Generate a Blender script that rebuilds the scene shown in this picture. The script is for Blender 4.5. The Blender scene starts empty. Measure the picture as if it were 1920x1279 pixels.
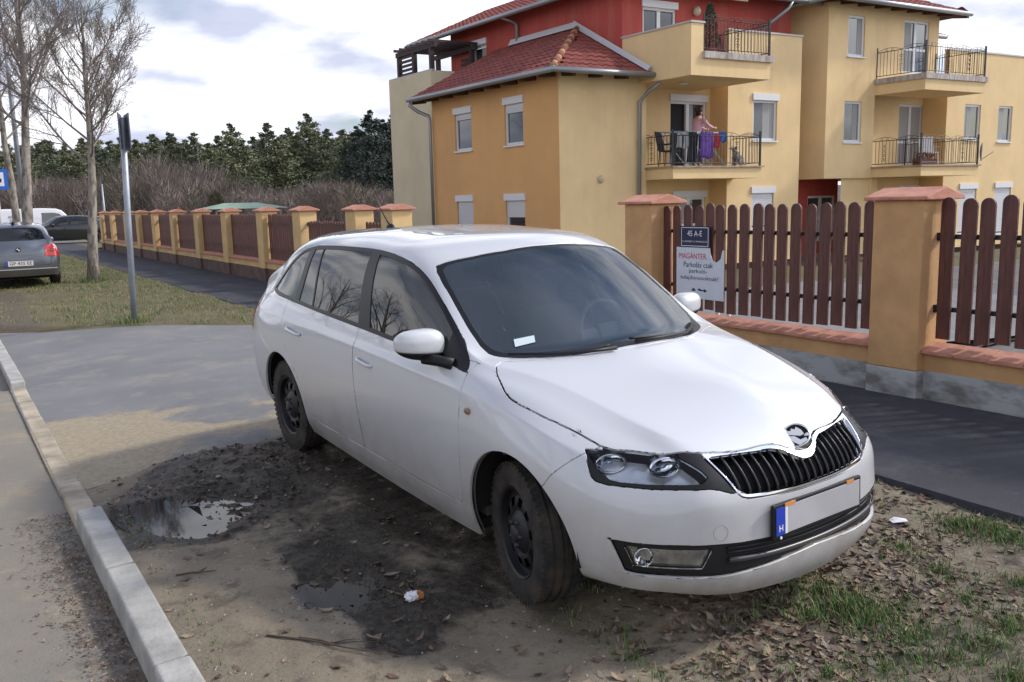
import bpy, bmesh, math, random
import numpy as np
from mathutils import Vector, Matrix, noise
random.seed(7); np.random.seed(7)
SC=bpy.context.scene
COL=SC.collection
# ------------------------------------------------------------------ camera
F_PX=1625.8; CAM_H=1.6548; PITCH=0.1602; ROLL=0.0247
def cam_axes():
    f=Vector((0,math.cos(PITCH),-math.sin(PITCH))); r=Vector((1,0,0)); d=f.cross(r)
    r2=math.cos(ROLL)*r+math.sin(ROLL)*d; d2=-math.sin(ROLL)*r+math.cos(ROLL)*d
    return r2,d2,f
CR_,CD_,CF_=cam_axes()
cam=bpy.data.cameras.new('camera'); camo=bpy.data.objects.new('camera',cam); COL.objects.link(camo)
camo.matrix_world=Matrix(((CR_.x,-CD_.x,-CF_.x,0),(CR_.y,-CD_.y,-CF_.y,0),(CR_.z,-CD_.z,-CF_.z,CAM_H),(0,0,0,1)))
cam.sensor_width=36; cam.lens=36*F_PX/1920; cam.clip_start=.05; cam.clip_end=3000
SC.camera=camo
# ------------------------------------------------------------------ light and sky
SUN_AZ=math.radians(80); SUN_EL=math.radians(40)      # azimuth clockwise from the view direction
sun=bpy.data.lights.new('sun','SUN'); suno=bpy.data.objects.new('sun',sun); COL.objects.link(suno)
sun.energy=2.4; sun.angle=math.radians(5.0); sun.color=(1,.93,.82)
sd=Vector((math.sin(SUN_AZ)*math.cos(SUN_EL),math.cos(SUN_AZ)*math.cos(SUN_EL),math.sin(SUN_EL)))
suno.rotation_euler=(-sd).to_track_quat('-Z','Y').to_euler()
W=bpy.data.worlds.new('World'); SC.world=W; W.use_nodes=True
def build_world():
    nt=W.node_tree; N=nt.nodes; L=nt.links; N.clear()
    out=N.new('ShaderNodeOutputWorld'); bg=N.new('ShaderNodeBackground'); bg.inputs['Strength'].default_value=.10
    sky=N.new('ShaderNodeTexSky'); sky.sky_type='NISHITA'; sky.sun_disc=False; sky.sun_elevation=SUN_EL; sky.sun_rotation=SUN_AZ
    sky.air_density=1.0; sky.dust_density=1.0
    tc=N.new('ShaderNodeTexCoord'); sep=N.new('ShaderNodeSeparateXYZ'); L.new(tc.outputs['Generated'],sep.inputs[0])
    mx=N.new('ShaderNodeMath'); mx.operation='MAXIMUM'; L.new(sep.outputs['Z'],mx.inputs[0]); mx.inputs[1].default_value=0.0
    ad=N.new('ShaderNodeMath'); ad.operation='ADD'; L.new(mx.outputs[0],ad.inputs[0]); ad.inputs[1].default_value=.22
    cmb=N.new('ShaderNodeCombineXYZ')
    for i,a in enumerate('XY'):
        dv=N.new('ShaderNodeMath'); dv.operation='DIVIDE'; L.new(sep.outputs[a],dv.inputs[0]); L.new(ad.outputs[0],dv.inputs[1]); L.new(dv.outputs[0],cmb.inputs[i])
    n1=N.new('ShaderNodeTexNoise'); n1.inputs['Scale'].default_value=1.15; n1.inputs['Detail'].default_value=9; n1.inputs['Roughness'].default_value=.52; n1.inputs['Distortion'].default_value=.25
    off=N.new('ShaderNodeVectorMath'); off.operation='ADD'; off.inputs[1].default_value=(3.1,1.35,0); L.new(cmb.outputs[0],off.inputs[0]); L.new(off.outputs[0],n1.inputs['Vector'])
    r1=N.new('ShaderNodeValToRGB'); r1.color_ramp.elements[0].position=.35; r1.color_ramp.elements[1].position=.46
    L.new(n1.outputs['Fac'],r1.inputs[0])
    n2=N.new('ShaderNodeTexNoise'); n2.inputs['Scale'].default_value=2.1; n2.inputs['Detail'].default_value=7; n2.inputs['Roughness'].default_value=.5
    off2=N.new('ShaderNodeVectorMath'); off2.operation='ADD'; off2.inputs[1].default_value=(7.3,2.2,0); L.new(cmb.outputs[0],off2.inputs[0]); L.new(off2.outputs[0],n2.inputs['Vector'])
    r2=N.new('ShaderNodeValToRGB'); r2.color_ramp.elements[0].position=.38; r2.color_ramp.elements[1].position=.58
    r2.color_ramp.elements[0].color=(5.4,5.8,7.3,1); r2.color_ramp.elements[1].color=(11.5,11.5,11.8,1)
    L.new(n2.outputs['Fac'],r2.inputs[0])
    mix=N.new('ShaderNodeMix'); mix.data_type='RGBA'; L.new(r1.outputs[0],mix.inputs[0]); L.new(sky.outputs[0],mix.inputs[6]); L.new(r2.outputs[0],mix.inputs[7])
    # clouds thin out overhead: bright haze low down, deeper blue-grey above
    el=N.new('ShaderNodeMapRange'); el.interpolation_type='SMOOTHSTEP'; el.inputs[1].default_value=.36; el.inputs[2].default_value=.72; L.new(sep.outputs['Z'],el.inputs[0])
    dk=N.new('ShaderNodeMix'); dk.data_type='RGBA'; dk.blend_type='MULTIPLY'; dk.inputs[7].default_value=(.33,.365,.46,1); L.new(el.outputs[0],dk.inputs[0]); L.new(mix.outputs[2],dk.inputs[6])
    # cloud is brightest round the veiled sun
    dt=N.new('ShaderNodeVectorMath'); dt.operation='DOT_PRODUCT'; nv=N.new('ShaderNodeVectorMath'); nv.operation='NORMALIZE'; L.new(tc.outputs['Generated'],nv.inputs[0]); L.new(nv.outputs[0],dt.inputs[0]); dt.inputs[1].default_value=tuple(sd)
    gl=N.new('ShaderNodeMapRange'); gl.interpolation_type='SMOOTHSTEP'; gl.inputs[1].default_value=.70; gl.inputs[2].default_value=1.0; gl.inputs[3].default_value=1.0; gl.inputs[4].default_value=3.6; L.new(dt.outputs['Value'],gl.inputs[0])
    gm=N.new('ShaderNodeVectorMath'); gm.operation='SCALE'; L.new(dk.outputs[2],gm.inputs[0]); L.new(gl.outputs[0],gm.inputs['Scale'])
    L.new(gm.outputs[0],bg.inputs[0]); L.new(bg.outputs[0],out.inputs[0])
build_world()
SC.view_settings.view_transform='Standard'; SC.view_settings.look='None'; SC.view_settings.gamma=1; SC.view_settings.exposure=0.32; SC.view_settings.use_curve_mapping=False
# ------------------------------------------------------------------ helpers
STREET=-.585
US=Vector((math.sin(STREET),math.cos(STREET),0)); UT=Vector((math.cos(STREET),-math.sin(STREET),0))
def st(s,t,z=0): return US*s+UT*t+Vector((0,0,z))
ROT_ST=-STREET   # z-rotation taking local +Y to the street direction
def ray(x,y):
    return (CR_*((x-960)/F_PX)+CD_*((y-639.5)/F_PX)+CF_)
_m={}
def mat(name,color=(.5,.5,.5),rough=.6,metal=0,noise_amt=0,noise_scale=8,bump=0,bump_scale=60,spec=.5,coat=0,color2=None,detail=6,coord='Object',stretch=None,ramp=(.35,.65),coat_rough=.03):
    if name in _m: return _m[name]
    m=bpy.data.materials.new(name); m.use_nodes=True; nt=m.node_tree; N=nt.nodes; L=nt.links
    b=N['Principled BSDF']; b.inputs['Base Color'].default_value=(*color,1); b.inputs['Roughness'].default_value=rough; b.inputs['Metallic'].default_value=metal
    b.inputs['Specular IOR Level'].default_value=spec
    if coat: b.inputs['Coat Weight'].default_value=coat; b.inputs['Coat Roughness'].default_value=coat_rough
    tc=None
    def vec():
        nonlocal tc
        if tc is None:
            t=N.new('ShaderNodeTexCoord'); tc=t.outputs[coord]
            if stretch:
                mp=N.new('ShaderNodeMapping'); mp.inputs['Scale'].default_value=stretch; L.new(tc,mp.inputs[0]); tc=mp.outputs[0]
        return tc
    if noise_amt or color2:
        n=N.new('ShaderNodeTexNoise'); n.inputs['Scale'].default_value=noise_scale; n.inputs['Detail'].default_value=detail; n.inputs['Roughness'].default_value=.6; L.new(vec(),n.inputs['Vector'])
        r=N.new('ShaderNodeValToRGB'); r.color_ramp.elements[0].position=ramp[0]; r.color_ramp.elements[1].position=ramp[1]
        c2=color2 or tuple(max(0,c*(1-noise_amt)) for c in color); c1=color if color2 else tuple(c*(1+noise_amt*.6) for c in color)
        r.color_ramp.elements[0].color=(*c2,1); r.color_ramp.elements[1].color=(*c1,1); L.new(n.outputs['Fac'],r.inputs[0]); L.new(r.outputs[0],b.inputs['Base Color'])
    if bump:
        n=N.new('ShaderNodeTexNoise'); n.inputs['Scale'].default_value=bump_scale; n.inputs['Detail'].default_value=4; L.new(vec(),n.inputs['Vector'])
        bp=N.new('ShaderNodeBump'); bp.inputs['Strength'].default_value=bump; bp.inputs['Distance'].default_value=.01; L.new(n.outputs['Fac'],bp.inputs['Height']); L.new(bp.outputs[0],b.inputs['Normal'])
    _m[name]=m; return m
def glass_mat(name,tint=(.25,.28,.27),ior=1.5,rough=0.0,haze=0.0):
    m=bpy.data.materials.new(name); m.use_nodes=True; nt=m.node_tree; N=nt.nodes; L=nt.links
    N.clear(); o=N.new('ShaderNodeOutputMaterial'); t=N.new('ShaderNodeBsdfTransparent'); t.inputs[0].default_value=(*tint,1)
    g=N.new('ShaderNodeBsdfGlossy'); g.inputs['Roughness'].default_value=rough
    fr=N.new('ShaderNodeFresnel'); fr.inputs[0].default_value=ior
    mx=N.new('ShaderNodeMixShader'); L.new(fr.outputs[0],mx.inputs[0]); 
    base=t.outputs[0]
    if haze:
        d=N.new('ShaderNodeBsdfDiffuse'); d.inputs[0].default_value=(.30,.42,.55,1); m2=N.new('ShaderNodeMixShader'); m2.inputs[0].default_value=haze; L.new(t.outputs[0],m2.inputs[1]); L.new(d.outputs[0],m2.inputs[2]); base=m2.outputs[0]  # bluish diffuse film paints reflected sky, with some dust, into the glass
    L.new(base,mx.inputs[1]); L.new(g.outputs[0],mx.inputs[2]); L.new(mx.outputs[0],o.inputs[0])
    _m[name]=m; return m
def mesh_obj(name,verts,faces,m=None,parent=None,smooth=False,mats=None,fm=None):
    me=bpy.data.meshes.new(name); me.from_pydata([tuple(v) for v in verts],[],[tuple(f) for f in faces])
    if mats:
        for q in mats: me.materials.append(q)
        if fm is not None: me.polygons.foreach_set('material_index',fm)
    elif m: me.materials.append(m)
    if smooth: me.polygons.foreach_set('use_smooth',[True]*len(me.polygons))
    me.update()
    o=bpy.data.objects.new(name,me); COL.objects.link(o)
    if parent: o.parent=parent
    return o
def tag(o,label=None,cat=None,group=None,kind=None):
    if label: o['label']=label
    if cat: o['category']=cat
    if group: o['group']=group
    if kind: o['kind']=kind
    return o
def empty(name,loc=(0,0,0),rz=0,label=None,cat=None,group=None,parent=None):
    o=bpy.data.objects.new(name,None); COL.objects.link(o); o.location=loc; o.rotation_euler=(0,0,rz); o.empty_display_size=.2
    if parent: o.parent=parent
    return tag(o,label,cat,group)
def copy_tree(o,parent=None):
    c=o.copy(); COL.objects.link(c)
    if parent: c.parent=parent
    for ch in list(o.children): copy_tree(ch,c)
    return c
class MB:
    def __init__(s): s.v=[]; s.f=[]; s.mi=[]
    def add(s,v,f,mi=0):
        n=len(s.v); s.v+= [tuple(q) for q in v]; s.f+=[tuple(i+n for i in q) for q in f]; s.mi+=[mi]*len(f); return s
    def box(s,a,b,mi=0,M=None):
        x0,y0,z0=a; x1,y1,z1=b
        v=[(x0,y0,z0),(x1,y0,z0),(x1,y1,z0),(x0,y1,z0),(x0,y0,z1),(x1,y0,z1),(x1,y1,z1),(x0,y1,z1)]
        if M: v=[M@Vector(q) for q in v]
        return s.add(v,[(0,3,2,1),(4,5,6,7),(0,1,5,4),(1,2,6,5),(2,3,7,6),(3,0,4,7)],mi)
    def prism(s,poly,z0,z1,mi=0,M=None):
        n=len(poly); v=[(x,y,z0) for x,y in poly]+[(x,y,z1) for x,y in poly]
        if M: v=[M@Vector(q) for q in v]
        f=[tuple(range(n-1,-1,-1)),tuple(range(n,2*n))]+[(i,(i+1)%n,n+(i+1)%n,n+i) for i in range(n)]
        return s.add(v,f,mi)
    def tube(s,pts,r,n=6,mi=0,cap=True):
        pts=[Vector(p) for p in pts]; rs=r if isinstance(r,(list,tuple)) else [r]*len(pts)
        base=len(s.v); prev=None
        for i,p in enumerate(pts):
            d=(pts[min(i+1,len(pts)-1)]-pts[max(i-1,0)]).normalized()
            if prev is None:
                a=Vector((0,0,1)) if abs(d.z)<.9 else Vector((1,0,0)); x=d.cross(a).normalized()
            else: x=(prev-d*prev.dot(d)).normalized()
            prev=x; y=d.cross(x)
            for k in range(n):
                t=2*math.pi*k/n; s.v.append(tuple(p+(x*math.cos(t)+y*math.sin(t))*rs[i]))
        for i in range(len(pts)-1):
            for k in range(n):
                a=base+i*n+k; b=base+i*n+(k+1)%n; s.f.append((a,b,b+n,a+n)); s.mi.append(mi)
        if cap:
            s.f.append(tuple(base+k for k in range(n-1,-1,-1))); s.mi.append(mi)
            e=base+(len(pts)-1)*n; s.f.append(tuple(e+k for k in range(n))); s.mi.append(mi)
        return s
    def build(s,name,m=None,parent=None,smooth=False,mats=None):
        return mesh_obj(name,s.v,s.f,m,parent,smooth,mats,s.mi if mats else None)
def bevel(o,w=.01,seg=2,ang=35):
    b=o.modifiers.new('bevel','BEVEL'); b.width=w; b.segments=seg; b.limit_method='ANGLE'; b.angle_limit=math.radians(ang); return o
def smooth_by(o,ang=40):
    me=o.data; me.polygons.foreach_set('use_smooth',[True]*len(me.polygons)); me.set_sharp_from_angle(angle=math.radians(ang)); return o
# ================================================================== white car
def catmull(pts,n=8,closed=False):
    P=[np.array(p,float) for p in pts]; out=[]
    m=len(P)
    rng=range(m if closed else m-1)
    for i in rng:
        p0=P[(i-1)%m] if (closed or i>0) else P[0]; p1=P[i]; p2=P[(i+1)%m]; p3=P[(i+2)%m] if (closed or i+2<m) else P[-1]
        for k in range(n):
            t=k/n; out.append(.5*((2*p1)+(-p0+p2)*t+(2*p0-5*p1+4*p2-p3)*t*t+(-p0+3*p1-3*p2+p3)*t**3))
    if not closed: out.append(P[-1])
    return np.array(out)
# each station: [R0..R4, T1..T5] of (x, half width, z)
SIDE_COLS=[
 # rear corner
 [(-3.34,.66,.26),(-3.40,.72,.40),(-3.42,.74,.60),(-3.39,.735,.80),(-3.35,.70,.90),(-3.32,.675,.95),(-3.29,.65,1.00),(-3.25,.61,1.05),(-3.33,.32,1.04),(-3.35,0,1.045)],
 [(-3.18,.74,.24),(-3.20,.785,.36),(-3.21,.805,.60),(-3.19,.80,.79),(-3.16,.765,.90),(-3.12,.705,.985),(-3.075,.66,1.085),(-3.03,.605,1.185),(-3.14,.32,1.225),(-3.17,0,1.235)],
 [(-2.93,.76,.22),(-2.94,.82,.34),(-2.95,.84,.60),(-2.93,.835,.78),(-2.92,.80,.895),(-2.90,.745,.99),(-2.86,.68,1.14),(-2.82,.60,1.29),(-2.97,.32,1.365),(-3.02,0,1.375)],
 [(-2.602,.77,.20),(-2.602,.825,.32),(-2.602,.853,.60),(-2.602,.85,.77),(-2.60,.822,.895),(-2.58,.775,.98),(-2.56,.70,1.19),(-2.53,.60,1.355),(-2.60,.33,1.405),(-2.62,0,1.415)],
 [(-2.22,.775,.19),(-2.22,.822,.31),(-2.22,.850,.56),(-2.22,.852,.765),(-2.22,.832,.89),(-2.21,.795,.965),(-2.20,.715,1.20),(-2.19,.60,1.385),(-2.19,.33,1.435),(-2.19,0,1.447)],
 [(-1.85,.775,.18),(-1.85,.815,.30),(-1.85,.845,.54),(-1.85,.852,.76),(-1.85,.838,.885),(-1.84,.805,.955),(-1.84,.725,1.20),(-1.83,.60,1.40),(-1.83,.33,1.45),(-1.83,0,1.460)],
 [(-1.42,.775,.17),(-1.42,.815,.29),(-1.42,.843,.53),(-1.42,.853,.75),(-1.42,.840,.88),(-1.42,.808,.945),(-1.43,.73,1.19),(-1.44,.595,1.395),(-1.40,.33,1.447),(-1.38,0,1.457)],
 [(-1.0,.775,.165),(-1.0,.815,.285),(-1.0,.842,.52),(-1.0,.853,.745),(-1.0,.841,.87),(-1.02,.806,.935),(-1.06,.73,1.17),(-1.12,.598,1.375),(-1.0,.33,1.42),(-.95,0,1.432)],
 [(-.66,.775,.165),(-.66,.815,.285),(-.66,.842,.52),(-.66,.853,.735),(-.66,.840,.86),(-.70,.802,.925),(-.76,.74,1.075),(-.80,.635,1.235),(-.66,.34,1.262),(-.60,0,1.275)],
 [(-.34,.775,.17),(-.34,.815,.29),(-.34,.843,.52),(-.34,.853,.725),(-.34,.835,.85),(-.375,.795,.915),(-.395,.752,.955),(-.415,.70,.978),(-.26,.35,1.005),(-.20,0,1.018)],
 [(0,.775,.19),(0,.82,.31),(0,.852,.56),(0,.858,.70),(0,.82,.815),(0,.75,.870),(.0,.685,.898),(.0,.61,.925),(.03,.22,.953),(.04,0,.962)],
 [(.33,.755,.235),(.33,.80,.31),(.33,.835,.52),(.32,.828,.655),(.29,.785,.757),(.30,.705,.800),(.315,.63,.824),(.335,.545,.853),(.38,.165,.893),(.39,0,.902)],
 [(.56,.695,.25),(.57,.72,.33),(.56,.732,.48),(.53,.735,.60),(.48,.70,.70),(.51,.625,.734),(.555,.54,.754),(.60,.45,.778),(.645,.13,.800),(.655,0,.806)],
]
# front face columns T1..T5, rows R3..R0
FRONT=[ # per T column: R3,R2,R1,R0
 [(.655,.61,.625),(.69,.62,.50),(.705,.615,.34),(.67,.595,.245)],
 [(.735,.51,.645),(.772,.51,.50),(.795,.49,.32),(.76,.475,.235)],
 [(.780,.385,.65),(.83,.345,.50),(.845,.34,.32),(.81,.33,.225)],
 [(.825,.175,.655),(.855,.175,.50),(.867,.17,.32),(.835,.165,.218)],
 [(.835,0,.655),(.862,0,.50),(.873,0,.32),(.843,0,.215)],
]
REAR=[
 [(-3.41,.62,.82),(-3.45,.63,.60),(-3.44,.62,.40),(-3.38,.58,.26)],
 [(-3.43,.48,.84),(-3.47,.49,.60),(-3.46,.48,.40),(-3.40,.45,.26)],
 [(-3.44,.33,.85),(-3.48,.33,.60),(-3.47,.33,.40),(-3.41,.31,.26)],
 [(-3.445,.165,.855),(-3.485,.165,.60),(-3.475,.165,.40),(-3.42,.155,.26)],
 [(-3.445,0,.86),(-3.485,0,.60),(-3.475,0,.40),(-3.42,0,.26)],
]
def cage():
    V=[]; idx={}
    def vid(key,p,sgn):
        if abs(p[1])<1e-9: key=('c',)+key
        else: key=(sgn,)+key
        if key not in idx: idx[key]=len(V); V.append((p[0],p[1]*sgn,p[2]))
        return idx[key]
    F=[]; CRZ={}
    NC=len(SIDE_COLS)
    for sgn in (1,-1):
        def q(*ids): F.append(tuple(ids) if sgn==1 else tuple(reversed(ids)))
        g=lambda i,j: vid(('s',i,j),SIDE_COLS[i][j],sgn)
        fr=lambda k,r: (g(NC-1,r) if k==0 else (g(NC-1,4+k) if r==4 else vid(('f',k,r),FRONT[k-1][3-r],sgn)))
        rr=lambda k,r: (g(0,r) if k==0 else (g(0,4+k) if r==4 else vid(('r',k,r),REAR[k-1][3-r],sgn)))
        for i in range(NC-1):
            for j in range(9): q(g(i,j),g(i,j+1),g(i+1,j+1),g(i+1,j))
        for k in range(5):
            for r in range(4): q(fr(k,r),fr(k,r+1),fr(k+1,r+1),fr(k+1,r))
            for r in range(4): q(rr(k+1,r),rr(k+1,r+1),rr(k,r+1),rr(k,r))
        def cr(a,b,w): CRZ[tuple(sorted((a,b)))]=w
        for i in range(1,NC-1): cr(g(i,4),g(i+1,4),.7)          # shoulder line
        for i in range(3,10): cr(g(i,1),g(i+1,1),.25)
        for j in (7,8): cr(g(9,j),g(9,j+1),.75)                  # cowl
        for i in (10,11): cr(g(i,8),g(i+1,8),.5)
        for i in (9,10,11): cr(g(i,7),g(i+1,7),.8)              # bonnet crease
        for i in (6,7,8): cr(g(i,7),g(i+1,7),.3)                 # A pillar edge
        for i in (3,4,5): cr(g(i,7),g(i+1,7),.15)
        for i in range(2,9): cr(g(i,5),g(i+1,5),.3)
        for k in range(5): cr(fr(k,4),fr(k+1,4),.25)
        for k in range(1,5): cr(fr(k,2),fr(k+1,2),.3)
    return np.array(V),F,CRZ
def subdivided(V,F,CRZ,lv=4,its=5):
    me=bpy.data.meshes.new('tmp'); me.from_pydata(V.tolist(),[],F); me.update()
    at=me.attributes.new('crease_edge','FLOAT','EDGE')
    for e in me.edges: at.data[e.index].value=CRZ.get(tuple(sorted(e.vertices)),0.0)
    o=bpy.data.objects.new('tmp',me); COL.objects.link(o)
    md=o.modifiers.new('s','SUBSURF'); md.levels=1; md.use_limit_surface=True; md.boundary_smooth='ALL'
    ctl=V.copy()
    for it in range(its+1):
        me.vertices.foreach_set('co',ctl.ravel()); me.update()
        if it==its: md.levels=lv
        dg=bpy.context.evaluated_depsgraph_get(); dg.update(); ev=o.evaluated_get(dg); m2=ev.to_mesh()
        co=np.zeros(len(m2.vertices)*3); m2.vertices.foreach_get('co',co); co=co.reshape(-1,3)
        if it<its: ctl+= .9*(V-co[:len(V)])
        else:
            nn=np.zeros(len(m2.vertices)*3); m2.vertices.foreach_get('normal',nn); nn=nn.reshape(-1,3)
            faces=[tuple(p.vertices) for p in m2.polygons]
        ev.to_mesh_clear()
    bpy.data.objects.remove(o); bpy.data.meshes.remove(me)
    return co,nn,faces
class Shell:
    def __init__(s,co,nn,faces):
        s.v=[tuple(c) for c in co.tolist()]; s.n=[tuple(c) for c in nn.tolist()]; s.f=list(faces); s.lab=['body']*len(faces)
    def cen(s):
        v=np.array(s.v); return np.array([v[list(f)].mean(0) for f in s.f]), np.array([np.array(s.n)[f[0]] for f in s.f])
    def cut(s,poly,proj,mask,signed=False):
        """cut faces passing mask(face centre) along the polygon given in a projection (a,b) of (x,|y|,z)"""
        v=np.array(s.v); av=v.copy(); av[:,1]=np.abs(av[:,1]); P=np.stack([av[:,i] for i in proj],1)
        d=sdf(P,poly); d[np.abs(d)<1e-5]=1e-5
        fi=np.array([f[0] for f in s.f]); 
        lens=np.array([len(f) for f in s.f]); mx=lens.max()
        pad=np.array([list(f)+[f[0]]*(mx-len(f)) for f in s.f])
        sg=d[pad]>0; mixed=np.where(sg.any(1)&~sg.all(1))[0]
        cen=av[pad[mixed]].mean(1)
        ok=np.array([mask(c) for c in cen]) if len(mixed) else []
        ed={}
        addf=[];addl=[];rem=set()
        for k,fidx in enumerate(mixed):
            if not ok[k]: continue
            f=s.f[fidx]; n=len(f); A=[];B=[];cnt=0
            for i in range(n):
                a=f[i]; b=f[(i+1)%n]; pa=d[a]>0; pb=d[b]>0
                (A if pa else B).append(a)
                if pa!=pb:
                    cnt+=1; key=(a,b) if a<b else (b,a)
                    if key not in ed:
                        t=d[key[0]]/(d[key[0]]-d[key[1]]); p0=np.array(s.v[key[0]]);p1=np.array(s.v[key[1]]);n0=np.array(s.n[key[0]]);n1=np.array(s.n[key[1]])
                        ed[key]=len(s.v); s.v.append(tuple(p0+(p1-p0)*t)); q=n0+(n1-n0)*t; s.n.append(tuple(q/np.linalg.norm(q)))
                    A.append(ed[key]); B.append(ed[key])
            if cnt==2 and len(A)>=3 and len(B)>=3:
                rem.add(fidx); addf+= [tuple(A),tuple(B)]; addl+=[s.lab[fidx]]*2
        if rem:
            keep=[i for i in range(len(s.f)) if i not in rem]
            s.f=[s.f[i] for i in keep]+addf; s.lab=[s.lab[i] for i in keep]+addl
    def label(s,poly,proj,mask,name,only=('body',)):
        v=np.array(s.v); v[:,1]=np.abs(v[:,1])
        mx=max(len(f) for f in s.f)
        C=np.array([v[list(f)].mean(0) for f in s.f])
        ins=sdf(C[:,list(proj)],poly)<0
        for i in np.where(ins)[0]:
            if s.lab[i] in only and mask(C[i]): s.lab[i]=name
    def region(s,poly,proj,mask,name,only=('body',)):
        s.cut(poly,proj,mask); s.label(poly,proj,mask,name,only)
def sdf(P,poly):
    poly=np.asarray(poly,float); n=len(poly); d=np.full(len(P),1e9); ins=np.zeros(len(P),bool)
    for i in range(n):
        a=poly[i];b=poly[(i+1)%n]; e=b-a; w=P-a; t=np.clip((w@e)/max(e@e,1e-12),0,1); q=w-t[:,None]*e; d=np.minimum(d,(q*q).sum(1))
        c=((a[1]>P[:,1])!=(b[1]>P[:,1])); 
        with np.errstate(divide='ignore',invalid='ignore'):
            xi=a[0]+(P[:,1]-a[1])*(b[0]-a[0])/(b[1]-a[1]) if b[1]!=a[1] else np.full(len(P),-1e9)
        ins^=(c&(P[:,0]<xi))
    d=np.sqrt(d); return np.where(ins,-d,d)
def part(sh,labels,name,m,parent,side=None,gap=.0018,depth=.014,push=0.0,rim=True,mode='n'):
    labels=(labels,) if isinstance(labels,str) else labels
    V=np.array(sh.v); N=np.array(sh.n)
    fs=[f for f,l in zip(sh.f,sh.lab) if l in labels and (side is None or sum(V[i][1] for i in f)*side>0)]
    if not fs: print('EMPTY',name,labels); return None
    used={}; 
    for f in fs:
        for i in f: used.setdefault(i,len(used))
    idx=np.array(list(used.keys())); v=V[idx]; n=N[idx]; n/=np.linalg.norm(n,axis=1)[:,None]
    fs=[tuple(used[i] for i in f) for f in fs]
    ec={}
    for f in fs:
        for i in range(len(f)):
            a,b=f[i],f[(i+1)%len(f)]
            if (b,a) in ec: del ec[(b,a)]
            else: ec[(a,b)]=1
    inward=np.zeros_like(v); 
    for a,b in ec:
        e=v[b]-v[a]; l=np.linalg.norm(e)
        if l<1e-7: continue
        nn_=n[a]+n[b]; w=np.cross(nn_,e); w/=max(np.linalg.norm(w),1e-9)
        inward[a]+=w; inward[b]+=w
    bl=[i for i in range(len(v)) if np.linalg.norm(inward[i])>1e-6]
    for i in bl: inward[i]/=np.linalg.norm(inward[i])
    v=v+n*push
    verts=v.copy(); normals=n.copy()
    ex=[];en=[];m1={};m2={}
    faces=list(fs)
    if rim:
        for i in bl: verts[i]=v[i]+inward[i]*(gap+.0015)
        base=len(verts)
        for k,i in enumerate(bl):
            p=v[i]+inward[i]*gap
            m1[i]=base+2*k; ex.append(p-n[i]*.0015); q=n[i]-inward[i]*1.2; en.append(q/np.linalg.norm(q))
            m2[i]=base+2*k+1; ex.append(p-n[i]*depth); en.append(-inward[i])
        for a,b in ec:
            if a in m1 and b in m1:
                faces.append((b,a,m1[a],m1[b])); faces.append((m1[b],m1[a],m2[a],m2[b]))
        verts=np.vstack([verts,np.array(ex)]) if ex else verts; normals=np.vstack([normals,np.array(en)]) if en else normals
    o=mesh_obj(name,verts.tolist(),faces,m,parent,smooth=True)
    o.data.normals_split_custom_set_from_vertices([tuple(q) for q in normals.tolist()])
    return o
# ---- outlines on the body, in metres from the front axle: x forward, |y| half width, z up
HOOD=[(-.078,-.01),(-.078,0),(-.09,.2),(-.13,.367),(-.19,.48),(-.25,.575),(-.30,.66),(-.285,.70),(-.24,.728),(-.18,.75),(-.12,.772),(-.06,.78),(0,.778),(.136,.76),(.258,.731),(.33,.712),(.400,.692),(.445,.665),(.485,.623),(.535,.578),(.582,.535),(.62,.487),(.652,.444),(.685,.367),(.705,.31),(.718,.248),(.726,.19),(.735,.145),(.752,.103),(.772,.072),(.784,.045),(.789,.02),(.790,0),(.790,-.01)]
HEAD=[(.738,.752),(.69,.752),(.68,.79),(.40,.79),(.433,.738),(.386,.619),(.42,.628),(.45,.640),(.478,.645),(.555,.644),(.633,.640),(.70,.643),(.745,.647),(.762,.656),(.766,.672),(.758,.707)]
HEAD_IN=[(.732,.80),(.50,.80),(.505,.735),(.470,.700),(.462,.680),(.49,.664),(.56,.660),(.64,.656),(.70,.658),(.724,.664),(.738,.685),(.742,.71)]
GRILLE=[(-.01,.77),(.43,.77),(.433,.738),(.386,.621),(.365,.603),(.339,.597),(.295,.594),(.199,.591),(.1,.590),(-.01,.590)]
GRILLE_IN=[(-.01,.678),(.02,.679),(.04,.684),(.07,.700),(.10,.717),(.14,.728),(.20,.729),(.28,.731),(.36,.732),(.416,.732),(.377,.634),(.358,.620),(.33,.614),(.28,.611),(.19,.609),(.1,.608),(-.01,.608)]
INTAKE=[(.757,.449),(.708,.446),(.597,.448),(.477,.445),(.379,.440),(.264,.437),(-.01,.435),(-.01,.350),(.114,.343),(.29,.331),(.435,.325),(.549,.323),(.64,.323),(.70,.322),(.722,.326)]
FOG=[(.730,.425),(.49,.425),(.527,.352),(.708,.352)]
SEAM=[(.40,.757),(.372,.738),(.325,.691),(.278,.64),(.252,.604),(.15,.5),(.15,0),(1.5,0),(1.5,.79),(.40,.79)]
DLO=catmull([(-2.955,1.018),(-2.80,1.006),(-2.47,1.000),(-2.07,.990),(-1.46,.975),(-1.05,.960),(-.58,.940),(-.405,.921),(-.386,.928),(-.43,.972),(-.562,1.058),(-.738,1.168),(-.953,1.283),(-1.156,1.343),(-1.421,1.372),(-1.763,1.376),(-2.257,1.358),(-2.50,1.327),(-2.62,1.283),(-2.792,1.185),(-2.94,1.085),(-2.985,1.045),(-2.982,1.028)],5,True)
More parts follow.
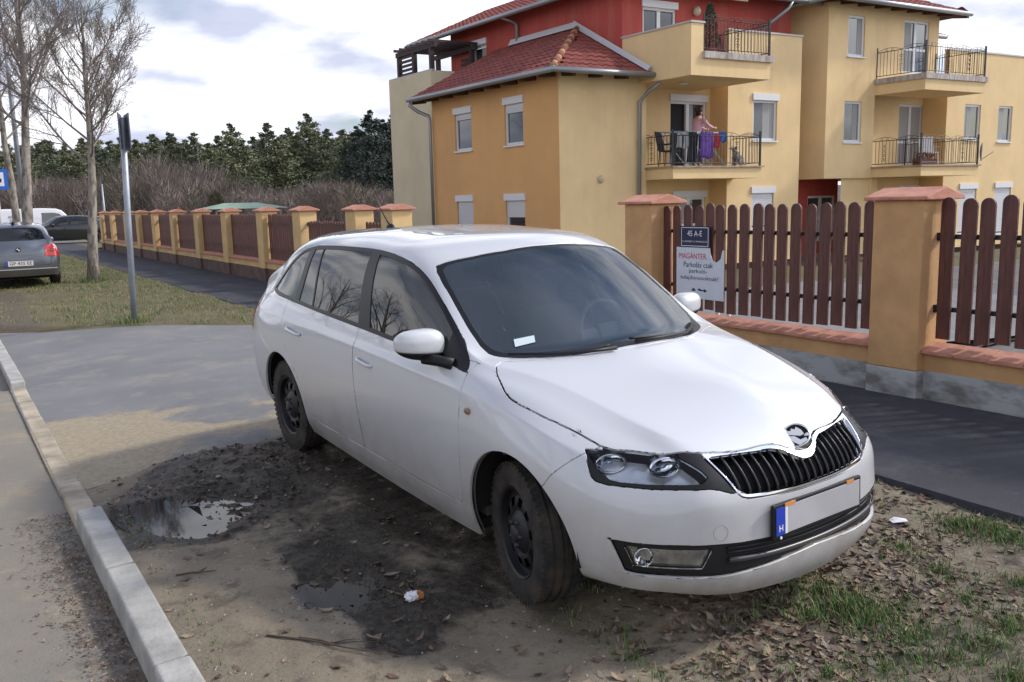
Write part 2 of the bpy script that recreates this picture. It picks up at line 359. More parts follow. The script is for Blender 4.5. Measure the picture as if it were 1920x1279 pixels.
def inset(poly,d):
    c=np.asarray(poly,float); n=len(c); o=[]
    area=sum(c[i][0]*c[(i+1)%n][1]-c[(i+1)%n][0]*c[i][1] for i in range(n)); sg=1 if area>0 else -1
    for i in range(n):
        a=c[i-1];b=c[i];e=c[(i+1)%n]; t=(e-a); t/=max(np.linalg.norm(t),1e-9); o.append(b+sg*d*np.array([-t[1],t[0]]))
    return np.array(o)
DLI=inset(DLO,.020)
WSCR=[(-.10,-.01),(-.10,0),(-.112,.2),(-.155,.367),(-.215,.48),(-.28,.57),(-.345,.63),(-.40,.655),(-.46,.665),(-.56,.663),(-.68,.650),(-.825,.630),(-.93,.611),(-.955,.59),(-.945,.55),(-.90,.42),(-.86,.25),(-.845,0),(-.845,-.01)]
WSIN=[(-.15,-.01),(-.15,0),(-.165,.2),(-.21,.367),(-.27,.48),(-.34,.565),(-.40,.62),(-.46,.642),(-.56,.640),(-.68,.627),(-.825,.607),(-.91,.585),(-.918,.55),(-.875,.42),(-.835,.25),(-.818,0),(-.818,-.01)]
DOORF=[(-.36,.96),(-.375,.925),(-.361,.85),(-.36,.74),(-.370,.62),(-.383,.51),(-.395,.37),(-.405,.325),(-.43,.308),(-1.40,.308),(-1.422,.33),(-1.43,.43),(-1.44,.5),(-1.45,.626),(-1.452,.776),(-1.456,.905),(-1.458,1.03)]
ra=[(-2.602+.395*math.cos(t),.31+.395*math.sin(t)) for t in np.linspace(.15,1.05,8)]
DOORR=[(-1.458,1.03),(-1.456,.905),(-1.452,.776),(-1.45,.626),(-1.44,.5),(-1.43,.43),(-1.422,.33),(-1.44,.308),(-2.13,.308),(-2.18,.325)]+ra+[(-2.44,.70),(-2.51,.78),(-2.555,.87),(-2.575,.96),(-2.58,1.03)]
PF=[(-.60,.90),(-.60,1.5),(-1.477,1.5),(-1.477,1.352),(-1.335,.99),(-1.33,.90)]
PR=[(-1.475,.90),(-1.48,1.0),(-1.575,1.34),(-1.585,1.5),(-2.225,1.5),(-2.215,1.34),(-2.13,1.0),(-2.12,.9)]
PS=[(-2.14,.90),(-2.15,1.0),(-2.236,1.34),(-2.24,1.5),(-2.36,1.5),(-2.355,1.33),(-2.385,1.0),(-2.39,.9)]
PQ=[(-2.47,.90),(-2.465,1.0),(-2.43,1.33),(-2.42,1.5),(-3.2,1.5),(-3.2,.9)]
TAILL=[(.50,.73),(.60,.72),(.90,.715),(.90,.90),(.66,.915),(.52,.90)]
REARGL=[(-.01,1.06),(.40,1.055),(.555,1.08),(.54,1.20),(.50,1.31),(.40,1.335),(-.01,1.345)]
def build_shell():
    V,F,C=cage(); co,nn,fa=subdivided(V,F,C,4)
    sh=Shell(co,nn,fa)
    top=lambda c:c[2]>.66 and c[0]>-.45
    sh.region(HOOD,(0,1),top,'hood')
    fr=lambda c:c[0]>.30 and c[2]>.5
    sh.region(HEAD,(1,2),fr,'headrim'); sh.region(HEAD_IN,(1,2),fr,'head',('headrim',))
    fr2=lambda c:c[0]>.55 and c[2]>.5
    sh.region(GRILLE,(1,2),fr2,'chrome'); sh.region(GRILLE_IN,(1,2),fr2,'grille',('chrome',))
    fr3=lambda c:c[0]>.42 and c[2]<.52
    sh.region(INTAKE,(1,2),fr3,'intake'); sh.region(FOG,(1,2),fr3,'fog',('intake',))
    side=lambda c:c[1]>.5 and c[2]<.95
    sh.region([(x,z) for x,z in SEAM],(0,2),lambda c:c[0]>.1 and c[2]<.80,'bumper')
    gh=lambda c:c[1]>.5 and c[2]>.88 and c[0]>-3.15
    sh.region(DLO,(0,2),gh,'trim')
    sh.cut(DLI,(0,2),gh)
    v=np.array(sh.v)
    C=np.array([v[list(f)].mean(0) for f in sh.f]); C[:,1]=abs(C[:,1]); ins=sdf(C[:,[0,2]],DLI)<0
    for i in np.where(ins)[0]:
        if sh.lab[i]=='trim': sh.lab[i]='pane'
    for nm,pl in (('glass_front',PF),('glass_rear',PR),('glass_small',PS),('glass_quarter',PQ)):
        sh.region(pl,(0,2),gh,nm,('pane',))
    for i,l in enumerate(sh.lab):
        if l=='pane': sh.lab[i]='trim'
    ws=lambda c:c[0]>-1.1 and c[0]<-.05 and c[2]>.9 and c[1]<.70
    sh.region(WSCR,(0,1),ws,'frit'); sh.region(WSIN,(0,1),ws,'windscreen',('frit',))
    sd=lambda c:c[1]>.5 and c[2]<1.04 and c[2]>.27
    sh.region(DOORF,(0,2),sd,'door_front'); sh.region(DOORR,(0,2),sd,'door_rear')
    rr=lambda c:c[0]<-2.95
    sh.region(TAILL,(1,2),lambda c:c[0]<-3.20,'tail')
    sh.region(REARGL,(1,2),lambda c:c[0]<-2.98 and c[2]>.9 and c[1]<.575,'rear_glass')
    sh.region([(-.01,.50),(.60,.50),(.63,.72),(.50,.73),(.52,.90),(.60,.95),(.57,1.37),(-.01,1.37)],(1,2),lambda c:c[0]<-3.05 and c[1]<.62,'hatch')
    for cx,r in ((.02,.357),(-2.61,.352)):
        arc=[(cx+r*math.cos(t),.308+r*math.sin(t)) for t in np.linspace(0,2*math.pi,64,endpoint=False)]
        sh.region(arc,(0,2),lambda c:c[1]>.5 and c[2]<.8,'hole',('body','bumper','door_front','door_rear'))
        low=[(cx-r,.31),(cx+r,.31),(cx+r-.01,0),(cx-r+.01,0)]
        sh.region(low,(0,2),lambda c:c[1]>.5 and c[2]<.5,'hole',('body','bumper','door_front','door_rear'))
    return sh
CAR_YAW,TX,TY,CP,CRR=-.966,.6633,3.905,.0301,.0189
def lathe(mb,prof,n,axis='y',mi=0,closed=True,skip=None):
    """prof: list of (offset along axis, radius)"""
    b=len(mb.v); m=len(prof)
    for k in range(n):
        t=2*math.pi*k/n; c,s_=math.cos(t),math.sin(t)
        for a,r in prof: mb.v.append((r*c,a,r*s_))
    for k in range(n):
        k2=(k+1)%n
        for j in range(m-1):
            if skip and skip(k,j): continue
            mb.f.append((b+k*m+j,b+k*m+j+1,b+k2*m+j+1,b+k2*m+j)); mb.mi.append(mi)
    return mb
def text_mesh(name,s,size,m,parent=None,extrude=.0006,M=None,align='CENTER'):
    cu=bpy.data.curves.new('t','FONT'); cu.body=s; cu.size=size; cu.extrude=extrude; cu.align_x=align; cu.align_y='CENTER'; cu.resolution_u=3
    o=bpy.data.objects.new('t',cu); COL.objects.link(o); dg=bpy.context.evaluated_depsgraph_get(); dg.update()
    me=bpy.data.meshes.new_from_object(o.evaluated_get(dg)); bpy.data.objects.remove(o)
    me.name=name; me.materials.clear(); me.materials.append(m)
    if M: me.transform(M)
    q=bpy.data.objects.new(name,me); COL.objects.link(q)
    if parent: q.parent=parent
    return q
PAINT=None
def paint_mat(name,col,dirt=(.21,.185,.15),dirt_z=.42):
    m=bpy.data.materials.new(name); m.use_nodes=True; nt=m.node_tree; N=nt.nodes; L=nt.links; b=N['Principled BSDF']
    b.inputs['Roughness'].default_value=.35; b.inputs['Coat Weight'].default_value=1; b.inputs['Coat Roughness'].default_value=.02
    tc=N.new('ShaderNodeTexCoord'); sp=N.new('ShaderNodeSeparateXYZ'); L.new(tc.outputs['Object'],sp.inputs[0])
    n=N.new('ShaderNodeTexNoise'); n.inputs['Scale'].default_value=3.5; n.inputs['Detail'].default_value=8; n.inputs['Roughness'].default_value=.7; L.new(tc.outputs['Object'],n.inputs['Vector'])
    # splashed road dirt on the lower body
    mr=N.new('ShaderNodeMapRange'); mr.inputs[1].default_value=dirt_z+.30; mr.inputs[2].default_value=.22; mr.inputs[3].default_value=0; mr.inputs[4].default_value=1; L.new(sp.outputs['Z'],mr.inputs[0])
    mu=N.new('ShaderNodeMath'); mu.operation='MULTIPLY'; L.new(mr.outputs[0],mu.inputs[0]); L.new(n.outputs['Fac'],mu.inputs[1])
    mu2=N.new('ShaderNodeMath'); mu2.operation='MULTIPLY'; mu2.inputs[1].default_value=1.35; mu2.use_clamp=True; L.new(mu.outputs[0],mu2.inputs[0])
    mx=N.new('ShaderNodeMix'); mx.data_type='RGBA'; L.new(mu2.outputs[0],mx.inputs[0]); mx.inputs[6].default_value=(*col,1); mx.inputs[7].default_value=(*dirt,1); L.new(mx.outputs[2],b.inputs['Base Color'])
    iv=N.new('ShaderNodeMath'); iv.operation='SUBTRACT'; iv.inputs[0].default_value=1; L.new(mu2.outputs[0],iv.inputs[1]); L.new(iv.outputs[0],b.inputs['Coat Weight'])
    _m[name]=m; return m
def make_wheel(parent,loc,steer,side,mud=False):
    """side=+1: outer face towards +y"""
    tm=mat('tyre rubber',(.014,.014,.015),.85,bump=.3,bump_scale=40,color2=(.055,.044,.034) ,noise_scale=9,ramp=(.35,.62))
    rm=mat('black steel wheel',(.010,.010,.013),.5)
    w=empty('wheel',loc,0,parent=parent); w.rotation_euler=(0,0,steer)
    R=.300; h=.095
    mb=MB(); nseg=64
    prof=[(-h+.02,.185),(-h,.205),(-h-.004,.25),(-h+.006,.283),(-h+.022,.296),(-.05,R),(-.045,R-.008),(-.037,R-.008),(-.032,R),(-.008,R+.001),(-.004,R-.008),(.004,R-.008),(.008,R+.001),(.032,R),(.037,R-.008),(.045,R-.008),(.05,R),(h-.022,.296),(h-.006,.283),(h+.004,.25),(h,.205),(h-.02,.185)]
    lathe(mb,prof,nseg)
    for k in range(56):     # shoulder lugs
        for sg in (-1,1):
            t=2*math.pi*(k+.25*sg)/56; M=Matrix.Rotation(-t,4,'Y')
            mb.box((.283,min(sg*.062,sg*.090),-.0095),(.2985,max(sg*.062,sg*.090),.0095),M=M)
    ty=mb.build('tyre',tm,w); smooth_by(ty,30)
    mb=MB(); s=side
    n=60; hole=lambda k,j: (j==5 and (k%6 in (1,2,3)))
    pr=[(h-.022,.188),(h-.006,.192),(h-.012,.182),(h-.04,.176),(h-.042,.160),(h-.030,.148),(h-.022,.112),(h-.03,.092),(h-.012,.070),(h-.008,.036),(h-.02,.028),(h-.02,.0)]
    lathe(mb,[(a*s,r) for a,r in pr],n,skip=hole)
    lathe(mb,[(s*.02,.176),(s*-.03,.05),(s*-.03,0)],24)
    rim=mb.build('rim',rm,w); smooth_by(rim,35)
    mb=MB()
    for k in range(5):
        t=2*math.pi*k/5; mb.tube([(.052*math.cos(t),s*(h-.03),.052*math.sin(t)),(.052*math.cos(t),s*(h+.002),.052*math.sin(t))],.009,6)
    lathe(mb,[(s*(h-.012),.034),(s*(h+.004),.033),(s*(h+.008),.026),(s*(h+.008),0)],20)
    mb.build('hub',mat('hub plastic',(.03,.03,.035),.5),w,True)
    return w
def superell(mb,c,r,e=(.8,.8),nu=28,nv=16,zmin=-1,zmax=1,warp=None):
    b=len(mb.v); f=lambda w,m:math.copysign(abs(w)**m,w)
    vs=[math.asin(zmin)+(math.asin(zmax)-math.asin(zmin))*j/nv for j in range(nv+1)]
    for v in vs:
        for i in range(nu):
            u=2*math.pi*i/nu
            p=Vector((r[0]*f(math.cos(v),e[0])*f(math.cos(u),e[1]),r[1]*f(math.cos(v),e[0])*f(math.sin(u),e[1]),r[2]*f(math.sin(v),e[0])))
            if warp: p=warp(p)
            mb.v.append(tuple(p+Vector(c)))
    for j in range(nv):
        for i in range(nu):
            a=b+j*nu+i; a2=b+j*nu+(i+1)%nu; mb.f.append((a,a2,a2+nu,a+nu)); mb.mi.append(0)
    mb.f.append(tuple(b+i for i in range(nu-1,-1,-1))); mb.mi.append(0)
    mb.f.append(tuple(b+nv*nu+i for i in range(nu))); mb.mi.append(0)
    return mb
def build_white_car():
    car=empty('parked_car',label='white five-door hatchback with orange-cornered plate, parked on the muddy verge in front',cat='car')
    car.matrix_world=Matrix.Translation((TX,TY,0))@Matrix.Rotation(CAR_YAW,4,'Z')@Matrix.Rotation(CP,4,'Y')@Matrix.Rotation(CRR,4,'X')
    sh=build_shell()
    P=paint_mat('white car paint',(.60,.615,.645))
    BLK=mat('black plastic',(.010,.010,.012),.5,spec=.35); GB=mat('gloss black trim',(.010,.010,.012),.38,spec=.35)
    CH=mat('chrome',(.86,.87,.88),.09,metal=1)
    GL=glass_mat('side window glass',(.13,.16,.16),1.95); WS=glass_mat('windscreen glass',(.50,.60,.64),1.8,haze=.085)
    body=part(sh,'body','body',P,car)
    hood=part(sh,'hood','bonnet',P,car,gap=.0042)
    bump=part(sh,'bumper','front_bumper',P,car)
    hatch=part(sh,'hatch','tailgate',P,car)
    part(sh,'trim','window_trim',GB,car,side=-1,gap=0,depth=.02); part(sh,'trim','window_trim',GB,car,side=1,gap=0,depth=.02)
    for sd in (-1,1):
        for lab,glab,(hx0,hx1,hz) in (('door_front','glass_front',(-1.385,-1.215,.812)),('door_rear','glass_rear',(-2.41,-2.205,.836))):
            d=part(sh,lab,'door',P,car,side=sd)
            part(sh,glab,'window_glass',GL,d,side=sd,push=-.004,gap=-.002,depth=.003)
            # handle: bar and recess cup
            yy=.853
            mb=MB(); pts=[(hx0,sd*(yy-.006),hz+.014),(hx0+.02,sd*(yy+.012),hz+.012),((hx0+hx1)/2,sd*(yy+.016),hz+.006),(hx1-.02,sd*(yy+.012),hz),(hx1,sd*(yy-.006),hz)]
            mb.tube(catmull(pts,4),.0095,10); hd=mb.build('door_handle',P,d,True)
        part(sh,'glass_small','window_glass',GL,car,side=sd,push=-.004,gap=-.002,depth=.003)
        part(sh,'glass_quarter','window_glass',GL,car,side=sd,push=-.004,gap=-.002,depth=.003)
        part(sh,'tail','tail_light',mat('red lamp plastic',(.45,.01,.012),.08,coat=1),car,side=sd)
        # --- headlight: recessed dark bowl with chrome reflectors behind a clear lens
        hl=empty('headlight',(0,0,0),parent=car)
        part(sh,'head','housing',mat('headlight housing',(.82,.84,.88),.22,metal=.45,noise_amt=.25,noise_scale=9,bump=.6,bump_scale=16),hl,side=sd,push=-.078,gap=-.004,depth=.0,rim=False)
        V_=np.array(sh.v)
        part(sh,'head','lens',glass_mat('headlight lens',(.93,.95,.97),1.45) if 'headlight lens' not in _m else _m['headlight lens'],hl,side=sd,gap=.002,depth=.012,push=-.0005)
        part(sh,'headrim','rim_band',GB,hl,side=sd,gap=.0015,depth=.018,push=-.001)
        for (cx,cy,cz,rr,ax) in ((.392,.650,.697,.036,.45),(.548,.530,.697,.037,.30)):
            mb=MB(); M=Matrix.Translation((cx,sd*cy,cz))@Matrix.Rotation(sd*ax,4,'Z')
            b=MB(); lathe(b,[(0.0,.012),(.005,.03),(.02,.045),(.045,rr),(.052,rr+.004),(.047,rr+.007),(.0,rr-.004)],28)
            M2=M@Matrix.Diagonal((1,1.45,.92,1))@Matrix.Rotation(-math.pi/2,4,'Z')
            mb.add([M2@Vector(q) for q in b.v],b.f)
            mb.build('reflector',mat('lamp reflector',(.82,.84,.87),.07,metal=1),hl,True)
            mb=MB(); b=MB(); lathe(b,[(.01,.0),(.01,.010),(.03,.010),(.038,.005),(.038,0)],12); mb.add([M2@Vector(q) for q in b.v],b.f)
            mb.build('bulb',mat('bulb glass',(.55,.6,.75),.05,metal=.8),hl,True)
        # inner black cover between lamp and grille, and the lamp edge band
        # fog lamp
        fg=empty('fog_light',(0,0,0),parent=car)
        part(sh,'fog','lens',_m['headlight lens'],fg,side=sd,gap=.003,depth=.01,push=-.006)
        part(sh,'fog','housing',mat('fog lamp bowl',(.42,.43,.43),.22,metal=.8,noise_amt=.5,noise_scale=14,bump=.5,bump_scale=18),fg,side=sd,gap=.003,push=-.035,rim=False)
        mb=MB(); b=MB(); lathe(b,[(0,.01),(.01,.025),(.022,.033),(.024,.036),(.018,.037)],22); M2=Matrix.Translation((.60,sd*.66,.388))@Matrix.Rotation(sd*.55,4,'Z')@Matrix.Rotation(-math.pi/2,4,'Z')
        mb.add([M2@Vector(q) for q in b.v],b.f); mb.build('reflector',_m['lamp reflector'],fg,True)
        # mirror
        mi=empty('side_mirror',(0,0,0),parent=car)
        def warp(p,sd=sd):
            t=(p.y*sd+.11)/.22
            return Vector((p.x-.035*t*t-(.02 if p.x<0 else 0)*0, p.y, p.z*(.80+.25*(1-t))+.012*t))
        mc=(-.655,sd*.862,1.005)
        mb=MB(); superell(mb,mc,(.062,.115,.078),(.75,.72),32,16,-.35,1,warp); hs=mb.build('mirror_housing',P,mi,True)
        mb=MB(); superell(mb,(mc[0],mc[1],mc[2]-.002),(.060,.112,.076),(.75,.72),32,12,-1,-.35,warp); mb.build('mirror_base',BLK,mi,True)
        mb=MB(); mb.tube([(mc[0]+.015,sd*.86,mc[2]-.055),(-.56,sd*.82,.945),(-.50,sd*.785,.935)],[.028,.026,.03],8); mb.build('mirror_arm',BLK,mi,True)
        mb=MB(); 
        pts=[(mc[0]-.062,mc[1]+dy*sd,mc[2]+dz) for dy,dz in ((-.085,-.045),(.08,-.035),(.095,.0),(.075,.045),(-.07,.055),(-.09,.02))]
        mb.add(pts,[tuple(range(6))]); mb.build('mirror_glass',mat('mirror glass',(.8,.82,.85),.02,metal=1),mi)
        # repeater
        mb=MB(); superell(mb,(-.288,sd*.853,.776),(.022,.008,.015),(.8,.8),16,6); mb.build('side_repeater',mat('repeater',(.25,.13,.06),.15,coat=1),car,True)
    part(sh,'frit','windscreen_edge',GB,car,gap=0,depth=.01,push=-.003)
    part(sh,'windscreen','windscreen',WS,car,gap=-.003,depth=.004,push=-.003)
    part(sh,'rear_glass','rear_window',_m['side window glass'],car,gap=0,depth=.004,push=-.003)
    # --- grille: chrome frame, dark back wall, upright slats
    gr=empty('radiator_grille',(0,0,0),parent=car)
    part(sh,'chrome','chrome_frame',CH,gr,gap=.0035,depth=.028,push=.001)
    part(sh,'grille','grille_back',mat('grille back',(.004,.004,.005),.9,spec=.05),gr,gap=-.004,rim=False,push=-.045)
    from mathutils.bvhtree import BVHTree
    bv=BVHTree.FromPolygons(sh.v,sh.f)
    zt=lambda y: np.interp(abs(y),[q[0] for q in GRILLE_IN[:10]],[q[1] for q in GRILLE_IN[:10]])
    zb=lambda y: np.interp(abs(y),[0,.19,.33,.358,.374,.412],[.608,.609,.614,.620,.634,.732])
    SL=mat('grille slat',(.010,.010,.012),.35,coat=.3); slm=None
    for k in range(-9,10):
        y=k*.0405; z0=zb(y)-.004; z1=zt(y)+.004
        if z1-z0<.02: continue
        mb=MB(); n=6; ring=[]
        for j in range(n+1):
            z=z0+(z1-z0)*j/n; h=bv.ray_cast(Vector((2,y,z)),Vector((-1,0,0)))[0]; x=h.x-.004
            ring+=[(x,y-.003,z),(x+.002,y,z),(x,y+.003,z),(x-.011,y+.002,z),(x-.011,y-.002,z)]
        f=[]
        for j in range(n):
            for i in range(5): f.append((j*5+i,j*5+(i+1)%5,(j+1)*5+(i+1)%5,(j+1)*5+i))
        mb.add(ring,f); mb.build('slat',SL,gr,True)
        mb=MB(); 
        pts=[(q[0]+.0015,y,q[2]) for q in ring[1::5]]; mb.tube(pts,.0013,5)
        mb.build('slat_edge',mat('slat edge',(.10,.10,.11),.3,metal=1),gr,True)
    # --- lower intake
    it=empty('lower_intake',(0,0,0),parent=car)
    part(sh,'intake','intake_back',BLK,it,gap=.0,depth=.0,push=-.02,rim=False)
    part(sh,'intake','intake_trim',BLK,it,gap=.0,depth=.02,push=-.018)
    mb=MB(); pts=[]
    for k in range(-12,13):
        y=k*.036; h=bv.ray_cast(Vector((2,y,.40)),Vector((-1,0,0)))[0]; pts.append((h.x-.004,y,.372+.01*(y/.43)**2))
    mb.tube(pts,.0095,8); mb.build('intake_bar',mat('intake bar',(.05,.05,.055),.3),it,True)
    for z in (.355,.395,.412):
        mb=MB(); mb.tube([(p[0]-.012,p[1],z+.01*(p[1]/.43)**2) for p in pts],.005,6); mb.build('intake_bar',BLK,it,True)
    # --- bumper marks: tow eye cover, front plate
    h=bv.ray_cast(Vector((2,-.462,.487)),Vector((-1,0,0))); nrm=h[1]; q=nrm.to_track_quat('Z','Y').to_matrix().to_4x4()
    mb=MB(); b=MB()
    mb=MB(); b=MB(); lathe(b,[(.0002,.0290),(.0008,.0286),(.0008,.0280),(.0002,.0276)],28,'y'); mb.add([Matrix.Translation(h[0])@q@Matrix.Rotation(math.pi/2,4,'X')@Vector(v) for v in b.v],b.f); mb.build('tow_eye_seam',mat('seam shadow',(.2,.2,.21),.6),bump,True)
    pl=empty('number_plate',(.868,0,.497),parent=car); pl.rotation_euler=(0,math.radians(-3),0)
    mb=MB(); mb.box((-.012,-.268,-.068),(.004,.268,.066)); o=mb.build('plate_holder',BLK,pl); bevel(o,.005,2)
    mb=MB(); mb.box((.004,-.255,-.052),(.0065,.255,.053)); o=mb.build('plate',mat('plate grey',(.40,.40,.42),.45,noise_amt=.12,noise_scale=3),pl); bevel(o,.001)
    mb=MB(); mb.box((.0055,-.2555,-.052),(.0078,-.205,.0535)); mb.build('plate_country_band',mat('plate blue',(.02,.05,.42),.4),pl)
    mb=MB(); mb.box((.0055,-.205,-.052),(.0072,-.190,.0535)); mb.build('plate_edge',mat('plate white',(.72,.72,.72),.4),pl)
    MX=Matrix(((0,0,1,0),(1,0,0,0),(0,1,0,0),(0,0,0,1)))
    text_mesh('lettering','H',.036,mat('white print',(.8,.8,.8),.5),pl,M=Matrix.Translation((.0082,-.230,-.027))@MX)
    for y0,y1 in ((-.205,-.145),(.17,.215)):
        mb=MB(); mb.box((.0045,y0,.051),(.0078,y1,.064)); mb.build('holder_sticker',mat('orange print',(.62,.25,.06),.5),pl)
    text_mesh('lettering','AUTO CENTER AUTO CENTER',.011,_m['plate white'],pl,M=Matrix.Translation((.0055,0.01,.0585))@MX) if False else None
    mb=MB(); mb.tube([(.006,-.23,-.062),(.009,-.23,-.062)],.006,10); mb.build('plate_screw',_m['plate white'],pl)
    # --- emblem
    h=bv.ray_cast(Vector((2,0,.752)),Vector((-1,0,0)))
    h=bv.ray_cast(Vector((.748,0,1.2)),Vector((0,0,-1))); nrm=(h[1]+Vector((.12,0,0))).normalized(); xx=Vector((0,1,0)); up=nrm.cross(xx)*1
    E=Matrix.Translation(h[0]+nrm*.010)@Matrix((xx.to_4d(),up.to_4d(),nrm.to_4d(),(0,0,0,1))).transposed(); E[3][3]=1
    for i in range(3): E[i][3]=(h[0]+nrm*.010)[i]
    for i in range(3): E[3][i]=0
    em=empty('emblem',parent=car); em.matrix_local=E
    mb=MB(); b=MB(); lathe(b,[(-.016,.038),(.002,.0375),(.005,.0352),(.005,.0328),(.003,.0315)],36); mb.add([(v[0],v[2],v[1]) for v in b.v],[tuple(reversed(f)) for f in b.f]); mb.build('emblem_ring',CH,em,True)
    mb=MB(); b=MB(); lathe(b,[(.0025,.0325),(.0025,0)],36); mb.add([(v[0],v[2],v[1]) for v in b.v],b.f); mb.build('emblem_field',mat('emblem field',(.02,.02,.022),.6,spec=.1),em)
    # winged arrow: flat badge relief
    w=[[(1.0*a,1.0*b_) for a,b_ in q] for q in [[(-.030,-.008),(.012,-.030),(.030,-.014),(.026,-.006),(.012,-.014),(-.004,-.004)],[(-.026,.000),(.010,-.002),(.020,.004),(.012,.016),(-.002,.024),(-.004,.016),(-.014,.018),(-.014,.011),(-.024,.010)],[(.020,-.002),(.033,.0),(.030,.008),(.024,.006)]]]
    mb=MB()
    for p in w: mb.prism([(-a,b_) for a,b_ in p][::-1] if False else p,.0026,.0052)
    mb.build('emblem_relief',mat('emblem silver',(.80,.81,.83),.5),em)
    # --- wipers on the glass
    wp=lambda x,y:(lambda h:h[0]+h[1]*.012)(bv.ray_cast(Vector((x,y,2)),Vector((0,0,-1))))
    for pts in (((-.085,-.18),(-.12,-.30),(-.20,-.46),(-.30,-.585)),((-.10,-.05),(-.10,.10),(-.14,.32),(-.26,.50))):
        wi=empty('windscreen_wiper',parent=car)
        P3=[wp(x,y) for x,y in pts]; mb=MB(); mb.tube([p+Vector((0,0,.004)) for p in P3],[.010,.008,.006,.005],6); mb.build('wiper_arm',BLK,wi,True)
        mb=MB(); bl=[wp(pts[0][0]-.045,pts[0][1]),wp(pts[1][0]-.03,pts[1][1]),wp(pts[2][0]-.02,pts[2][1]),wp(pts[3][0]-.03,pts[3][1]+(-.02 if pts[3][1]<0 else .02))]
        mb.tube([tuple(p) for p in catmull(bl,4)],.006,5); mb.build('wiper_blade',BLK,wi,True)
    # licence sticker low in the corner of the windscreen
    s4=[(-.399,-.524),(-.364,-.434),(-.335,-.449),(-.366,-.539)]
    A=[bv.ray_cast(Vector((x,y,2)),Vector((0,0,-1)))[0]+Vector((0.0015,0,.0015)) for x,y in s4]
    mb=MB(); n_=(A[1]-A[0]).cross(A[3]-A[0]).normalized()*.001; mb.add([*A,*[a+n_ for a in A]],[(3,2,1,0),(4,5,6,7),(0,1,5,4),(1,2,6,5),(2,3,7,6),(3,0,4,7)]); st_=mb.build('windscreen_sticker',mat('sticker white',(.62,.72,.74),.4),car)
    B=[A[0]+n_*1.2,A[0]+(A[1]-A[0])*.2+n_*1.2,A[3]+(A[2]-A[3])*.2+n_*1.2,A[3]+n_*1.2]
    mb=MB(); mb.add([*B,*[a+n_*.5 for a in B]],[(3,2,1,0),(4,5,6,7),(0,1,5,4),(1,2,6,5),(2,3,7,6),(3,0,4,7)]); mb.build('sticker_band',mat('sticker blue',(.02,.05,.25),.4),st_)
    # aerial
    an=empty('aerial',(-2.60,0,1.405),parent=car)
    mb=MB(); superell(mb,(0,0,.01),(.045,.022,.03),(.9,.9),16,8,-.3,1); mb.build('aerial_foot',BLK,an,True)
    mb=MB(); mb.tube([(0,0,.02),(-.10,0,.10),(-.20,0,.19)],[.008,.004,.0025],6); mb.build('aerial_mast',BLK,an,True)
    # --- wheels
    for (x,y,sd,stv) in ((0,-.712,-1,-.23),(0,.712,1,-.23),(-2.602,-.715,-1,0),(-2.602,.715,1,0)): make_wheel(car,(x,y,.298),stv,sd)
    # --- wheel liners, underbody, cabin
    mb=MB()
    for cx in (.02,-2.61):
        for sd in (-1,1):
            n=20; pts=[(cx+.372*math.cos(t),.31+.372*math.sin(t)) for t in np.linspace(-.05,math.pi+.05,n)]
            v=[(x,sd*.52,z) for x,z in pts]+[(x,sd*.80,z) for x,z in pts]; mb.add(v,[(i,i+1,n+i+1,n+i) for i in range(n-1)]+[tuple(range(n))])
    mb.box((-3.25,-.60,.20),(.45,.60,.24)); mb.box((-2.2,-.765,.185),(-.36,.765,.23)); mb.box((-.30,-.52,.24),(.55,.48,.60)); mb.box((-3.2,-.52,.24),(-2.2,.52,.60))
    mb.build('underbody',mat('underbody',(.008,.008,.009),.9),car)
    IN=mat('interior grey',(.09,.09,.095),.85); 
    mb=MB(); mb.box((-3.0,-.72,.24),(-.36,.72,.30)); mb.box((-3.05,-.66,.30),(-2.9,.66,.95)); mb.build('cabin_floor',IN,car)
    part(sh,'body','interior_lining',mat('cabin lining',(.16,.16,.165),.9),car,push=-.03,rim=False)
    # dashboard
    mb=MB(); sec=[(-.16,.93),(-.42,.965),(-.52,.94),(-.58,.86),(-.56,.62),(-.40,.55),(-.2,.6)]
    n=len(sec); ys=[-.70,-.55,0,.55,.70]; v=[(x,y,z-.03*(abs(y)>.6)) for y in ys for x,z in sec]
    mb.add(v,[(j*n+i,j*n+(i+1)%n,(j+1)*n+(i+1)%n,(j+1)*n+i) for j in range(4) for i in range(n)]+[tuple(range(n-1,-1,-1)),tuple(4*n+i for i in range(n))]); mb.build('dashboard',mat('dashboard',(.085,.09,.095),.7),car)
    sw=empty('steering_wheel',(-.74,.34,.90),parent=car); sw.rotation_euler=(0,math.radians(68),0)
    mb=MB(); mb.tube([(.185*math.cos(t),.185*math.sin(t),0) for t in np.linspace(0,2*math.pi,33)],.015,8); mb.build('wheel_rim',IN,sw,True)
    mb=MB(); mb.box((-.04,-.18,-.012),(.04,.18,.012)); mb.box((-.06,-.07,-.02),(.07,.07,.02)); mb.box((-.01,-.02,-.02),(.18,.02,.01)); o=mb.build('wheel_spokes',IN,sw); bevel(o,.01)
    sm=mat('seat cloth',(.085,.088,.10),.95)
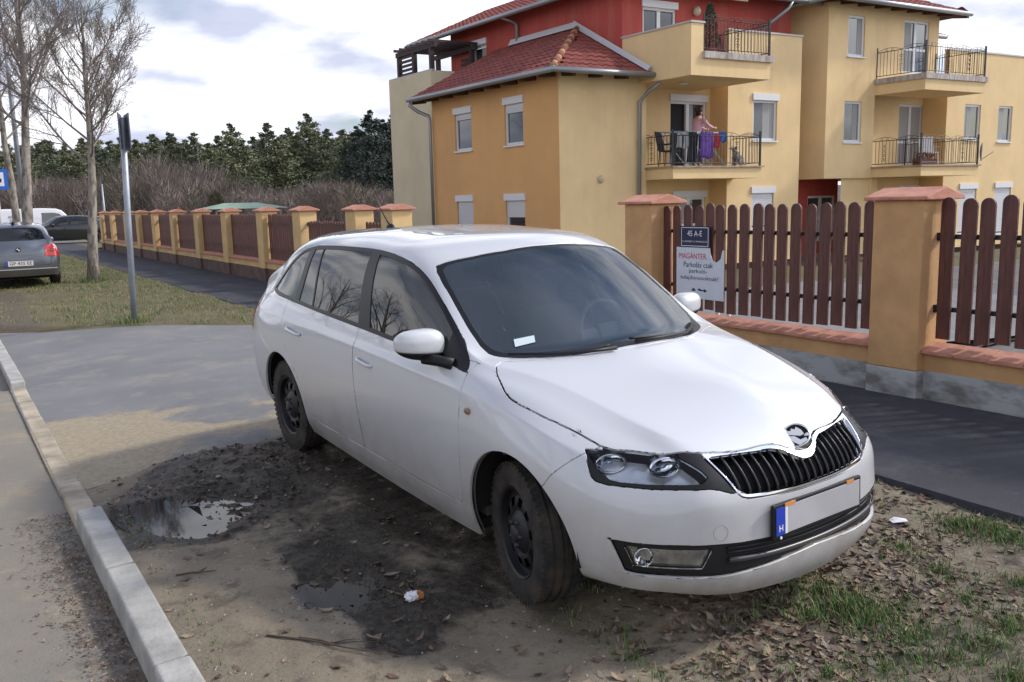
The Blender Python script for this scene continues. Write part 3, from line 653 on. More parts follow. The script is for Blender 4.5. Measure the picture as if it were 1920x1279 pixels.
    for (sx,sy,wd) in ((-1.12,-.36,.25),(-1.12,.36,.25),(-2.15,-.33,.34),(-2.15,.33,.34)):
        se=empty('seat',(sx,sy,.30),parent=car)
        mb=MB(); mb.box((-.05,-wd,.05),(.46,wd,.22)); o=mb.build('cushion',sm,se); bevel(o,.05,3)
        M=Matrix.Rotation(math.radians(-16),4,'Y'); mb=MB(); mb.box((-.14,-wd,.1),(.0,wd,.72),M=M); o=mb.build('backrest',sm,se); bevel(o,.045,3)
        mb=MB(); mb.box((-.13,-.13,.76),(-.03,.13,.95),M=M); mb.box((-.09,-.06,.68),(-.08,-.05,.8),M=M); mb.box((-.09,.05,.68),(-.08,.06,.8),M=M); o=mb.build('headrest',sm,se); bevel(o,.03,3)
    mb=MB(); superell(mb,(-.80,0,1.245),(.022,.115,.034),(.7,.7),20,8); mb.build('interior_mirror',IN,car,True)
    return car
# ================================================================== ground
def gnd(px,py,z=0.0):
    d=ray(px,py); k=(z-CAM_H)/d.z; P=Vector((0,0,CAM_H))+d*k; return P.dot(US),P.dot(UT)
def onT(px,py,t):
    d=ray(px,py); k=t/d.dot(UT); P=Vector((0,0,CAM_H))+d*k; return P.dot(US),P.z
class VNoise:
    """lattice value noise on numpy arrays"""
    def __init__(s,seed): s.r=np.random.RandomState(seed).rand(257,257)
    def __call__(s,x,y,f):
        x=np.asarray(x)*f+1000; y=np.asarray(y)*f+1000; xi=np.floor(x).astype(int); yi=np.floor(y).astype(int); fx=x-xi; fy=y-yi
        fx=fx*fx*(3-2*fx); fy=fy*fy*(3-2*fy); r=s.r; a=r[xi%257,yi%257];b=r[(xi+1)%257,yi%257];c=r[xi%257,(yi+1)%257];d=r[(xi+1)%257,(yi+1)%257]
        return (a*(1-fx)+b*fx)*(1-fy)+(c*(1-fx)+d*fx)*fy
    def fbm(s,x,y,f,o=4,g=.5):
        t=0;a=1;w=0
        for i in range(o): t=t+a*s(x+i*7.3,y-i*3.1,f); w+=a; a*=g; f*=2.03
        return t/w
VN=VNoise(5)
def smooth01(x): x=np.clip(x,0,1); return x*x*(3-2*x)
def dpoly(S,T,poly):
    return sdf(np.stack([np.ravel(S),np.ravel(T)],1),poly).reshape(np.shape(S))
MUD1=[gnd(*p) for p in ((165,950),(240,905),(330,865),(420,838),(515,815),(600,870),(560,940),(520,985),(430,1015),(330,1030),(250,1030),(210,1000))]
MUD2=[gnd(*p) for p in ((520,1040),(600,1005),(700,1030),(800,1090),(850,1160),(830,1215),(740,1230),(640,1170),(560,1120))]
PUD1=[gnd(*p) for p in ((250,955),(320,935),(430,922),(505,938),(500,960),(440,985),(380,1005),(320,1000),(262,975))]
PUD2=[gnd(*p) for p in ((528,1095),(590,1070),(680,1080),(700,1120),(650,1150),(560,1140))]
def tilt_z(S,T):   # the verge rises a little towards the drive
    return .03*np.clip(S-2.9,-1.2,2.7)*smooth01((T-.66)/.7)*smooth01((4.35-T)/.5)*smooth01((6.4-S)/.5)
def verge_h(S,T):
    n=VN.fbm(S,T,3.1,5,.55)-.5; fine=VN.fbm(S,T,19,3,.6)-.5
    d1=dpoly(S,T,MUD1); d2=dpoly(S,T,MUD2); p1=dpoly(S,T,PUD1); p2=dpoly(S,T,PUD2)
    wob=(VN.fbm(S,T,6,3)-.5)*.16
    m=smooth01((.14-(np.minimum(d1,d2)+wob))/.30)
    h=tilt_z(S,T)+.035*n+.012*fine
    # ruts from wheels, running along the street
    for tc,w in ((2.02,.16),(1.62,.12)): h=h-.032*np.exp(-((T-tc-.08*np.sin(S*1.3))/w)**2)*smooth01((5.2-S)/.6)
    churn=(VN.fbm(S+9,T,14,4,.6)-.5)
    h=h+m*(churn*.038-.010)
    pd=np.minimum(p1,p2)+wob*.35+(VN.fbm(S+4,T,9,3,.6)-.5)*.16
    h=h-.028*smooth01((.06-pd)/.14)
    for pp,PP in ((p1,PUD1),(p2,PUD2)):      # water stays inside its hollow
        c=np.mean(np.array(PP),0); Zw=float(tilt_z(np.array([c[0]]),np.array([c[1]]))[0])-.030
        k=smooth01((pp-.02-wob*.3)/.06)*smooth01((.5-pp)/.2); h=np.where(k>0,np.maximum(h,(Zw+.006+.012*n)*k+h*(1-k)),h)
    edge=smooth01((T-.64)/.10); h=h*edge-.004*(1-edge)
    h=h-.075*smooth01((S-5.15)/.5)*smooth01((1.15-T)/.5)
    soak_shade=smooth01((S-2.45-.25*(T-1.5))/.55)*smooth01((T-.80-.35*smooth01((4.4-S)/1.2))/.5)*smooth01((6.15-S)/.35)*smooth01((4.3-T)/.7)  # wet soil, with the shade under the car painted into the same darkening
    m=np.maximum(m,.56*soak_shade*(.6+.8*VN.fbm(S,T,2.3,3))); m=np.maximum(m,.35*smooth01((.45-np.minimum(d1,d2))/.5)); m=np.maximum(m,(.26+.34*VN.fbm(S,T,2.9,3))*smooth01((2.9-S)/.8)*smooth01((T-1.9)/.7))
    far=smooth01((S-5.75)/.35); h=h*(1-far)+(-.03-.085*(1-smooth01((T-.4)/2.2)))*far
    return h,m
def grid_sheet(name,s0,s1,t0,t1,ds,dt,hf,m,attrs=None,kind='structure',keep=None):
    ns=int(round((s1-s0)/ds))+1; nt_=int(round((t1-t0)/dt))+1
    S,T=np.meshgrid(np.linspace(s0,s1,ns),np.linspace(t0,t1,nt_),indexing='ij')
    H=hf(S,T)
    if isinstance(H,tuple): H,A=H
    else: A=None
    X=US.x*S+UT.x*T; Y=US.y*S+UT.y*T
    v=np.stack([X,Y,H],-1).reshape(-1,3)
    i=np.arange(ns-1)[:,None]*nt_+np.arange(nt_-1)[None,:]
    f=np.stack([i,i+nt_,i+nt_+1,i+1],-1).reshape(-1,4)[:,::-1]
    if keep is not None:
        cs=(S[:-1,:-1]+ds/2).ravel(); ct=(T[:-1,:-1]+dt/2).ravel(); f=f[keep(cs,ct)]
    me=bpy.data.meshes.new(name); me.vertices.add(len(v)); me.vertices.foreach_set('co',v.ravel().astype(np.float32))
    me.loops.add(f.size); me.loops.foreach_set('vertex_index',f.ravel().astype(np.int32)); me.polygons.add(len(f))
    me.polygons.foreach_set('loop_start',np.arange(0,f.size,4,dtype=np.int32)); me.update(); me.validate()
    me.polygons.foreach_set('use_smooth',[True]*len(me.polygons))
    if A is not None:
        at=me.attributes.new('wet','FLOAT','POINT'); at.data.foreach_set('value',A.ravel().astype(np.float32))
    me.materials.append(m); o=bpy.data.objects.new(name,me); COL.objects.link(o)
    if kind: o['kind']=kind
    return o
def ground_mat(name,cols,scales,bump=.6,bscale=40,rough=.92,wetcol=None,speck=None):
    """layered noise colours: cols=[dry a, dry b, patch], speck colour for stones and grit"""
    m=bpy.data.materials.new(name); m.use_nodes=True; nt=m.node_tree; N=nt.nodes; L=nt.links; b=N['Principled BSDF']; b.inputs['Roughness'].default_value=rough
    b.inputs['Specular IOR Level'].default_value=.25
    tc=N.new('ShaderNodeTexCoord'); vec=tc.outputs['Object']
    def nz(sc,det=8,rg=.65,off=0):
        n=N.new('ShaderNodeTexNoise'); n.inputs['Scale'].default_value=sc; n.inputs['Detail'].default_value=det; n.inputs['Roughness'].default_value=rg
        if off:
            mp=N.new('ShaderNodeMapping'); mp.inputs['Location'].default_value=(off,off*.7,0); L.new(vec,mp.inputs[0]); L.new(mp.outputs[0],n.inputs['Vector'])
        else: L.new(vec,n.inputs['Vector'])
        return n.outputs['Fac']
    def ramp(f,a,bb):
        r=N.new('ShaderNodeMapRange'); r.inputs[1].default_value=a; r.inputs[2].default_value=bb; r.interpolation_type='SMOOTHSTEP'; L.new(f,r.inputs[0]); return r.outputs[0]
    def mix(f,A,B):
        x=N.new('ShaderNodeMix'); x.data_type='RGBA'; L.new(f,x.inputs[0])
        for k,q in ((6,A),(7,B)):
            if isinstance(q,tuple): x.inputs[k].default_value=(*q,1)
            else: L.new(q,x.inputs[k])
        return x.outputs[2]
    c=mix(ramp(nz(scales[0]),.35,.65),cols[0],cols[1])
    c=mix(ramp(nz(scales[1],9,.7,5.0),.5,.66),c,cols[2])
    if speck:
        vo=N.new('ShaderNodeTexVoronoi'); vo.inputs['Scale'].default_value=speck[1]; L.new(vec,vo.inputs['Vector']); c=mix(ramp(vo.outputs['Distance'],speck[2],speck[2]*.4),c,speck[0])
        c=mix(ramp(nz(speck[1]*1.7,3,.8,11.0),.56,.72),c,tuple(q*.45 for q in cols[0]))
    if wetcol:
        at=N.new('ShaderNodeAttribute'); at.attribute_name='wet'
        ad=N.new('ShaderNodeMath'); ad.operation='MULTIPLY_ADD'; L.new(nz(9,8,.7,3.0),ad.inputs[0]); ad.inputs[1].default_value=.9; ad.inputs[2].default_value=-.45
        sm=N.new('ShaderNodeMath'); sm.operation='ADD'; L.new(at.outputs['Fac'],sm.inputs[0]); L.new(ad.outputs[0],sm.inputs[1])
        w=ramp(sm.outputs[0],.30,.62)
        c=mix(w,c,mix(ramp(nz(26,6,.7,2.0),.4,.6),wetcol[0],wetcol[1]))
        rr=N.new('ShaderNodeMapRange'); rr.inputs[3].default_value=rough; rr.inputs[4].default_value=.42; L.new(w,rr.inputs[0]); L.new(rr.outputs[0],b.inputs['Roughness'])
    L.new(c,b.inputs['Base Color'])
    bp=N.new('ShaderNodeBump'); bp.inputs['Strength'].default_value=bump; bp.inputs['Distance'].default_value=.02; L.new(nz(bscale,8,.75),bp.inputs['Height']); L.new(bp.outputs[0],b.inputs['Normal'])
    _m[name]=m; return m
def flat(z): return lambda S,T:S*0+z
def build_ground():
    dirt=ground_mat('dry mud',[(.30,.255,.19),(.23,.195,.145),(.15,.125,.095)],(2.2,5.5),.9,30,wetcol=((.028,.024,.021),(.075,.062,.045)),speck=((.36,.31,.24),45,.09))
    asph=ground_mat('drive asphalt',[(.15,.15,.15),(.115,.115,.118),(.19,.175,.15)],(.9,1.6),.35,160,speck=((.24,.235,.22),120,.12))
    dust=ground_mat('dusty road asphalt',[(.20,.19,.17),(.155,.15,.145),(.27,.235,.18)],(.8,1.3),.35,150,speck=((.32,.29,.25),90,.12))
    path=ground_mat('path asphalt',[(.068,.070,.083),(.055,.056,.067),(.09,.09,.097)],(1.3,3.0),.5,130,speck=((.12,.12,.13),140,.10))
    lawn=ground_mat('thin grass soil',[(.17,.145,.085),(.12,.115,.055),(.10,.115,.04)],(1.5,4.5),.9,28,speck=((.25,.21,.14),45,.09))
    base=ground_mat('far ground',[(.12,.11,.06),(.09,.085,.045),(.13,.11,.075)],(.3,.9),.4,4)
    mesh_obj('ground',[(-700,-60,-.62),(700,-60,-.62),(700,900,-.62),(-700,900,-.62)],[(0,1,2,3)],base)['kind']='structure'
    # near verge with real relief
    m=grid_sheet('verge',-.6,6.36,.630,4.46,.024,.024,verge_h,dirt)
    # puddle water
    wm=bpy.data.materials.new('puddle water'); wm.use_nodes=True; b=wm.node_tree.nodes['Principled BSDF']; b.inputs['Base Color'].default_value=(.03,.028,.024,1); b.inputs['Roughness'].default_value=.03; b.inputs['IOR'].default_value=1.33; b.inputs['Specular IOR Level'].default_value=.8
    nz=wm.node_tree.nodes.new('ShaderNodeTexNoise'); nz.inputs['Scale'].default_value=22; bp=wm.node_tree.nodes.new('ShaderNodeBump'); bp.inputs['Strength'].default_value=.06; wm.node_tree.links.new(nz.outputs[0],bp.inputs['Height']); wm.node_tree.links.new(bp.outputs[0],b.inputs['Normal'])
    for P,z in ((PUD1,None),(PUD2,None)):
        c=np.mean(np.array(P),0); Z=float(tilt_z(np.array([c[0]]),np.array([c[1]]))[0])-.030
        pp=inset(P,-.12); mb=MB(); vs=[tuple(st(s_,t_,Z)) for s_,t_ in catmull(pp,5,True)]
        mb.add(vs,[tuple(range(len(vs)))]); o=mb.build('puddle',wm); o['kind']='structure'
    # road with gutter, kerb side lower
    def road_h(S,T): 
        return -.105-.012*smooth01((T+.1)/.5)-.02*np.clip(-T,0,4)/4+ (VN.fbm(S,T,9,3)-.5)*.012*smooth01((T+.05)/.3)
    def road_wet(S,T):
        return road_h(S,T),smooth01((T-.12)/.3)*smooth01((5.6-S)/.9)*.45+.02
    roadm=ground_mat('road asphalt',[(.26,.235,.195),(.22,.205,.18),(.33,.275,.205)],(1.1,1.9),.4,140,speck=((.30,.27,.23),80,.12),wetcol=((.07,.055,.04),(.13,.10,.07)))
    grid_sheet('road',-1,44,-7.5,.515,.06,.09,road_wet,roadm)
    # drive and path
    def drive_h(S,T):
        ramp=-.02-.085*(1-smooth01((T-.4)/2.2))*1.0
        z=ramp-.33*smooth01((T-6.5)/7); return z+(VN.fbm(S,T,.9,2)-.5)*.01
    edge=lambda s_,t_: s_<(14.75-.78*(t_-.6)+.10*np.sin(t_*3))
    def drive_w(S,T):
        h=drive_h(S,T); q=VN.fbm(S,T,1.1,5,.6)-.5; w=.72*np.exp(-((S-7.0-.35*np.sin(T*1.7)-2.6*q)/(.62+.8*q))**2)*smooth01((4.6-T)/2)*(.75+1.0*q)+.35*smooth01((7.4-S)/1.0)*(.5+q)+.55*np.exp(-((T-.9)/.5)**2)*smooth01((9-S)/2)
        return h,np.clip(w,0,1)
    dm=ground_mat('drive asphalt dusty',[(.21,.21,.215),(.175,.176,.182),(.25,.24,.22)],(.9,1.6),.35,160,speck=((.30,.29,.27),120,.12),wetcol=((.37,.31,.22),(.29,.25,.18)))
    dm.node_tree.nodes['Principled BSDF'].inputs['Roughness'].default_value=.9
    for l in list(dm.node_tree.links):
        if l.to_socket==dm.node_tree.nodes['Principled BSDF'].inputs['Roughness']: dm.node_tree.links.remove(l)
    grid_sheet("driveway",5.9,15.5,.505,17,.06,.06,drive_w,dm,keep=lambda s_,t_: (s_<12.9) | (t_<6.2))
    mesh_obj('parking_lot',[st(-8,6.9,-.40),st(5.95,6.9,-.40),st(5.95,40,-.42),st(-8,40,-.42)],[(0,1,2,3)],asph)['kind']='structure'
    mesh_obj('parking_lot',[st(5.9,7.2,-.36),st(12.9,7.2,-.36),st(12.9,40,-.42),st(5.9,40,-.42)],[(0,1,2,3)],asph)['kind']='structure'
    def path_h(S,T): return .028+(VN.fbm(S,T,.8,2)-.5)*.012
    def slab(name,s0,s1,t0,t1,m,zt=.03,d=.12):
        mb=MB(); n=max(2,int((s1-s0)/.35)); tl=[]; tr=[]
        for i in range(n+1):
            s_=s0+(s1-s0)*i/n; tl.append((s_,t0+(VN(s_,3.3,1.7)-.5)*.10)); tr.append((s_,t1))
        v=[st(a,b_,zt) for a,b_ in tl]+[st(a,b_,zt) for a,b_ in tr]+[st(a,b_+.035*-1,zt-d) for a,b_ in tl]
        k=n+1; f=[(i,i+1,k+i+1,k+i)[::-1] for i in range(n)]+[(2*k+i,2*k+i+1,i+1,i)[::-1] for i in range(n)]
        mb.add(v,f); o=mb.build(name,m); o['kind']='structure'; return o
    slab('pavement',-3,6.25,4.41,6.36,path,.035)
    slab('pavement',12.2,52,4.30,6.16,path,.012)
    # verge beyond the drive
    def v2h(S,T):
        n=VN.fbm(S,T,1.2,4)-.5; e=smooth01((S-(14.75-.78*(T-.6)+.10*np.sin(T*3)))/.35); z=.06*n*smooth01((T-.6)/.5)+.012*(VN.fbm(S,T,9,2)-.5); return z*e-(.045+.075*(1-smooth01((T-.4)/2.2)))*(1-e)
    def v2w(S,T):
        return v2h(S,T),.62*smooth01((VN.fbm(S+3,T,.55,3)-.40)/.14)*smooth01((21-S)/4)*smooth01((3.3-T)/1.2)+.5*smooth01((1.9-T)/.8)
    l2=ground_mat('far verge soil',[(.165,.14,.085),(.12,.11,.06),(.09,.095,.04)],(1.2,3.0),.9,22,speck=((.27,.23,.16),35,.10),wetcol=((.085,.066,.048),(.13,.10,.07)))
    grid_sheet('verge',12.0,50,.6,4.34,.08,.08,v2w,l2,keep=lambda s_,t_: ~edge(s_,t_))
    # beyond the far end of the path: grass strip, cross road
    mesh_obj('crossroad',[st(50,-30,.0),st(58,-30,.0),st(58,60,.0),st(50,60,.0)],[(3,2,1,0)],dust)['kind']='structure'
    mesh_obj('grass_strip',[st(44,4.2,-.01),st(50,4.2,-.01),st(50,9,-.01),st(44,9,-.01)],[(3,2,1,0)],lawn)['kind']='structure'
    mesh_obj('far_bank',[st(58,-60,.03),st(75,-60,.1),st(75,90,.1),st(58,90,.03)],[(3,2,1,0)],lawn)['kind']='structure'
    # kerb
    kerb=empty('kerb',st(0,.575,0),ROT_ST,'pale worn concrete kerb dividing the road from the muddy verge','kerb')
    km=mat('kerb concrete',(.38,.375,.35),.9,noise_amt=.26,noise_scale=5,bump=.5,bump_scale=50,detail=10)
    kd=mat('dusty kerb concrete',(.40,.345,.26),.95,noise_amt=.35,noise_scale=4,bump=.5,bump_scale=50,detail=10)
    def stone(s0,s1,zt,zt2=None,name='kerb_stone',km=km):
        zt2=zt if zt2 is None else zt2; g=.006
        y0,y1=s0+g,s1-g; r=random.uniform(-.004,.004); 
        v=[(-.072,y0,-.25),(.072,y0,-.25),(.072,y1,-.25),(-.072,y1,-.25),(-.062+r,y0,zt),(.070+r,y0,zt+.002),(.070-r,y1,zt2+.002),(-.062-r,y1,zt2)]
        mb=MB(); mb.add(v,[(0,3,2,1),(4,5,6,7),(0,1,5,4),(1,2,6,5),(2,3,7,6),(3,0,4,7)]); o=mb.build(name,km,kerb); bevel(o,.014,3); 
    stone(4.28,5.25,.004); stone(3.22,4.28,.0); stone(2.22,3.22,.003); stone(1.2,2.22,0); stone(.2,1.2,0); stone(-.8,.2,0)
    stone(5.25,6.2,-.05,-.10,km=kd)
    for k in range(5): stone(6.2+k*.75,6.95+k*.75,-.101,km=kd)
    stone(9.95,10.95,-.03); 
    for k in range(26): stone(10.95+k,11.95+k,-.03)
    return
# ================================================================== fence
def build_fence():
    OR=mat('orange render',(.56,.33,.155),.95,noise_amt=.16,noise_scale=3,bump=.35,bump_scale=90,detail=9)
    YR=mat('yellow render wall',(.66,.46,.225),.95,noise_amt=.12,noise_scale=2.5,bump=.35,bump_scale=90,detail=9)
    PLG=mat('grey plinth render',(.40,.41,.42),.9,color2=(.17,.165,.155),noise_scale=3.2,ramp=(.36,.56),bump=.5,bump_scale=50,detail=10,stretch=(1,1,2.4))
    PLD=mat('brown plinth render',(.14,.09,.075),.9,noise_amt=.3,noise_scale=4,bump=.4)
    TC=mat('terracotta coping',(.56,.27,.19),.85,color2=(.40,.17,.12),noise_scale=7,bump=.4,bump_scale=40)
    WD=mat('stained picket wood',(.145,.052,.040),.6,color2=(.065,.024,.019),noise_scale=5,stretch=(9,9,.8),bump=.25,bump_scale=60,detail=8)
    BK=mat('black iron',(.012,.012,.014),.5)
    def pillar(s0,s1,t0,zt,body,plinth,pz,td=.42,label='',group='rendered fence pillars'):
        root=empty('fence_pillar',st((s0+s1)/2,t0+td/2,0),ROT_ST,label,'pillar',group)
        w=(s1-s0)/2; d=td/2
        mb=MB(); mb.box((-d,-w,pz),(d,w,zt)); o=mb.build('shaft',body,root); bevel(o,.012,2)
        mb=MB(); mb.box((-d-.006,-w-.006,-.3),(d+.006,w+.006,pz)); o=mb.build('plinth',plinth,root); bevel(o,.01,2)
        mb=MB(); e=.055; z=zt
        v=[(-d-e,-w-e,z),(d+e,-w-e,z),(d+e,w+e,z),(-d-e,w+e,z),(-d-e,-w-e,z+.028),(d+e,-w-e,z+.028),(d+e,w+e,z+.028),(-d-e,w+e,z+.028),(0,-w-e,z+.10),(0,w+e,z+.10)]
        mb.add(v,[(0,3,2,1),(0,1,5,8,4),(2,3,7,9,6),(3,0,4,7),(1,2,6,5),(4,8,9,7),(8,5,6,9)]); o=mb.build('coping',TC,root); bevel(o,.008,2)
        return root
    pm={}
    def picket_mesh(w,z0,z1,th=.020):
        k=(w,z0,z1)
        if k not in pm:
            mb=MB(); r=w/2; pts=[(-r,z0),(r,z0)]+[(r*math.cos(a),z1-r+r*math.sin(a)) for a in np.linspace(0,math.pi,9)]
            n=len(pts); v=[(-th/2,y,z) for y,z in pts]+[(th/2,y,z) for y,z in pts]
            mb.add(v,[tuple(range(n-1,-1,-1)),tuple(range(n,2*n))]+[(i,(i+1)%n,n+(i+1)%n,n+i) for i in range(n)])
            o=mb.build('picket',WD); me=o.data; bpy.data.objects.remove(o); pm[k]=me
        return pm[k]
    def section(s0,s1,t,ztop,body,plinth,pz,label,w=.110,pitch=.15,first=.10,lz=.40,thick=.25,stuff=False):
        root=empty('fence_section',st(s0,t,0),ROT_ST,label,'fence','picket fence sections between pillars')
        L=s1-s0; tf=-.09
        mb=MB(); mb.box((tf,0,pz),(tf+thick,L,lz)); mb.build('low_wall',body,root)
        mb=MB(); mb.box((tf-.004,0,-.3),(tf+thick+.004,L,pz)); mb.build('plinth',plinth,root)
        n=max(1,int(round(L/.25)))
        for i in range(n):      # coping tiles
            y0=L*i/n+.002; y1=L*(i+1)/n-.002; dz=random.uniform(-.003,.003); mb=MB(); a=tf-.05; b_=tf+thick+.05; c=(a+b_)/2
            v=[(a,y0,lz-.01+dz),(a,y1,lz-.01+dz),(b_,y1,lz-.01+dz),(b_,y0,lz-.01+dz),(a,y0,lz+.015+dz),(a,y1,lz+.015+dz),(b_,y1,lz+.015+dz),(b_,y0,lz+.015+dz),(c,y0,lz+.065+dz),(c,y1,lz+.065+dz)]
            mb.add(v,[(0,1,2,3),(0,4,5,1),(2,6,7,3),(4,8,9,5),(8,7,6,9),(0,3,7,8,4),(1,5,9,6,2)]); mb.build('coping_tile',TC,root)
        for z in (.735,1.30):
            mb=MB(); mb.box((.016,-.02,z-.018),(.05,L+.02,z+.018)); mb.build('rail',BK,root)
            for y in (0,L):
                mb=MB(); mb.box((.005,y-.03,z-.03),(.06,y+.03,z+.03)); mb.build('bracket',BK,root)
        me=picket_mesh(w,.50,ztop)
        y=first
        while y<L-.04:
            o=bpy.data.objects.new('picket',me); COL.objects.link(o); o.parent=root; o.location=(random.uniform(-.002,.002),y,random.uniform(-.012,.012)); o.rotation_euler=(random.uniform(-.008,.008),0,random.uniform(-.03,.03)); y+=pitch*random.uniform(.985,1.015)
        return root
    # near fence
    T0=6.33
    pillar(3.82,4.25,T0,1.585,OR,PLG,.25,label='nearest orange rendered pillar with terracotta cap and grey plinth, right of the car')
    pillar(6.85,7.27,T0,1.585,YR if False else OR,PLG,.25,label='orange pillar behind the windscreen, at the near side of the gateway')
    pillar(.80,1.22,T0,1.585,OR,PLG,.25,label='orange pillar beyond the right edge of the view')
    section(4.25,6.85,T0+.19,1.575,OR,PLG,.25,'dark brown picket fence section carrying the parking signs',first=.14)
    section(1.22,3.82,T0+.19,1.60,OR,PLG,.25,'dark brown picket fence section at the right edge of the view',first=.095)
    # far fence
    far=[(12.6,13.02),(14.05,14.47),(16.75,17.17),(19.12,19.52),(21.95,22.37),(24.68,25.08),(27.55,27.95),(30.2,30.6),(32.8,33.2),(35.15,35.55),(38.1,38.5),(40.6,41.0)]
    names=['first pillar of the far fence beside the gateway','second pillar of the far fence, close behind the first','third pillar of the far fence counted from the gateway','far fence pillar in front of the right end of the green canopy','far fence pillar in front of the green canopy','far fence pillar just left of the green canopy','eighth-from-end pillar' ,'','','','','']
    words=['fourth','fifth','sixth','seventh','eighth','ninth','tenth','eleventh','twelfth']
    for i,(a,b_) in enumerate(far):
        lab=names[i]+', yellow render with orange cap' if i<3 else '%s pillar of the far fence counted from the gateway, yellow render with orange cap'%words[i-3]
        pillar(a,b_,6.12,1.555,YR,PLD,.30,td=.36,label=lab)
    sw=['the near end','fourth and third','fifth and fourth','sixth and fifth','seventh and sixth','eighth and seventh','ninth and eighth','tenth and ninth','eleventh and tenth','twelfth and eleventh']
    for i in range(1,len(far)-1):
        zt=1.36 if i<2 else 1.50
        section(far[i][1],far[i+1][0],6.27,zt,YR,PLD,.30,'brown picket fence section between the %s and %s far pillars'%((['','second','third']+words)[i],(['','second','third']+words)[i+1]),w=.10,pitch=.128,first=.09,lz=.45)
    root=empty('gate',st(13.03,6.3,0),ROT_ST,'low brown picket gate between the first two far pillars','gate')
    for z in (.6,1.2):
        mb=MB(); mb.box((.015,0,z-.02),(.05,1.0,z+.02)); mb.build('rail',BK,root)
    me=picket_mesh(.10,.10,1.36)
    for k in range(7): o=bpy.data.objects.new('picket',me); COL.objects.link(o); o.parent=root; o.location=(0,.10+k*.135,0)
    # ---- signs on the near section
    def sz(px,py): 
        s_,z=onT(px,py,T0+.155); return s_,z
    r=empty('parking_sign',(0,0,0),0,'white private parking notice with a notched corner on the picket fence','sign')
    def P(px,py,t=T0+.155):
        s_,z=onT(px,py,t); return st(s_,t,z)
    org=P(1270,556); r.location=org; r.rotation_euler=(0,0,ROT_ST)
    MI=(Matrix.Translation(org)@Matrix.Rotation(ROT_ST,4,'Z')).inverted()
    def L2(px,py): q=MI@P(px,py); return (q.y,q.z)
    s_l=L2(1269,500)[0]; s_r=L2(1358,500)[0]; zb=0.0; zt=L2(1300,464)[1]
    Wd=s_l-s_r  # image left is larger s
    X=lambda u: s_l-u*Wd; Z=lambda v: zb+v*(zt-zb)
    # outline in (u right, v up), with the broken upper right corner
    outl=[(0,0),(1,0.0),(1,.97),(.965,.96),(.93,.80),(.85,.73),(.78,.76),(.73,.86),(.71,1.0),(0,1.0)]
    mb=MB(); n=len(outl); mb.add([(-.0,X(u),Z(v)) for u,v in outl]+[(-.004,X(u),Z(v)) for u,v in outl],[tuple(range(n)),tuple(range(2*n-1,n-1,-1))]+[(i,i+n,(i+1)%n+n,(i+1)%n) for i in range(n)])
    mb.build('board',mat('sign white',(.62,.66,.74),.4,noise_amt=.06,noise_scale=6),r)
    # local frame for text: right = -y, up = z, facing -x
    TM=lambda u,v: Matrix.Translation((-.0052,X(u),Z(v)))@Matrix(((0,0,-1,0),(-1,0,0,0),(0,1,0,0),(0,0,0,1)))
    red=mat('red print',(.55,.02,.03),.5); nav=mat('navy print',(.015,.02,.07),.5); wh=mat('white lettering',(.75,.76,.8),.5)
    def fit(txt,m,par,cx,cz,w,hgt,x=-.0052):
        o=text_mesh('lettering',txt,1.0,m,par,extrude=.0003); xs=[v.co.x for v in o.data.vertices]; ys=[v.co.y for v in o.data.vertices]
        mx,my=(min(xs)+max(xs))/2,(min(ys)+max(ys))/2; sx=w/(max(xs)-min(xs)); sy=hgt/(max(ys)-min(ys))
        for v in o.data.vertices: a,b_,c=v.co; v.co=Vector((x+(-.0006 if c>0 else 0),cx-(a-mx)*sx,cz+(b_-my)*sy))
        return o
    Hs=zt-zb
    fit('MAGÁNTER.',red,r,X(.36),Z(.845),.60*Wd,.135*Hs)
    for s_,u,v,w,hh in (('Parkolás csak',.47,.665,.62,.105),('parkoló-',.47,.53,.38,.105),('tulajdonosoknak!',.49,.40,.80,.105)):
        fit(s_,nav,r,X(u),Z(v),w*Wd,hh*Hs)
    mb=MB()
    for u0,u1,v0,v1 in ((.34,.42,.15,.18),(.36,.40,.18,.20),(.50,.62,.155,.18),(.47,.53,.17,.20)): mb.box((-.0055,X(u1),Z(v0)),(-.004,X(u0),Z(v1)))
    mb.prism([(0,0)]*3,0,0) if False else None
    mb.add([(-.0055,X(.60),Z(.205)),(-.0055,X(.60),Z(.13)),(-.0055,X(.67),Z(.167))],[(0,1,2)])
    mb.build('arrow_mark',nav,r)
    # blue house-number plate
    org2=P(1276,463,T0+.15); r2=empty('house_number_sign',org2,ROT_ST,'dark blue 45 A-E address plate above the parking notice','sign')
    MI2=(Matrix.Translation(org2)@Matrix.Rotation(ROT_ST,4,'Z')).inverted()
    q=MI2@P(1331,440,T0+.15); wd=-q.y; ht=(MI2@P(1290,424,T0+.15)).z
    mb=MB(); mb.box((-.004,-wd,0),(0,0,ht)); o=mb.build('plate',mat('navy enamel',(.012,.018,.07),.25,coat=.5),r2); bevel(o,.002)
    mb=MB()
    for a,b_ in (((-.0055,-wd+.015,.012),(-.004,-.015,.018)),((-.0055,-wd+.015,ht-.018),(-.004,-.015,ht-.012)),((-.0055,-wd+.015,.012),(-.004,-wd+.021,ht-.012)),((-.0055,-.021,.012),(-.004,-.015,ht-.012))): mb.box(a,b_)
    mb.build('border',wh,r2)
    TM2=lambda u,v: Matrix.Translation((-.0052,-u*wd,v*ht))@Matrix(((0,0,-1,0),(-1,0,0,0),(0,1,0,0),(0,0,0,1)))
    fit('45 A-E',wh,r2,-.5*wd,.66*ht,.50*wd,.26*ht)
    fit('II. JÓZSEF U. PARKOLÓ',wh,r2,-.5*wd,.28*ht,.84*wd,.11*ht)
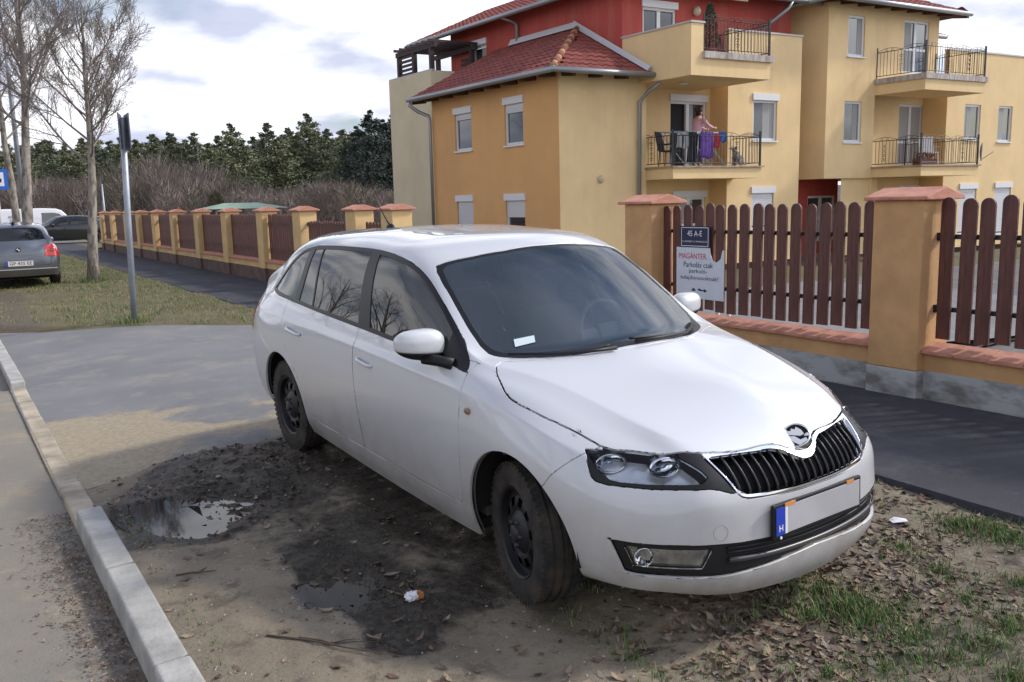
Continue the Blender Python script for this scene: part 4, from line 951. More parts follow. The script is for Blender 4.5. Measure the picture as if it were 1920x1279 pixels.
    # red-tipped posts seen between the pickets
    for px,y0,y1,rb,lab in ((1347,462,560,490,'left'),(1368,466,600,503,'right')):
        s_,_=onT(px,480,6.95); root=empty('barrier_post',st(s_,6.95,0),ROT_ST,'slim white post with a red top behind the picket fence, %s one of two'%lab,'post','red-topped posts behind the fence')
        _,z1=onT(px,y0,6.95); _,z0=onT(px,rb,6.95)
        mb=MB(); mb.tube([(0,0,-.4),(0,0,z0-.12)],.022,10); mb.build('post_shaft',mat('white paint',(.62,.63,.66),.5),root,True)
        mb=MB(); mb.tube([(0,0,z0-.12),(0,0,z1-.01),(0,0,z1)],[.030,.030,.02],10); mb.build('post_cap',mat('red paint',(.5,.02,.02),.4),root,True)
# ================================================================== apartment building
BO=Vector((1.397,23.8,0)); AZU=1.062; AZW=-.617
BU=Vector((math.sin(AZU),math.cos(AZU),0)); BW=Vector((math.sin(AZW),math.cos(AZW),0))
def Bp(a,b,z=0): return BO+BU*a+BW*b+Vector((0,0,z))
def on_plane(px,py,org,dr):
    """where the line of sight meets the vertical plane through org along dr: (distance along, height)"""
    d=ray(px,py); o=Vector((0,0,CAM_H)); n=Vector((-dr.y,dr.x,0)); k=(org-o).dot(n)/d.dot(n); P=o+d*k
    return (P-org).dot(dr),P.z
ZG,Z1,Z2,ZP,ZE=-.42,2.48,5.27,6.48,7.60
def panel(mb,org,dr,L,z0,z1,holes,out,depth=.16,mi=0,mi_rev=None):
    """wall face from org along dr with rectangular openings and their reveals; out = unit outward normal"""
    us=sorted({0,L,*[h[0] for h in holes],*[h[1] for h in holes]}); zs=sorted({z0,z1,*[h[2] for h in holes],*[h[3] for h in holes]})
    us=[u for u in us if -1e-6<=u<=L+1e-6]; zs=[z for z in zs if z0-1e-6<=z<=z1+1e-6]
    flip=Vector((0,0,1)).cross(dr).dot(out)>0   # orientation
    P=lambda u,z,d=0: org+dr*u+Vector((0,0,z))-out*d
    def quad(a,b,c,d):
        mb.add([a,b,c,d],[(0,1,2,3) if not flip else (3,2,1,0)],mi)
    for i in range(len(us)-1):
        for j in range(len(zs)-1):
            cu=(us[i]+us[i+1])/2; cz=(zs[j]+zs[j+1])/2
            if any(h[0]<cu<h[1] and h[2]<cz<h[3] for h in holes): continue
            quad(P(us[i],zs[j]),P(us[i+1],zs[j]),P(us[i+1],zs[j+1]),P(us[i],zs[j+1]))
    for h in holes:
        u0,u1,a,b=h[:4]
        mb.add([P(u0,a),P(u0,a,depth),P(u0,b,depth),P(u0,b)],[(0,1,2,3)],mi); mb.add([P(u1,a),P(u1,b),P(u1,b,depth),P(u1,a,depth)],[(0,1,2,3)],mi)
        mb.add([P(u0,b),P(u0,b,depth),P(u1,b,depth),P(u1,b)],[(0,1,2,3)],mi); mb.add([P(u0,a),P(u1,a),P(u1,a,depth),P(u0,a,depth)],[(0,1,2,3)],mi)
def weather(m,amt=.13):
    nt=m.node_tree; N=nt.nodes; L=nt.links; b=N['Principled BSDF']; src=b.inputs['Base Color'].links[0].from_socket
    tc=N.new('ShaderNodeTexCoord'); mp=N.new('ShaderNodeMapping'); mp.inputs['Scale'].default_value=(1.6,1.6,.22); L.new(tc.outputs['Object'],mp.inputs[0])
    n=N.new('ShaderNodeTexNoise'); n.inputs['Scale'].default_value=1.4; n.inputs['Detail'].default_value=9; n.inputs['Roughness'].default_value=.65; L.new(mp.outputs[0],n.inputs['Vector'])
    r=N.new('ShaderNodeMapRange'); r.inputs[1].default_value=.48; r.inputs[2].default_value=.75; r.inputs[3].default_value=0; r.inputs[4].default_value=amt*1.6; L.new(n.outputs['Fac'],r.inputs[0])
    x=N.new('ShaderNodeMix'); x.data_type='RGBA'; L.new(r.outputs[0],x.inputs[0]); L.new(src,x.inputs[6]); x.inputs[7].default_value=(.48,.33,.20,1); L.new(x.outputs[2],b.inputs['Base Color'])
def build_building():
    Y=mat('yellow render',(.78,.575,.31),.95,noise_amt=.07,noise_scale=.9,bump=.35,bump_scale=45,detail=10)
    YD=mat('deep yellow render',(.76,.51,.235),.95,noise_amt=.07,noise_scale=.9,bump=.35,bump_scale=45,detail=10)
    O=mat('ochre orange render',(.72,.41,.175),.95,noise_amt=.07,noise_scale=.9,bump=.35,bump_scale=45,detail=10)
    PA=mat('pale sand render',(.66,.58,.41),.95,noise_amt=.07,noise_scale=.9,bump=.3,bump_scale=45)
    RD=mat('red render',(.44,.075,.06),.9,noise_amt=.10,noise_scale=.9,bump=.3,bump_scale=45)
    RD2=RD
    WH=mat('white window frame',(.70,.71,.73),.4); SH=mat('shutter slats',(.60,.61,.65),.5); CP=mat('sheet metal coping',(.42,.40,.38),.5,metal=.3)
    DG=mat('window glass dark',(.035,.045,.055),.04,spec=.9,coat=.5); CU=mat('curtain',(.34,.34,.33),.9); DK=mat('room dark',(.015,.015,.02),.8)
    GM=mat('gutter metal',(.34,.35,.37),.42,metal=.6); RT=mat('red roof tile',(.30,.085,.065),.8,color2=(.19,.05,.042),noise_scale=3.5,bump=.2); RW=mat('rafter wood',(.10,.05,.03),.8)
    IR=mat('railing iron',(.018,.016,.015),.5)
    for nm in ('yellow render','deep yellow render','ochre orange render','pale sand render','red render'): weather(_m[nm])
    bld=empty('apartment_building',Bp(0,0,ZG),-AZW,'three-storey yellow, ochre and red rendered apartment building with red tiled roofs','building')
    bld.location=(0,0,0); bld.rotation_euler=(0,0,0)
    nu=Vector((-BU.y,BU.x,0));  # left-hand normal of BU (points back-left)
    nf=-nu                       # outward normal for front walls
    nw=Vector((-BW.y,BW.x,0))    # left-hand normal of BW = points left, outward for side walls
    if nf.y>0: nf=-nf
    if nw.x>0: nw=-nw
    holes={}
    def window(org,dr,out,u0,u1,z0,z1,kind='window',shutter=0.0,box=True,curtain=None,open_dark=False,leaf=1,glassm=None,depth=.12):
        """window unit standing in its opening; box = roller shutter box proud of the wall"""
        P=lambda u,z,d=0: org+dr*u+Vector((0,0,z))-out*d
        def bx(mb,ua,ub,za,zb,da,db):
            c=[P(ua,za,da),P(ub,za,da),P(ub,za,db),P(ua,za,db),P(ua,zb,da),P(ub,zb,da),P(ub,zb,db),P(ua,zb,db)]
            mb.add(c,[(0,3,2,1),(4,5,6,7),(0,1,5,4),(1,2,6,5),(2,3,7,6),(3,0,4,7)])
        W=empty('balcony_door' if kind=='door' else 'window',parent=bld)
        f=.075; mb=MB(); bx(mb,u0,u1,z1-f,z1,.05,depth+.02); bx(mb,u0,u1,z0,z0+f,.05,depth+.02); (None if open_dark else bx(mb,u0,u0+f,z0+f,z1-f,.052,depth+.02)); bx(mb,u1-f,u1,z0+f,z1-f,.052,depth+.02)
        if leaf==2: bx(mb,(u0+u1)/2-.06,(u0+u1)/2+.06,z0+f,z1-f,.052,depth+.02)
        if kind=='door': bx(mb,u0+f,u1-f,z0+.75,z0+.83,.054,depth+.02) if leaf==2 and not open_dark else None
        mb.build('frame',WH,W)
        zt=z1-f-(z1-z0-2*f)*shutter
        mb=MB(); q=[P(u0+f,z0+f,depth-.03),P(u1-f,z0+f,depth-.03),P(u1-f,zt,depth-.03),P(u0+f,zt,depth-.03)]
        if zt-z0>.15:
            if open_dark:
                um=(u0+u1)/2; a_,b_,c_,d_=(P(um,z0+f,depth-.03),P(u1-f,z0+f,depth-.03),P(u1-f,zt,depth-.03),P(um,zt,depth-.03)); mb.add([a_,b_,c_,d_],[(0,1,2,3)])
                m2=MB(); m2.add([P(u0,z0,.16),P(um,z0,.16),P(um,z1,.16),P(u0,z1,.16)],[(0,1,2,3)]); m2.build('open_doorway',DK,W)
            else: mb.add(q,[(0,1,2,3)])
            mb.build('pane',glassm or DG,W)
            if curtain:
                mb=MB(); ua=u0+f+(u1-u0-2*f)*curtain[0]; ub=u0+f+(u1-u0-2*f)*curtain[1]; n=10
                vv=[]; 
                for i in range(n+1):
                    uu=ua+(ub-ua)*i/n; dd=depth-.035+(.012 if i%2 else 0)-.02; vv+=[P(uu,z0+f,depth-.034-(.004 if i%2 else 0)),P(uu,zt,depth-.034-(.004 if i%2 else 0))]
                mb.add(vv,[(2*i,2*i+2,2*i+3,2*i+1) for i in range(n)]); mb.build('curtain',CU,W)
        if shutter>0:
            mb=MB(); n=max(2,int((z1-f-zt)/.055))
            for i in range(n):
                a=zt+(z1-f-zt)*i/n; b_=zt+(z1-f-zt)*(i+1)/n; bx(mb,u0+.03,u1-.03,a+.004,b_,.03,.055)
            mb.build('roller_shutter',SH,W)
        if box: mb=MB(); bx(mb,u0-.04,u1+.04,z1-.005,z1+.19,-.05,.12); o=mb.build('shutter_box',WH,W)
        if kind=='window': mb=MB(); bx(mb,u0-.03,u1+.03,z0-.045,z0,-.05,.10); mb.build('sill',WH,W)
        return (u0,u1,z0,z1)
    def px_window(org,dr,out,x0,y0,x1,y1,box_px=0,**k):
        """opening read from four sight lines onto the wall it stands in"""
        ym=(y0+y1)/2; ua=on_plane(x0,ym,org,dr)[0]; ub=on_plane(x1,ym,org,dr)[0]; xm=(x0+x1)/2
        za=on_plane(xm,y1,org,dr)[1]; zb=on_plane(xm,y0,org,dr)[1]
        if box_px: zb-=.19
        u0,u1=sorted((ua,ub)); return window(org,dr,out,u0,u1,za,zb,box=bool(box_px),**k)
    wall=lambda name,mb,m: mb.build(name,m,bld)
    o0=Bp(0,0)
    # --- ochre side wall of the low block
    H=[px_window(o0,BW,nw,853,201,884,283,1,shutter=.12),px_window(o0,BW,nw,946,181,981,272,1,shutter=.18),
       px_window(o0,BW,nw,858,366,888,444,1,shutter=1.0),px_window(o0,BW,nw,949,363,985,450,1,shutter=.42)]
    mb=MB(); panel(mb,o0,BW,6.63,ZG,5.08,H,nw); wall('side_wall',mb,O)
    mb=MB(); panel(mb,Bp(0,6.63),BU,2.7,ZG,5.08,[],-nf); wall('rear_wall',mb,O)
    # --- yellow front of the low block, then recessed door wall
    mb=MB(); panel(mb,o0,BU,2.93,ZG,5.08,[],nf); panel(mb,Bp(2.93,0),BW,.7,ZG,5.08,[],-nw); wall('front_wall',mb,Y)
    od=Bp(2.93,.70)
    H=[px_window(od,BU,nf,1257,178,1324,318,1,kind='door',leaf=2,open_dark=True,glassm=None),px_window(od,BU,nf,1262,358,1322,470,1,kind='door',leaf=2,curtain=(0,.45))]
    mb=MB(); panel(mb,od,BU,6.00-2.93,ZG,Z2,H,nf); wall('recess_wall',mb,Y)
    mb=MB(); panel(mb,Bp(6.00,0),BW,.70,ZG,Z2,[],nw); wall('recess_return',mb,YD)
    # --- forward wall with parapet, right of the recess
    of=Bp(6.00,0); 
    H=[px_window(of,BU,nf,1412,176,1457,264,1,curtain=(.45,1)),px_window(of,BU,nf,1409,350,1450,430,1,shutter=.96)]
    mb=MB(); panel(mb,of,BU,3.05,ZG,ZP,H,nf); panel(mb,Bp(9.05,0),BW,1.2,ZG,ZP,[],-nw); panel(mb,Bp(6.00,.16),BU,2.90,Z2,ZP,[],-nf); wall('front_wall',mb,Y)
    def coping(a0,b0,a1,b1,z,w=.16,name='coping'):
        A=Bp(a0,b0); B_=Bp(a1,b1); d=(B_-A).normalized(); n=Vector((-d.y,d.x,0)); mb=MB(); e=.03
        c=[A-d*e+n*(w+e),A-d*e-n*(w*0+e),B_+d*e-n*(w*0+e),B_+d*e+n*(w+e)]
        mb.add([q+Vector((0,0,z)) for q in c]+[q+Vector((0,0,z+.05)) for q in c],[(0,3,2,1),(4,5,6,7),(0,1,5,4),(1,2,6,5),(2,3,7,6),(3,0,4,7)]); return mb.build(name,CP,bld)
    coping(6.00,0,9.05,0,ZP)
    # --- red top storey
    orr=Bp(2.67,.67)
    H=[px_window(orr,BW,nw,887,74,912,119,1,shutter=.05,leaf=1,curtain=(.0,.45))]
    mb=MB(); panel(mb,orr,BW,9.2,5.0,ZE+.1,H,nw); wall('top_storey_side',mb,RD)
    ort=Bp(2.67,.67); H=[px_window(ort,BU,nf,1205,2,1268,66,1,leaf=2,shutter=.02)]
    mb=MB(); panel(mb,ort,BU,6.65,Z2,ZE+.1,H,nf); wall('top_storey_front',mb,RD2)
    # --- pale terrace block behind
    mb=MB(); pc=Bp(.75,7.93); panel(mb,pc,BW,3.06,ZG,6.12,[],nw); panel(mb,pc,BU,.9,ZG,6.12,[],nf); panel(mb,Bp(.75,10.99),BU,6,ZG,6.12,[],-nf); panel(mb,Bp(.91,7.93),BW,3.06,5.3,6.12,[],-nw); panel(mb,Bp(2.67,7.0),BW,1.5,ZG,5.4,[],nw); wall('terrace_block',mb,PA)
    coping(.75,7.93,.75,10.99,6.12,-.16)
    mb=MB(); mb.add([Bp(.75,7.93,5.2),Bp(.75,10.99,5.2),Bp(8,10.99,5.2),Bp(8,7.93,5.2)],[(0,1,2,3)]); mb.build('terrace_floor',CP,bld)
    # pergola
    pg=empty('pergola',parent=bld); WD=mat('pergola timber',(.045,.028,.03),.7)
    def post(a,b,z0,z1,r=.07):
        mb=MB(); c=[Bp(a-r,b-r),Bp(a+r,b-r),Bp(a+r,b+r),Bp(a-r,b+r)]
        mb.add([q+Vector((0,0,z0)) for q in c]+[q+Vector((0,0,z1)) for q in c],[(0,3,2,1),(4,5,6,7),(0,1,5,4),(1,2,6,5),(2,3,7,6),(3,0,4,7)]); mb.build('pergola_post',WD,pg)
    for a,b in ((.95,8.2),(.95,10.5),(2.5,8.2),(2.5,10.5),(.95,9.4)): post(a,b,5.2,6.90)
    def beam(a0,b0,a1,b1,z,h=.16,r=.05,name='pergola_beam',m=WD,par=pg):
        A=Bp(a0,b0,z);B_=Bp(a1,b1,z); d=(B_-A).normalized(); n=Vector((-d.y,d.x,0))*r; c=[A-n,A+n,B_+n,B_-n]
        mb=MB(); mb.add(c+[q+Vector((0,0,h)) for q in c],[(0,3,2,1),(4,5,6,7),(0,1,5,4),(1,2,6,5),(2,3,7,6),(3,0,4,7)]); return mb.build(name,m,par)
    beam(.95,7.9,.95,10.7,6.90); beam(2.5,7.9,2.5,10.7,6.90)
    for k in range(7): beam(.75,8.05+k*.41,2.67,8.05+k*.41,7.07,.09,.035)
    for k in range(6): beam(.96,9.5,.96,10.4,6.05+k*.15,.09,.02,'trellis_slat')
    for k in range(5): beam(2.5,8.3,2.5,8.9,6.0+k*.15,.09,.02,'trellis_slat')
    # --- right hand block
    rb=Bp(9.95,-.21)
    H=[px_window(rb,BU,nf,1590,29,1622,106,0,curtain=(.66,1)),px_window(rb,BU,nf,1582,190,1615,267,0,curtain=(.6,.95))]
    mb=MB(); panel(mb,rb,BU,12.25-9.95,2.12,ZE+.1,H,nf); panel(mb,rb,BW,6.0,2.12,ZE+.1,[],nw); mb.add([rb+Vector((0,0,2.12)),rb+BU*8+Vector((0,0,2.12)),rb+BU*8+BW*5+Vector((0,0,2.12)),rb+BW*5+Vector((0,0,2.12))],[(3,2,1,0)]); wall('front_wall',mb,Y)
    HD=[px_window(rb,BU,nf,1694,39,1741,139,0,kind='door',leaf=2,curtain=(.0,.35))]
    mb=MB(); panel(mb,Bp(12.25,-.21),BU,15.4-12.25,Z2-.25,ZE+.1,[(h[0]-2.30,h[1]-2.30,h[2],h[3]) for h in HD],nf); wall('front_wall',mb,Y)
    orc=Bp(12.25,.69); 
    H=[px_window(orc,BU,nf,1684,196,1729,309,0,kind='door',leaf=2,curtain=(0,1)),px_window(orc,BU,nf,1684,348,1730,440,1,kind='door',leaf=2,shutter=.2)]
    mb=MB(); panel(mb,orc,BU,3.81,ZG,Z2-.2,H,nf); panel(mb,Bp(12.25,-.21),BW,.9,ZG,Z2,[],-nw); wall('recess_wall',mb,Y)
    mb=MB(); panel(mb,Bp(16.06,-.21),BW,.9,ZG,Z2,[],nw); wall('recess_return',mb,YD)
    oq=Bp(16.06,-.21)
    H=[px_window(oq,BU,nf,1808,196,1838,262,0,curtain=(.2,.5)),px_window(oq,BU,nf,1871,199,1897,266,0,curtain=(0,.5)),px_window(oq,BU,nf,1797,344,1829,440,1,shutter=.97),px_window(oq,BU,nf,1863,342,1893,440,1,shutter=.97)]
    mb=MB(); panel(mb,oq,BU,7.5,ZG,ZP,H,nf); panel(mb,oq+BU*.0+BW*.16,BU,7.5,Z2,ZP,[],-nf); panel(mb,oq+BU*7.5,BW,5,ZG,ZP,[],-nw); wall('front_wall',mb,Y)
    coping(16.06,-.21,24.1,-.21,ZP)
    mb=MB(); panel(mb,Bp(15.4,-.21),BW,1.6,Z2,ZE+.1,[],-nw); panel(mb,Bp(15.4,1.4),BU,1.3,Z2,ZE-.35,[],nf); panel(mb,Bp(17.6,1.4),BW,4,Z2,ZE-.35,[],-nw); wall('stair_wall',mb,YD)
    mb=MB(); mb.add([Bp(12.25,.0,Z2),Bp(24,.0,Z2),Bp(24,6,Z2),Bp(12.25,6,Z2)],[(0,1,2,3)]); mb.add([Bp(2.9,.67,Z2),Bp(9.3,.67,Z2),Bp(9.3,0.1,Z2),Bp(2.9,0.1,Z2)],[(0,1,2,3)]); mb.build('terrace_floor',CP,bld)
    # entrance, under the overhang
    en=Bp(9.05,1.2); mb=MB(); hx=px_window(en,BU,nf,1513,367,1565,452,0,kind='door',leaf=2)
    panel(mb,en,BU,3.38,ZG,2.2,[hx],nf); wall('entrance_wall',mb,RD)
    mb=MB(); panel(mb,Bp(10.9,-.1),BU,1.8,ZG,2.14,[],nf); wall('entrance_side_wall',mb,Y)
    # --- balconies
    def balcony(a0,a1,b0,b1,zt,slab=.34,parapet_left=None,white=False,name='balcony',rail=True,rail_a0=None,rail_left=True,ztop=.95):
        """slab from wall line b0 out to b1 (negative = towards the street) between a0 and a1"""
        root=empty(name,parent=bld)
        c=[Bp(a0,b0),Bp(a0,b1),Bp(a1,b1),Bp(a1,b0)]
        mb=MB(); mb.add([q+Vector((0,0,zt-slab)) for q in c]+[q+Vector((0,0,zt)) for q in c],[(0,3,2,1),(4,5,6,7),(0,1,5,4),(1,2,6,5),(2,3,7,6),(3,0,4,7)]); mb.build('slab',Y,root)
        e=.06; c=[Bp(a0-e,b0),Bp(a0-e,b1-e),Bp(a1+e,b1-e),Bp(a1+e,b0)]; th=.17 if white else .05
        z0=zt; mb=MB(); mb.add([q+Vector((0,0,z0)) for q in c]+[q+Vector((0,0,z0+th)) for q in c],[(0,3,2,1),(4,5,6,7),(0,1,5,4),(1,2,6,5),(2,3,7,6),(3,0,4,7)])
        mb.build('edge_trim',mat('weathered white trim',(.52,.50,.48),.8,color2=(.26,.20,.17),noise_scale=3.2,stretch=(3,3,.6)) if white else mat('slab edge tile',(.36,.27,.20),.8,noise_amt=.3,noise_scale=5),root)
        zz=zt+th
        if not rail: return root
        ra0=rail_a0 if rail_a0 is not None else a0
        segs=[((ra0,b1+.04),(a1,b1+.04))]
        if rail_left: segs.insert(0,((a0+.04,b0),(a0+.04,b1+.04)))
        segs.append(((a1-.04,b1+.04),(a1-.04,b0)))
        barm=None
        for si,((aa,ba),(ab,bb)) in enumerate(segs):
            A=Bp(aa,ba,zz);B_=Bp(ab,bb,zz); L=(B_-A).length; d=(B_-A)/L
            mb=MB(); 
            for h,r in ((.08,.012),(ztop-.12,.012)): mb.tube([A+Vector((0,0,h)),B_+Vector((0,0,h))],r,4)
            # scrollwork along the top: bowed arcs and small rings
            n=max(1,int(L/.75))
            for k in range(n):
                p0=A+d*(L*k/n); p1=A+d*(L*(k+1)/n)
                mb.tube([p0.lerp(p1,t)+Vector((0,0,ztop-.10+.09*math.sin(t*math.pi))) for t in np.linspace(0,1,7)],.007,4)
                for tt in (.38,.62):
                    c0=p0.lerp(p1,tt)+Vector((0,0,ztop-.075)); mb.tube([c0+d*(.035*math.cos(q))+Vector((0,0,.035*math.sin(q))) for q in np.linspace(0,2*math.pi,8)],.006,4)
            mb.build('handrail',IR,root)['kind']='stuff'
            for q in (A,B_): mb=MB(); mb.tube([q,q+Vector((0,0,ztop+.04))],.022,6); mb.build('corner_post',IR,root)
            n=int(L/.118)
            if barm is None:
                mb=MB(); mb.tube([(0,0,0),(0,0,ztop-.20)],.0085,4); o=mb.build('bar',IR); barm=o.data; bpy.data.objects.remove(o)
            for k in range(1,n):
                o=bpy.data.objects.new('bar',barm); COL.objects.link(o); o.parent=root; o.location=A+d*(L*k/n)+Vector((0,0,.08))
            # one ornamental panel of scrolls
            mb=MB(); c0=A+d*(L*.72 if si else L*.5)
            for h in (.22,.36,.50,.64):
                for sx in (-1,1): mb.tube([c0+d*(sx*(.035+.03*math.cos(q)))+Vector((0,0,h+.045*math.sin(q))) for q in np.linspace(0,2*math.pi*.85,9)],.007,4)
            mb.build('scroll_panel',IR,root)
        return root
    balcony(2.93,6.25,.70,-1.05,Z1-.03,slab=.30)
    balcony(12.25,15.25,.69,-1.92,Z1-.05,slab=.30)
    balcony(12.25,15.35,-.21,-1.93,Z2-.12,slab=.34,white=True)
    # terrace balcony with solid parapet to the left
    tb=empty('terrace_balcony',parent=bld)
    mb=MB(); bq=-1.95; panel(mb,Bp(2.67,.67),-BW,.67-bq,4.80,6.12,[],nw); panel(mb,Bp(2.67,bq),BU,.42,4.80,6.12,[],nf); panel(mb,Bp(3.09,bq),BW,2.7,5.4,6.12,[],-nw)
    panel(mb,Bp(3.09,bq),BU,5.5-3.09,4.80,Z2-.02,[],nf); panel(mb,Bp(5.5,bq),BW,2.8,4.80,Z2-.02,[],-nw)
    mb.add([Bp(2.67,.7,4.80),Bp(2.67,bq,4.80),Bp(5.5,bq,4.80),Bp(5.5,.7,4.80)],[(0,1,2,3)]); mb.add([Bp(2.67,.7,Z2-.02),Bp(2.67,bq,Z2-.02),Bp(5.5,bq,Z2-.02),Bp(5.5,.7,Z2-.02)],[(3,2,1,0)]); mb.build('parapet',Y,tb)
    mb=MB(); panel(mb,Bp(2.93,.0),BU,.01,4.9,5,[],nf)
    coping(2.67,.67,2.67,bq,6.12,.16); coping(2.67,bq,3.09,bq,6.12,.16)
    t2=balcony(3.12,5.5,.67,bq-.02,Z2-.02,slab=.02,white=True,rail_left=False)
    # ceiling lamp under it
    mb=MB(); superell(mb,Bp(3.6,-.7,4.77),(.13,.13,.04),(1,1),16,6); mb.build('ceiling_lamp',WH,bld,True)
    mb=MB(); superell(mb,Bp(1.32,-.03,2.19),(.10,.06,.11),(1,1),16,8); mb.build('wall_lamp',mat('lamp globe',(.50,.44,.32),.4),bld,True)
    # --- roofs
    def tiled(name,P0,e,up,poly,tw=.26,tl=.34):
        """overlapping tiles inside the 2-D polygon poly=(along eave, up slope)"""
        nrm=e.cross(up).normalized(); 
        if nrm.z<0: nrm=-nrm
        poly=np.array(poly,float); u0,v0=poly.min(0); u1,v1=poly.max(0); vs=[];fs=[]
        base=[P0+e*float(a)+up*float(b) for a,b in poly]; mb=MB(); mb.add(base,[tuple(range(len(base)))]); mb.add([q-nrm*.10 for q in base],[tuple(range(len(base)))[::-1]]); mb.build('roof_deck',RW,bld)
        J=int((v1-v0)/tl)+1; I=int((u1-u0)/tw)+1; mb=MB(); prof=[(0,.035),(.25,.05),(.5,.03),(.75,.012),(1,.035)]
        cs=np.array([(u0+(i+.5)*tw,v0+(j+.5)*tl) for j in range(J) for i in range(I)]); ins=sdf(cs,poly)<.03
        for q,(cu,cv) in enumerate(cs):
            if not ins[q]: continue
            dz=random.uniform(-.004,.004); v=[]
            for t,hh in prof:
                for w,lift in ((-.5,.028),(.54,0.0)):
                    v.append(P0+e*float(cu+(t-.5)*tw)+up*float(cv+w*tl)+nrm*(hh+lift+dz))
            n=len(prof); v+= [P0+e*float(cu+(t-.5)*tw)+up*float(cv-.5*tl)+nrm*(hh-.01) for t,hh in prof]
            mb.add(v,[(2*k,2*k+2,2*k+3,2*k+1) for k in range(n-1)]+[(2*n+k,2*n+k+1,2*k+2,2*k) for k in range(n-1)])
        o=mb.build(name,RT,bld); o['kind']='stuff'; return o
    def gutter(a0,b0,a1,b1,z,name='gutter'):
        mb=MB(); mb.tube([Bp(a0,b0,z),Bp(a1,b1,z)],.075,10); return mb.build(name,GM,bld,True)
    ov=.55; zr=6.70; ze=5.0; 
    # left slope rises along +a, front slope rises along +b
    ex=Bp(-ov,-ov,ze); ap=Bp(2.67,2.63,zr)
    A=Bp(-ov,0,ze); 
    upL=(Bp(2.67,0,zr)-Bp(-ov,0,ze)); lenL=upL.length; upL=upL/lenL
    tiled('roof_tiles',Bp(-ov,-ov,ze),BW,upL,[(0,0),(6.63+ov+.38,0),(6.63+ov+.38,lenL),(2.63+ov,lenL)])
    upF=(Bp(0,2.63,zr)-Bp(0,-ov,ze)); lenF=upF.length; upF=upF/lenF
    tiled('roof_tiles',Bp(-ov,-ov,ze),BU,upF,[(0,0),(2.67+ov,0),(2.67+ov,lenF)])
    gutter(-ov-.06,-ov-.1,-ov-.06,6.63+.42,ze-.03); gutter(-ov-.1,-ov-.06,2.95,-ov-.06,ze-.03)
    TY=mat('ridge tile yellow',(.42,.24,.11),.8,noise_amt=.2,noise_scale=9)
    d=(ap-ex); n=15
    for k in range(n):
        p0=ex+d*(k/n)+Vector((0,0,.05)); p1=ex+d*((k+1.15)/n)+Vector((0,0,.05)); mb=MB(); mb.tube([p0,p1],[.105,.085],10); mb.build('hip_tile',TY if k%2==0 else RT,bld,True)
    FL=mat('flashing',(.62,.62,.64),.45,metal=.2)
    mb=MB(); 
    for (b0,z0,b1,z1) in ((2.6,zr+.02,6.0,zr+.02),):
        A=Bp(2.60,b0,z0);B_=Bp(2.60,b1,z1); mb.add([A,B_,B_+Vector((0,0,.20)),A+Vector((0,0,.20)),A+nw*.12,B_+nw*.12],[(0,1,2,3),(4,5,1,0),(4,5,2,3)])
    A=Bp(2.60,2.7,zr+.10);B_=Bp(2.60,-ov,ze+.08); mb.add([A,B_,B_+Vector((0,0,.12)),A+Vector((0,0,.16)),A-BU*.12,B_-BU*.12],[(0,1,2,3),(4,5,1,0),(4,5,2,3)]); mb.build('flashing',FL,bld)
    for k in range(9):      # rafter ends under the eaves
        mb=MB(); b_=k*.86+.1; A=Bp(-ov+.08,b_,ze-.16); mb.add([A,Bp(.02,b_,ze-.10),Bp(.02,b_+.1,ze-.10),Bp(-ov+.08,b_+.1,ze-.16),A+Vector((0,0,.11)),Bp(.02,b_,ze+.14),Bp(.02,b_+.1,ze+.14),Bp(-ov+.08,b_+.1,ze-.05)],[(0,3,2,1),(4,5,6,7),(0,1,5,4),(1,2,6,5),(2,3,7,6),(3,0,4,7)]); mb.build('rafter_end',RW,bld)
    for k in range(4):
        mb=MB(); a=k*.86+.1; mb.add([Bp(a,-ov+.08,ze-.16),Bp(a+.1,-ov+.08,ze-.16),Bp(a+.1,.02,ze-.10),Bp(a,.02,ze-.10),Bp(a,-ov+.08,ze-.05),Bp(a+.1,-ov+.08,ze-.05),Bp(a+.1,.02,ze+.14),Bp(a,.02,ze+.14)],[(0,3,2,1),(4,5,6,7),(0,1,5,4),(1,2,6,5),(2,3,7,6),(3,0,4,7)]); mb.build('rafter_end',RW,bld)
    # main roof over the red storey: eaves along the side and the front
    zt=ZE; a0,b0=2.67-.6,.67-.6
    up=(BU*math.cos(.42)+Vector((0,0,math.sin(.42)))).normalized(); tiled('roof_tiles',Bp(a0,b0,zt),BW,up,[(0,0),(11.6,0),(11.6,3.6),(3.3,3.6)])
    up=(BW*math.cos(.42)+Vector((0,0,math.sin(.42)))).normalized(); tiled('roof_tiles',Bp(a0,b0,zt),BU,up,[(0,0),(8.3,0),(8.3,3.6),(3.3,3.6)])
    gutter(a0-.06,b0-.1,a0-.06,b0+11.8,zt-.04); gutter(a0-.1,b0-.06,9.9,b0-.06,zt-.04)
    mb=MB(); panel(mb,Bp(a0,b0),BU,1,0,1,[],nf) if False else None
    mb.add([Bp(a0,b0,zt-.06),Bp(a0,b0+11.6,zt-.06),Bp(2.7,b0+11.6,zt+.1),Bp(2.7,.7,zt+.1)],[(0,1,2,3)]); mb.add([Bp(a0,b0,zt-.06),Bp(10.4,b0,zt-.06),Bp(10.4,.7,zt+.1),Bp(2.7,.7,zt+.1)],[(3,2,1,0)]); mb.build('soffit',RW,bld)
    # right block roof
    a1,b1=9.95-.6,-.21-.6
    up=(BW*math.cos(.42)+Vector((0,0,math.sin(.42)))).normalized(); tiled('roof_tiles',Bp(a1,b1,zt),BU,up,[(0,0),(6.65,0),(4.6,3.4),(2.0,3.4)])
    up=(BU*math.cos(.42)+Vector((0,0,math.sin(.42)))).normalized(); tiled('roof_tiles',Bp(a1,b1,zt),BW,up,[(0,0),(7,0),(7,3.4),(3.3,3.4)])
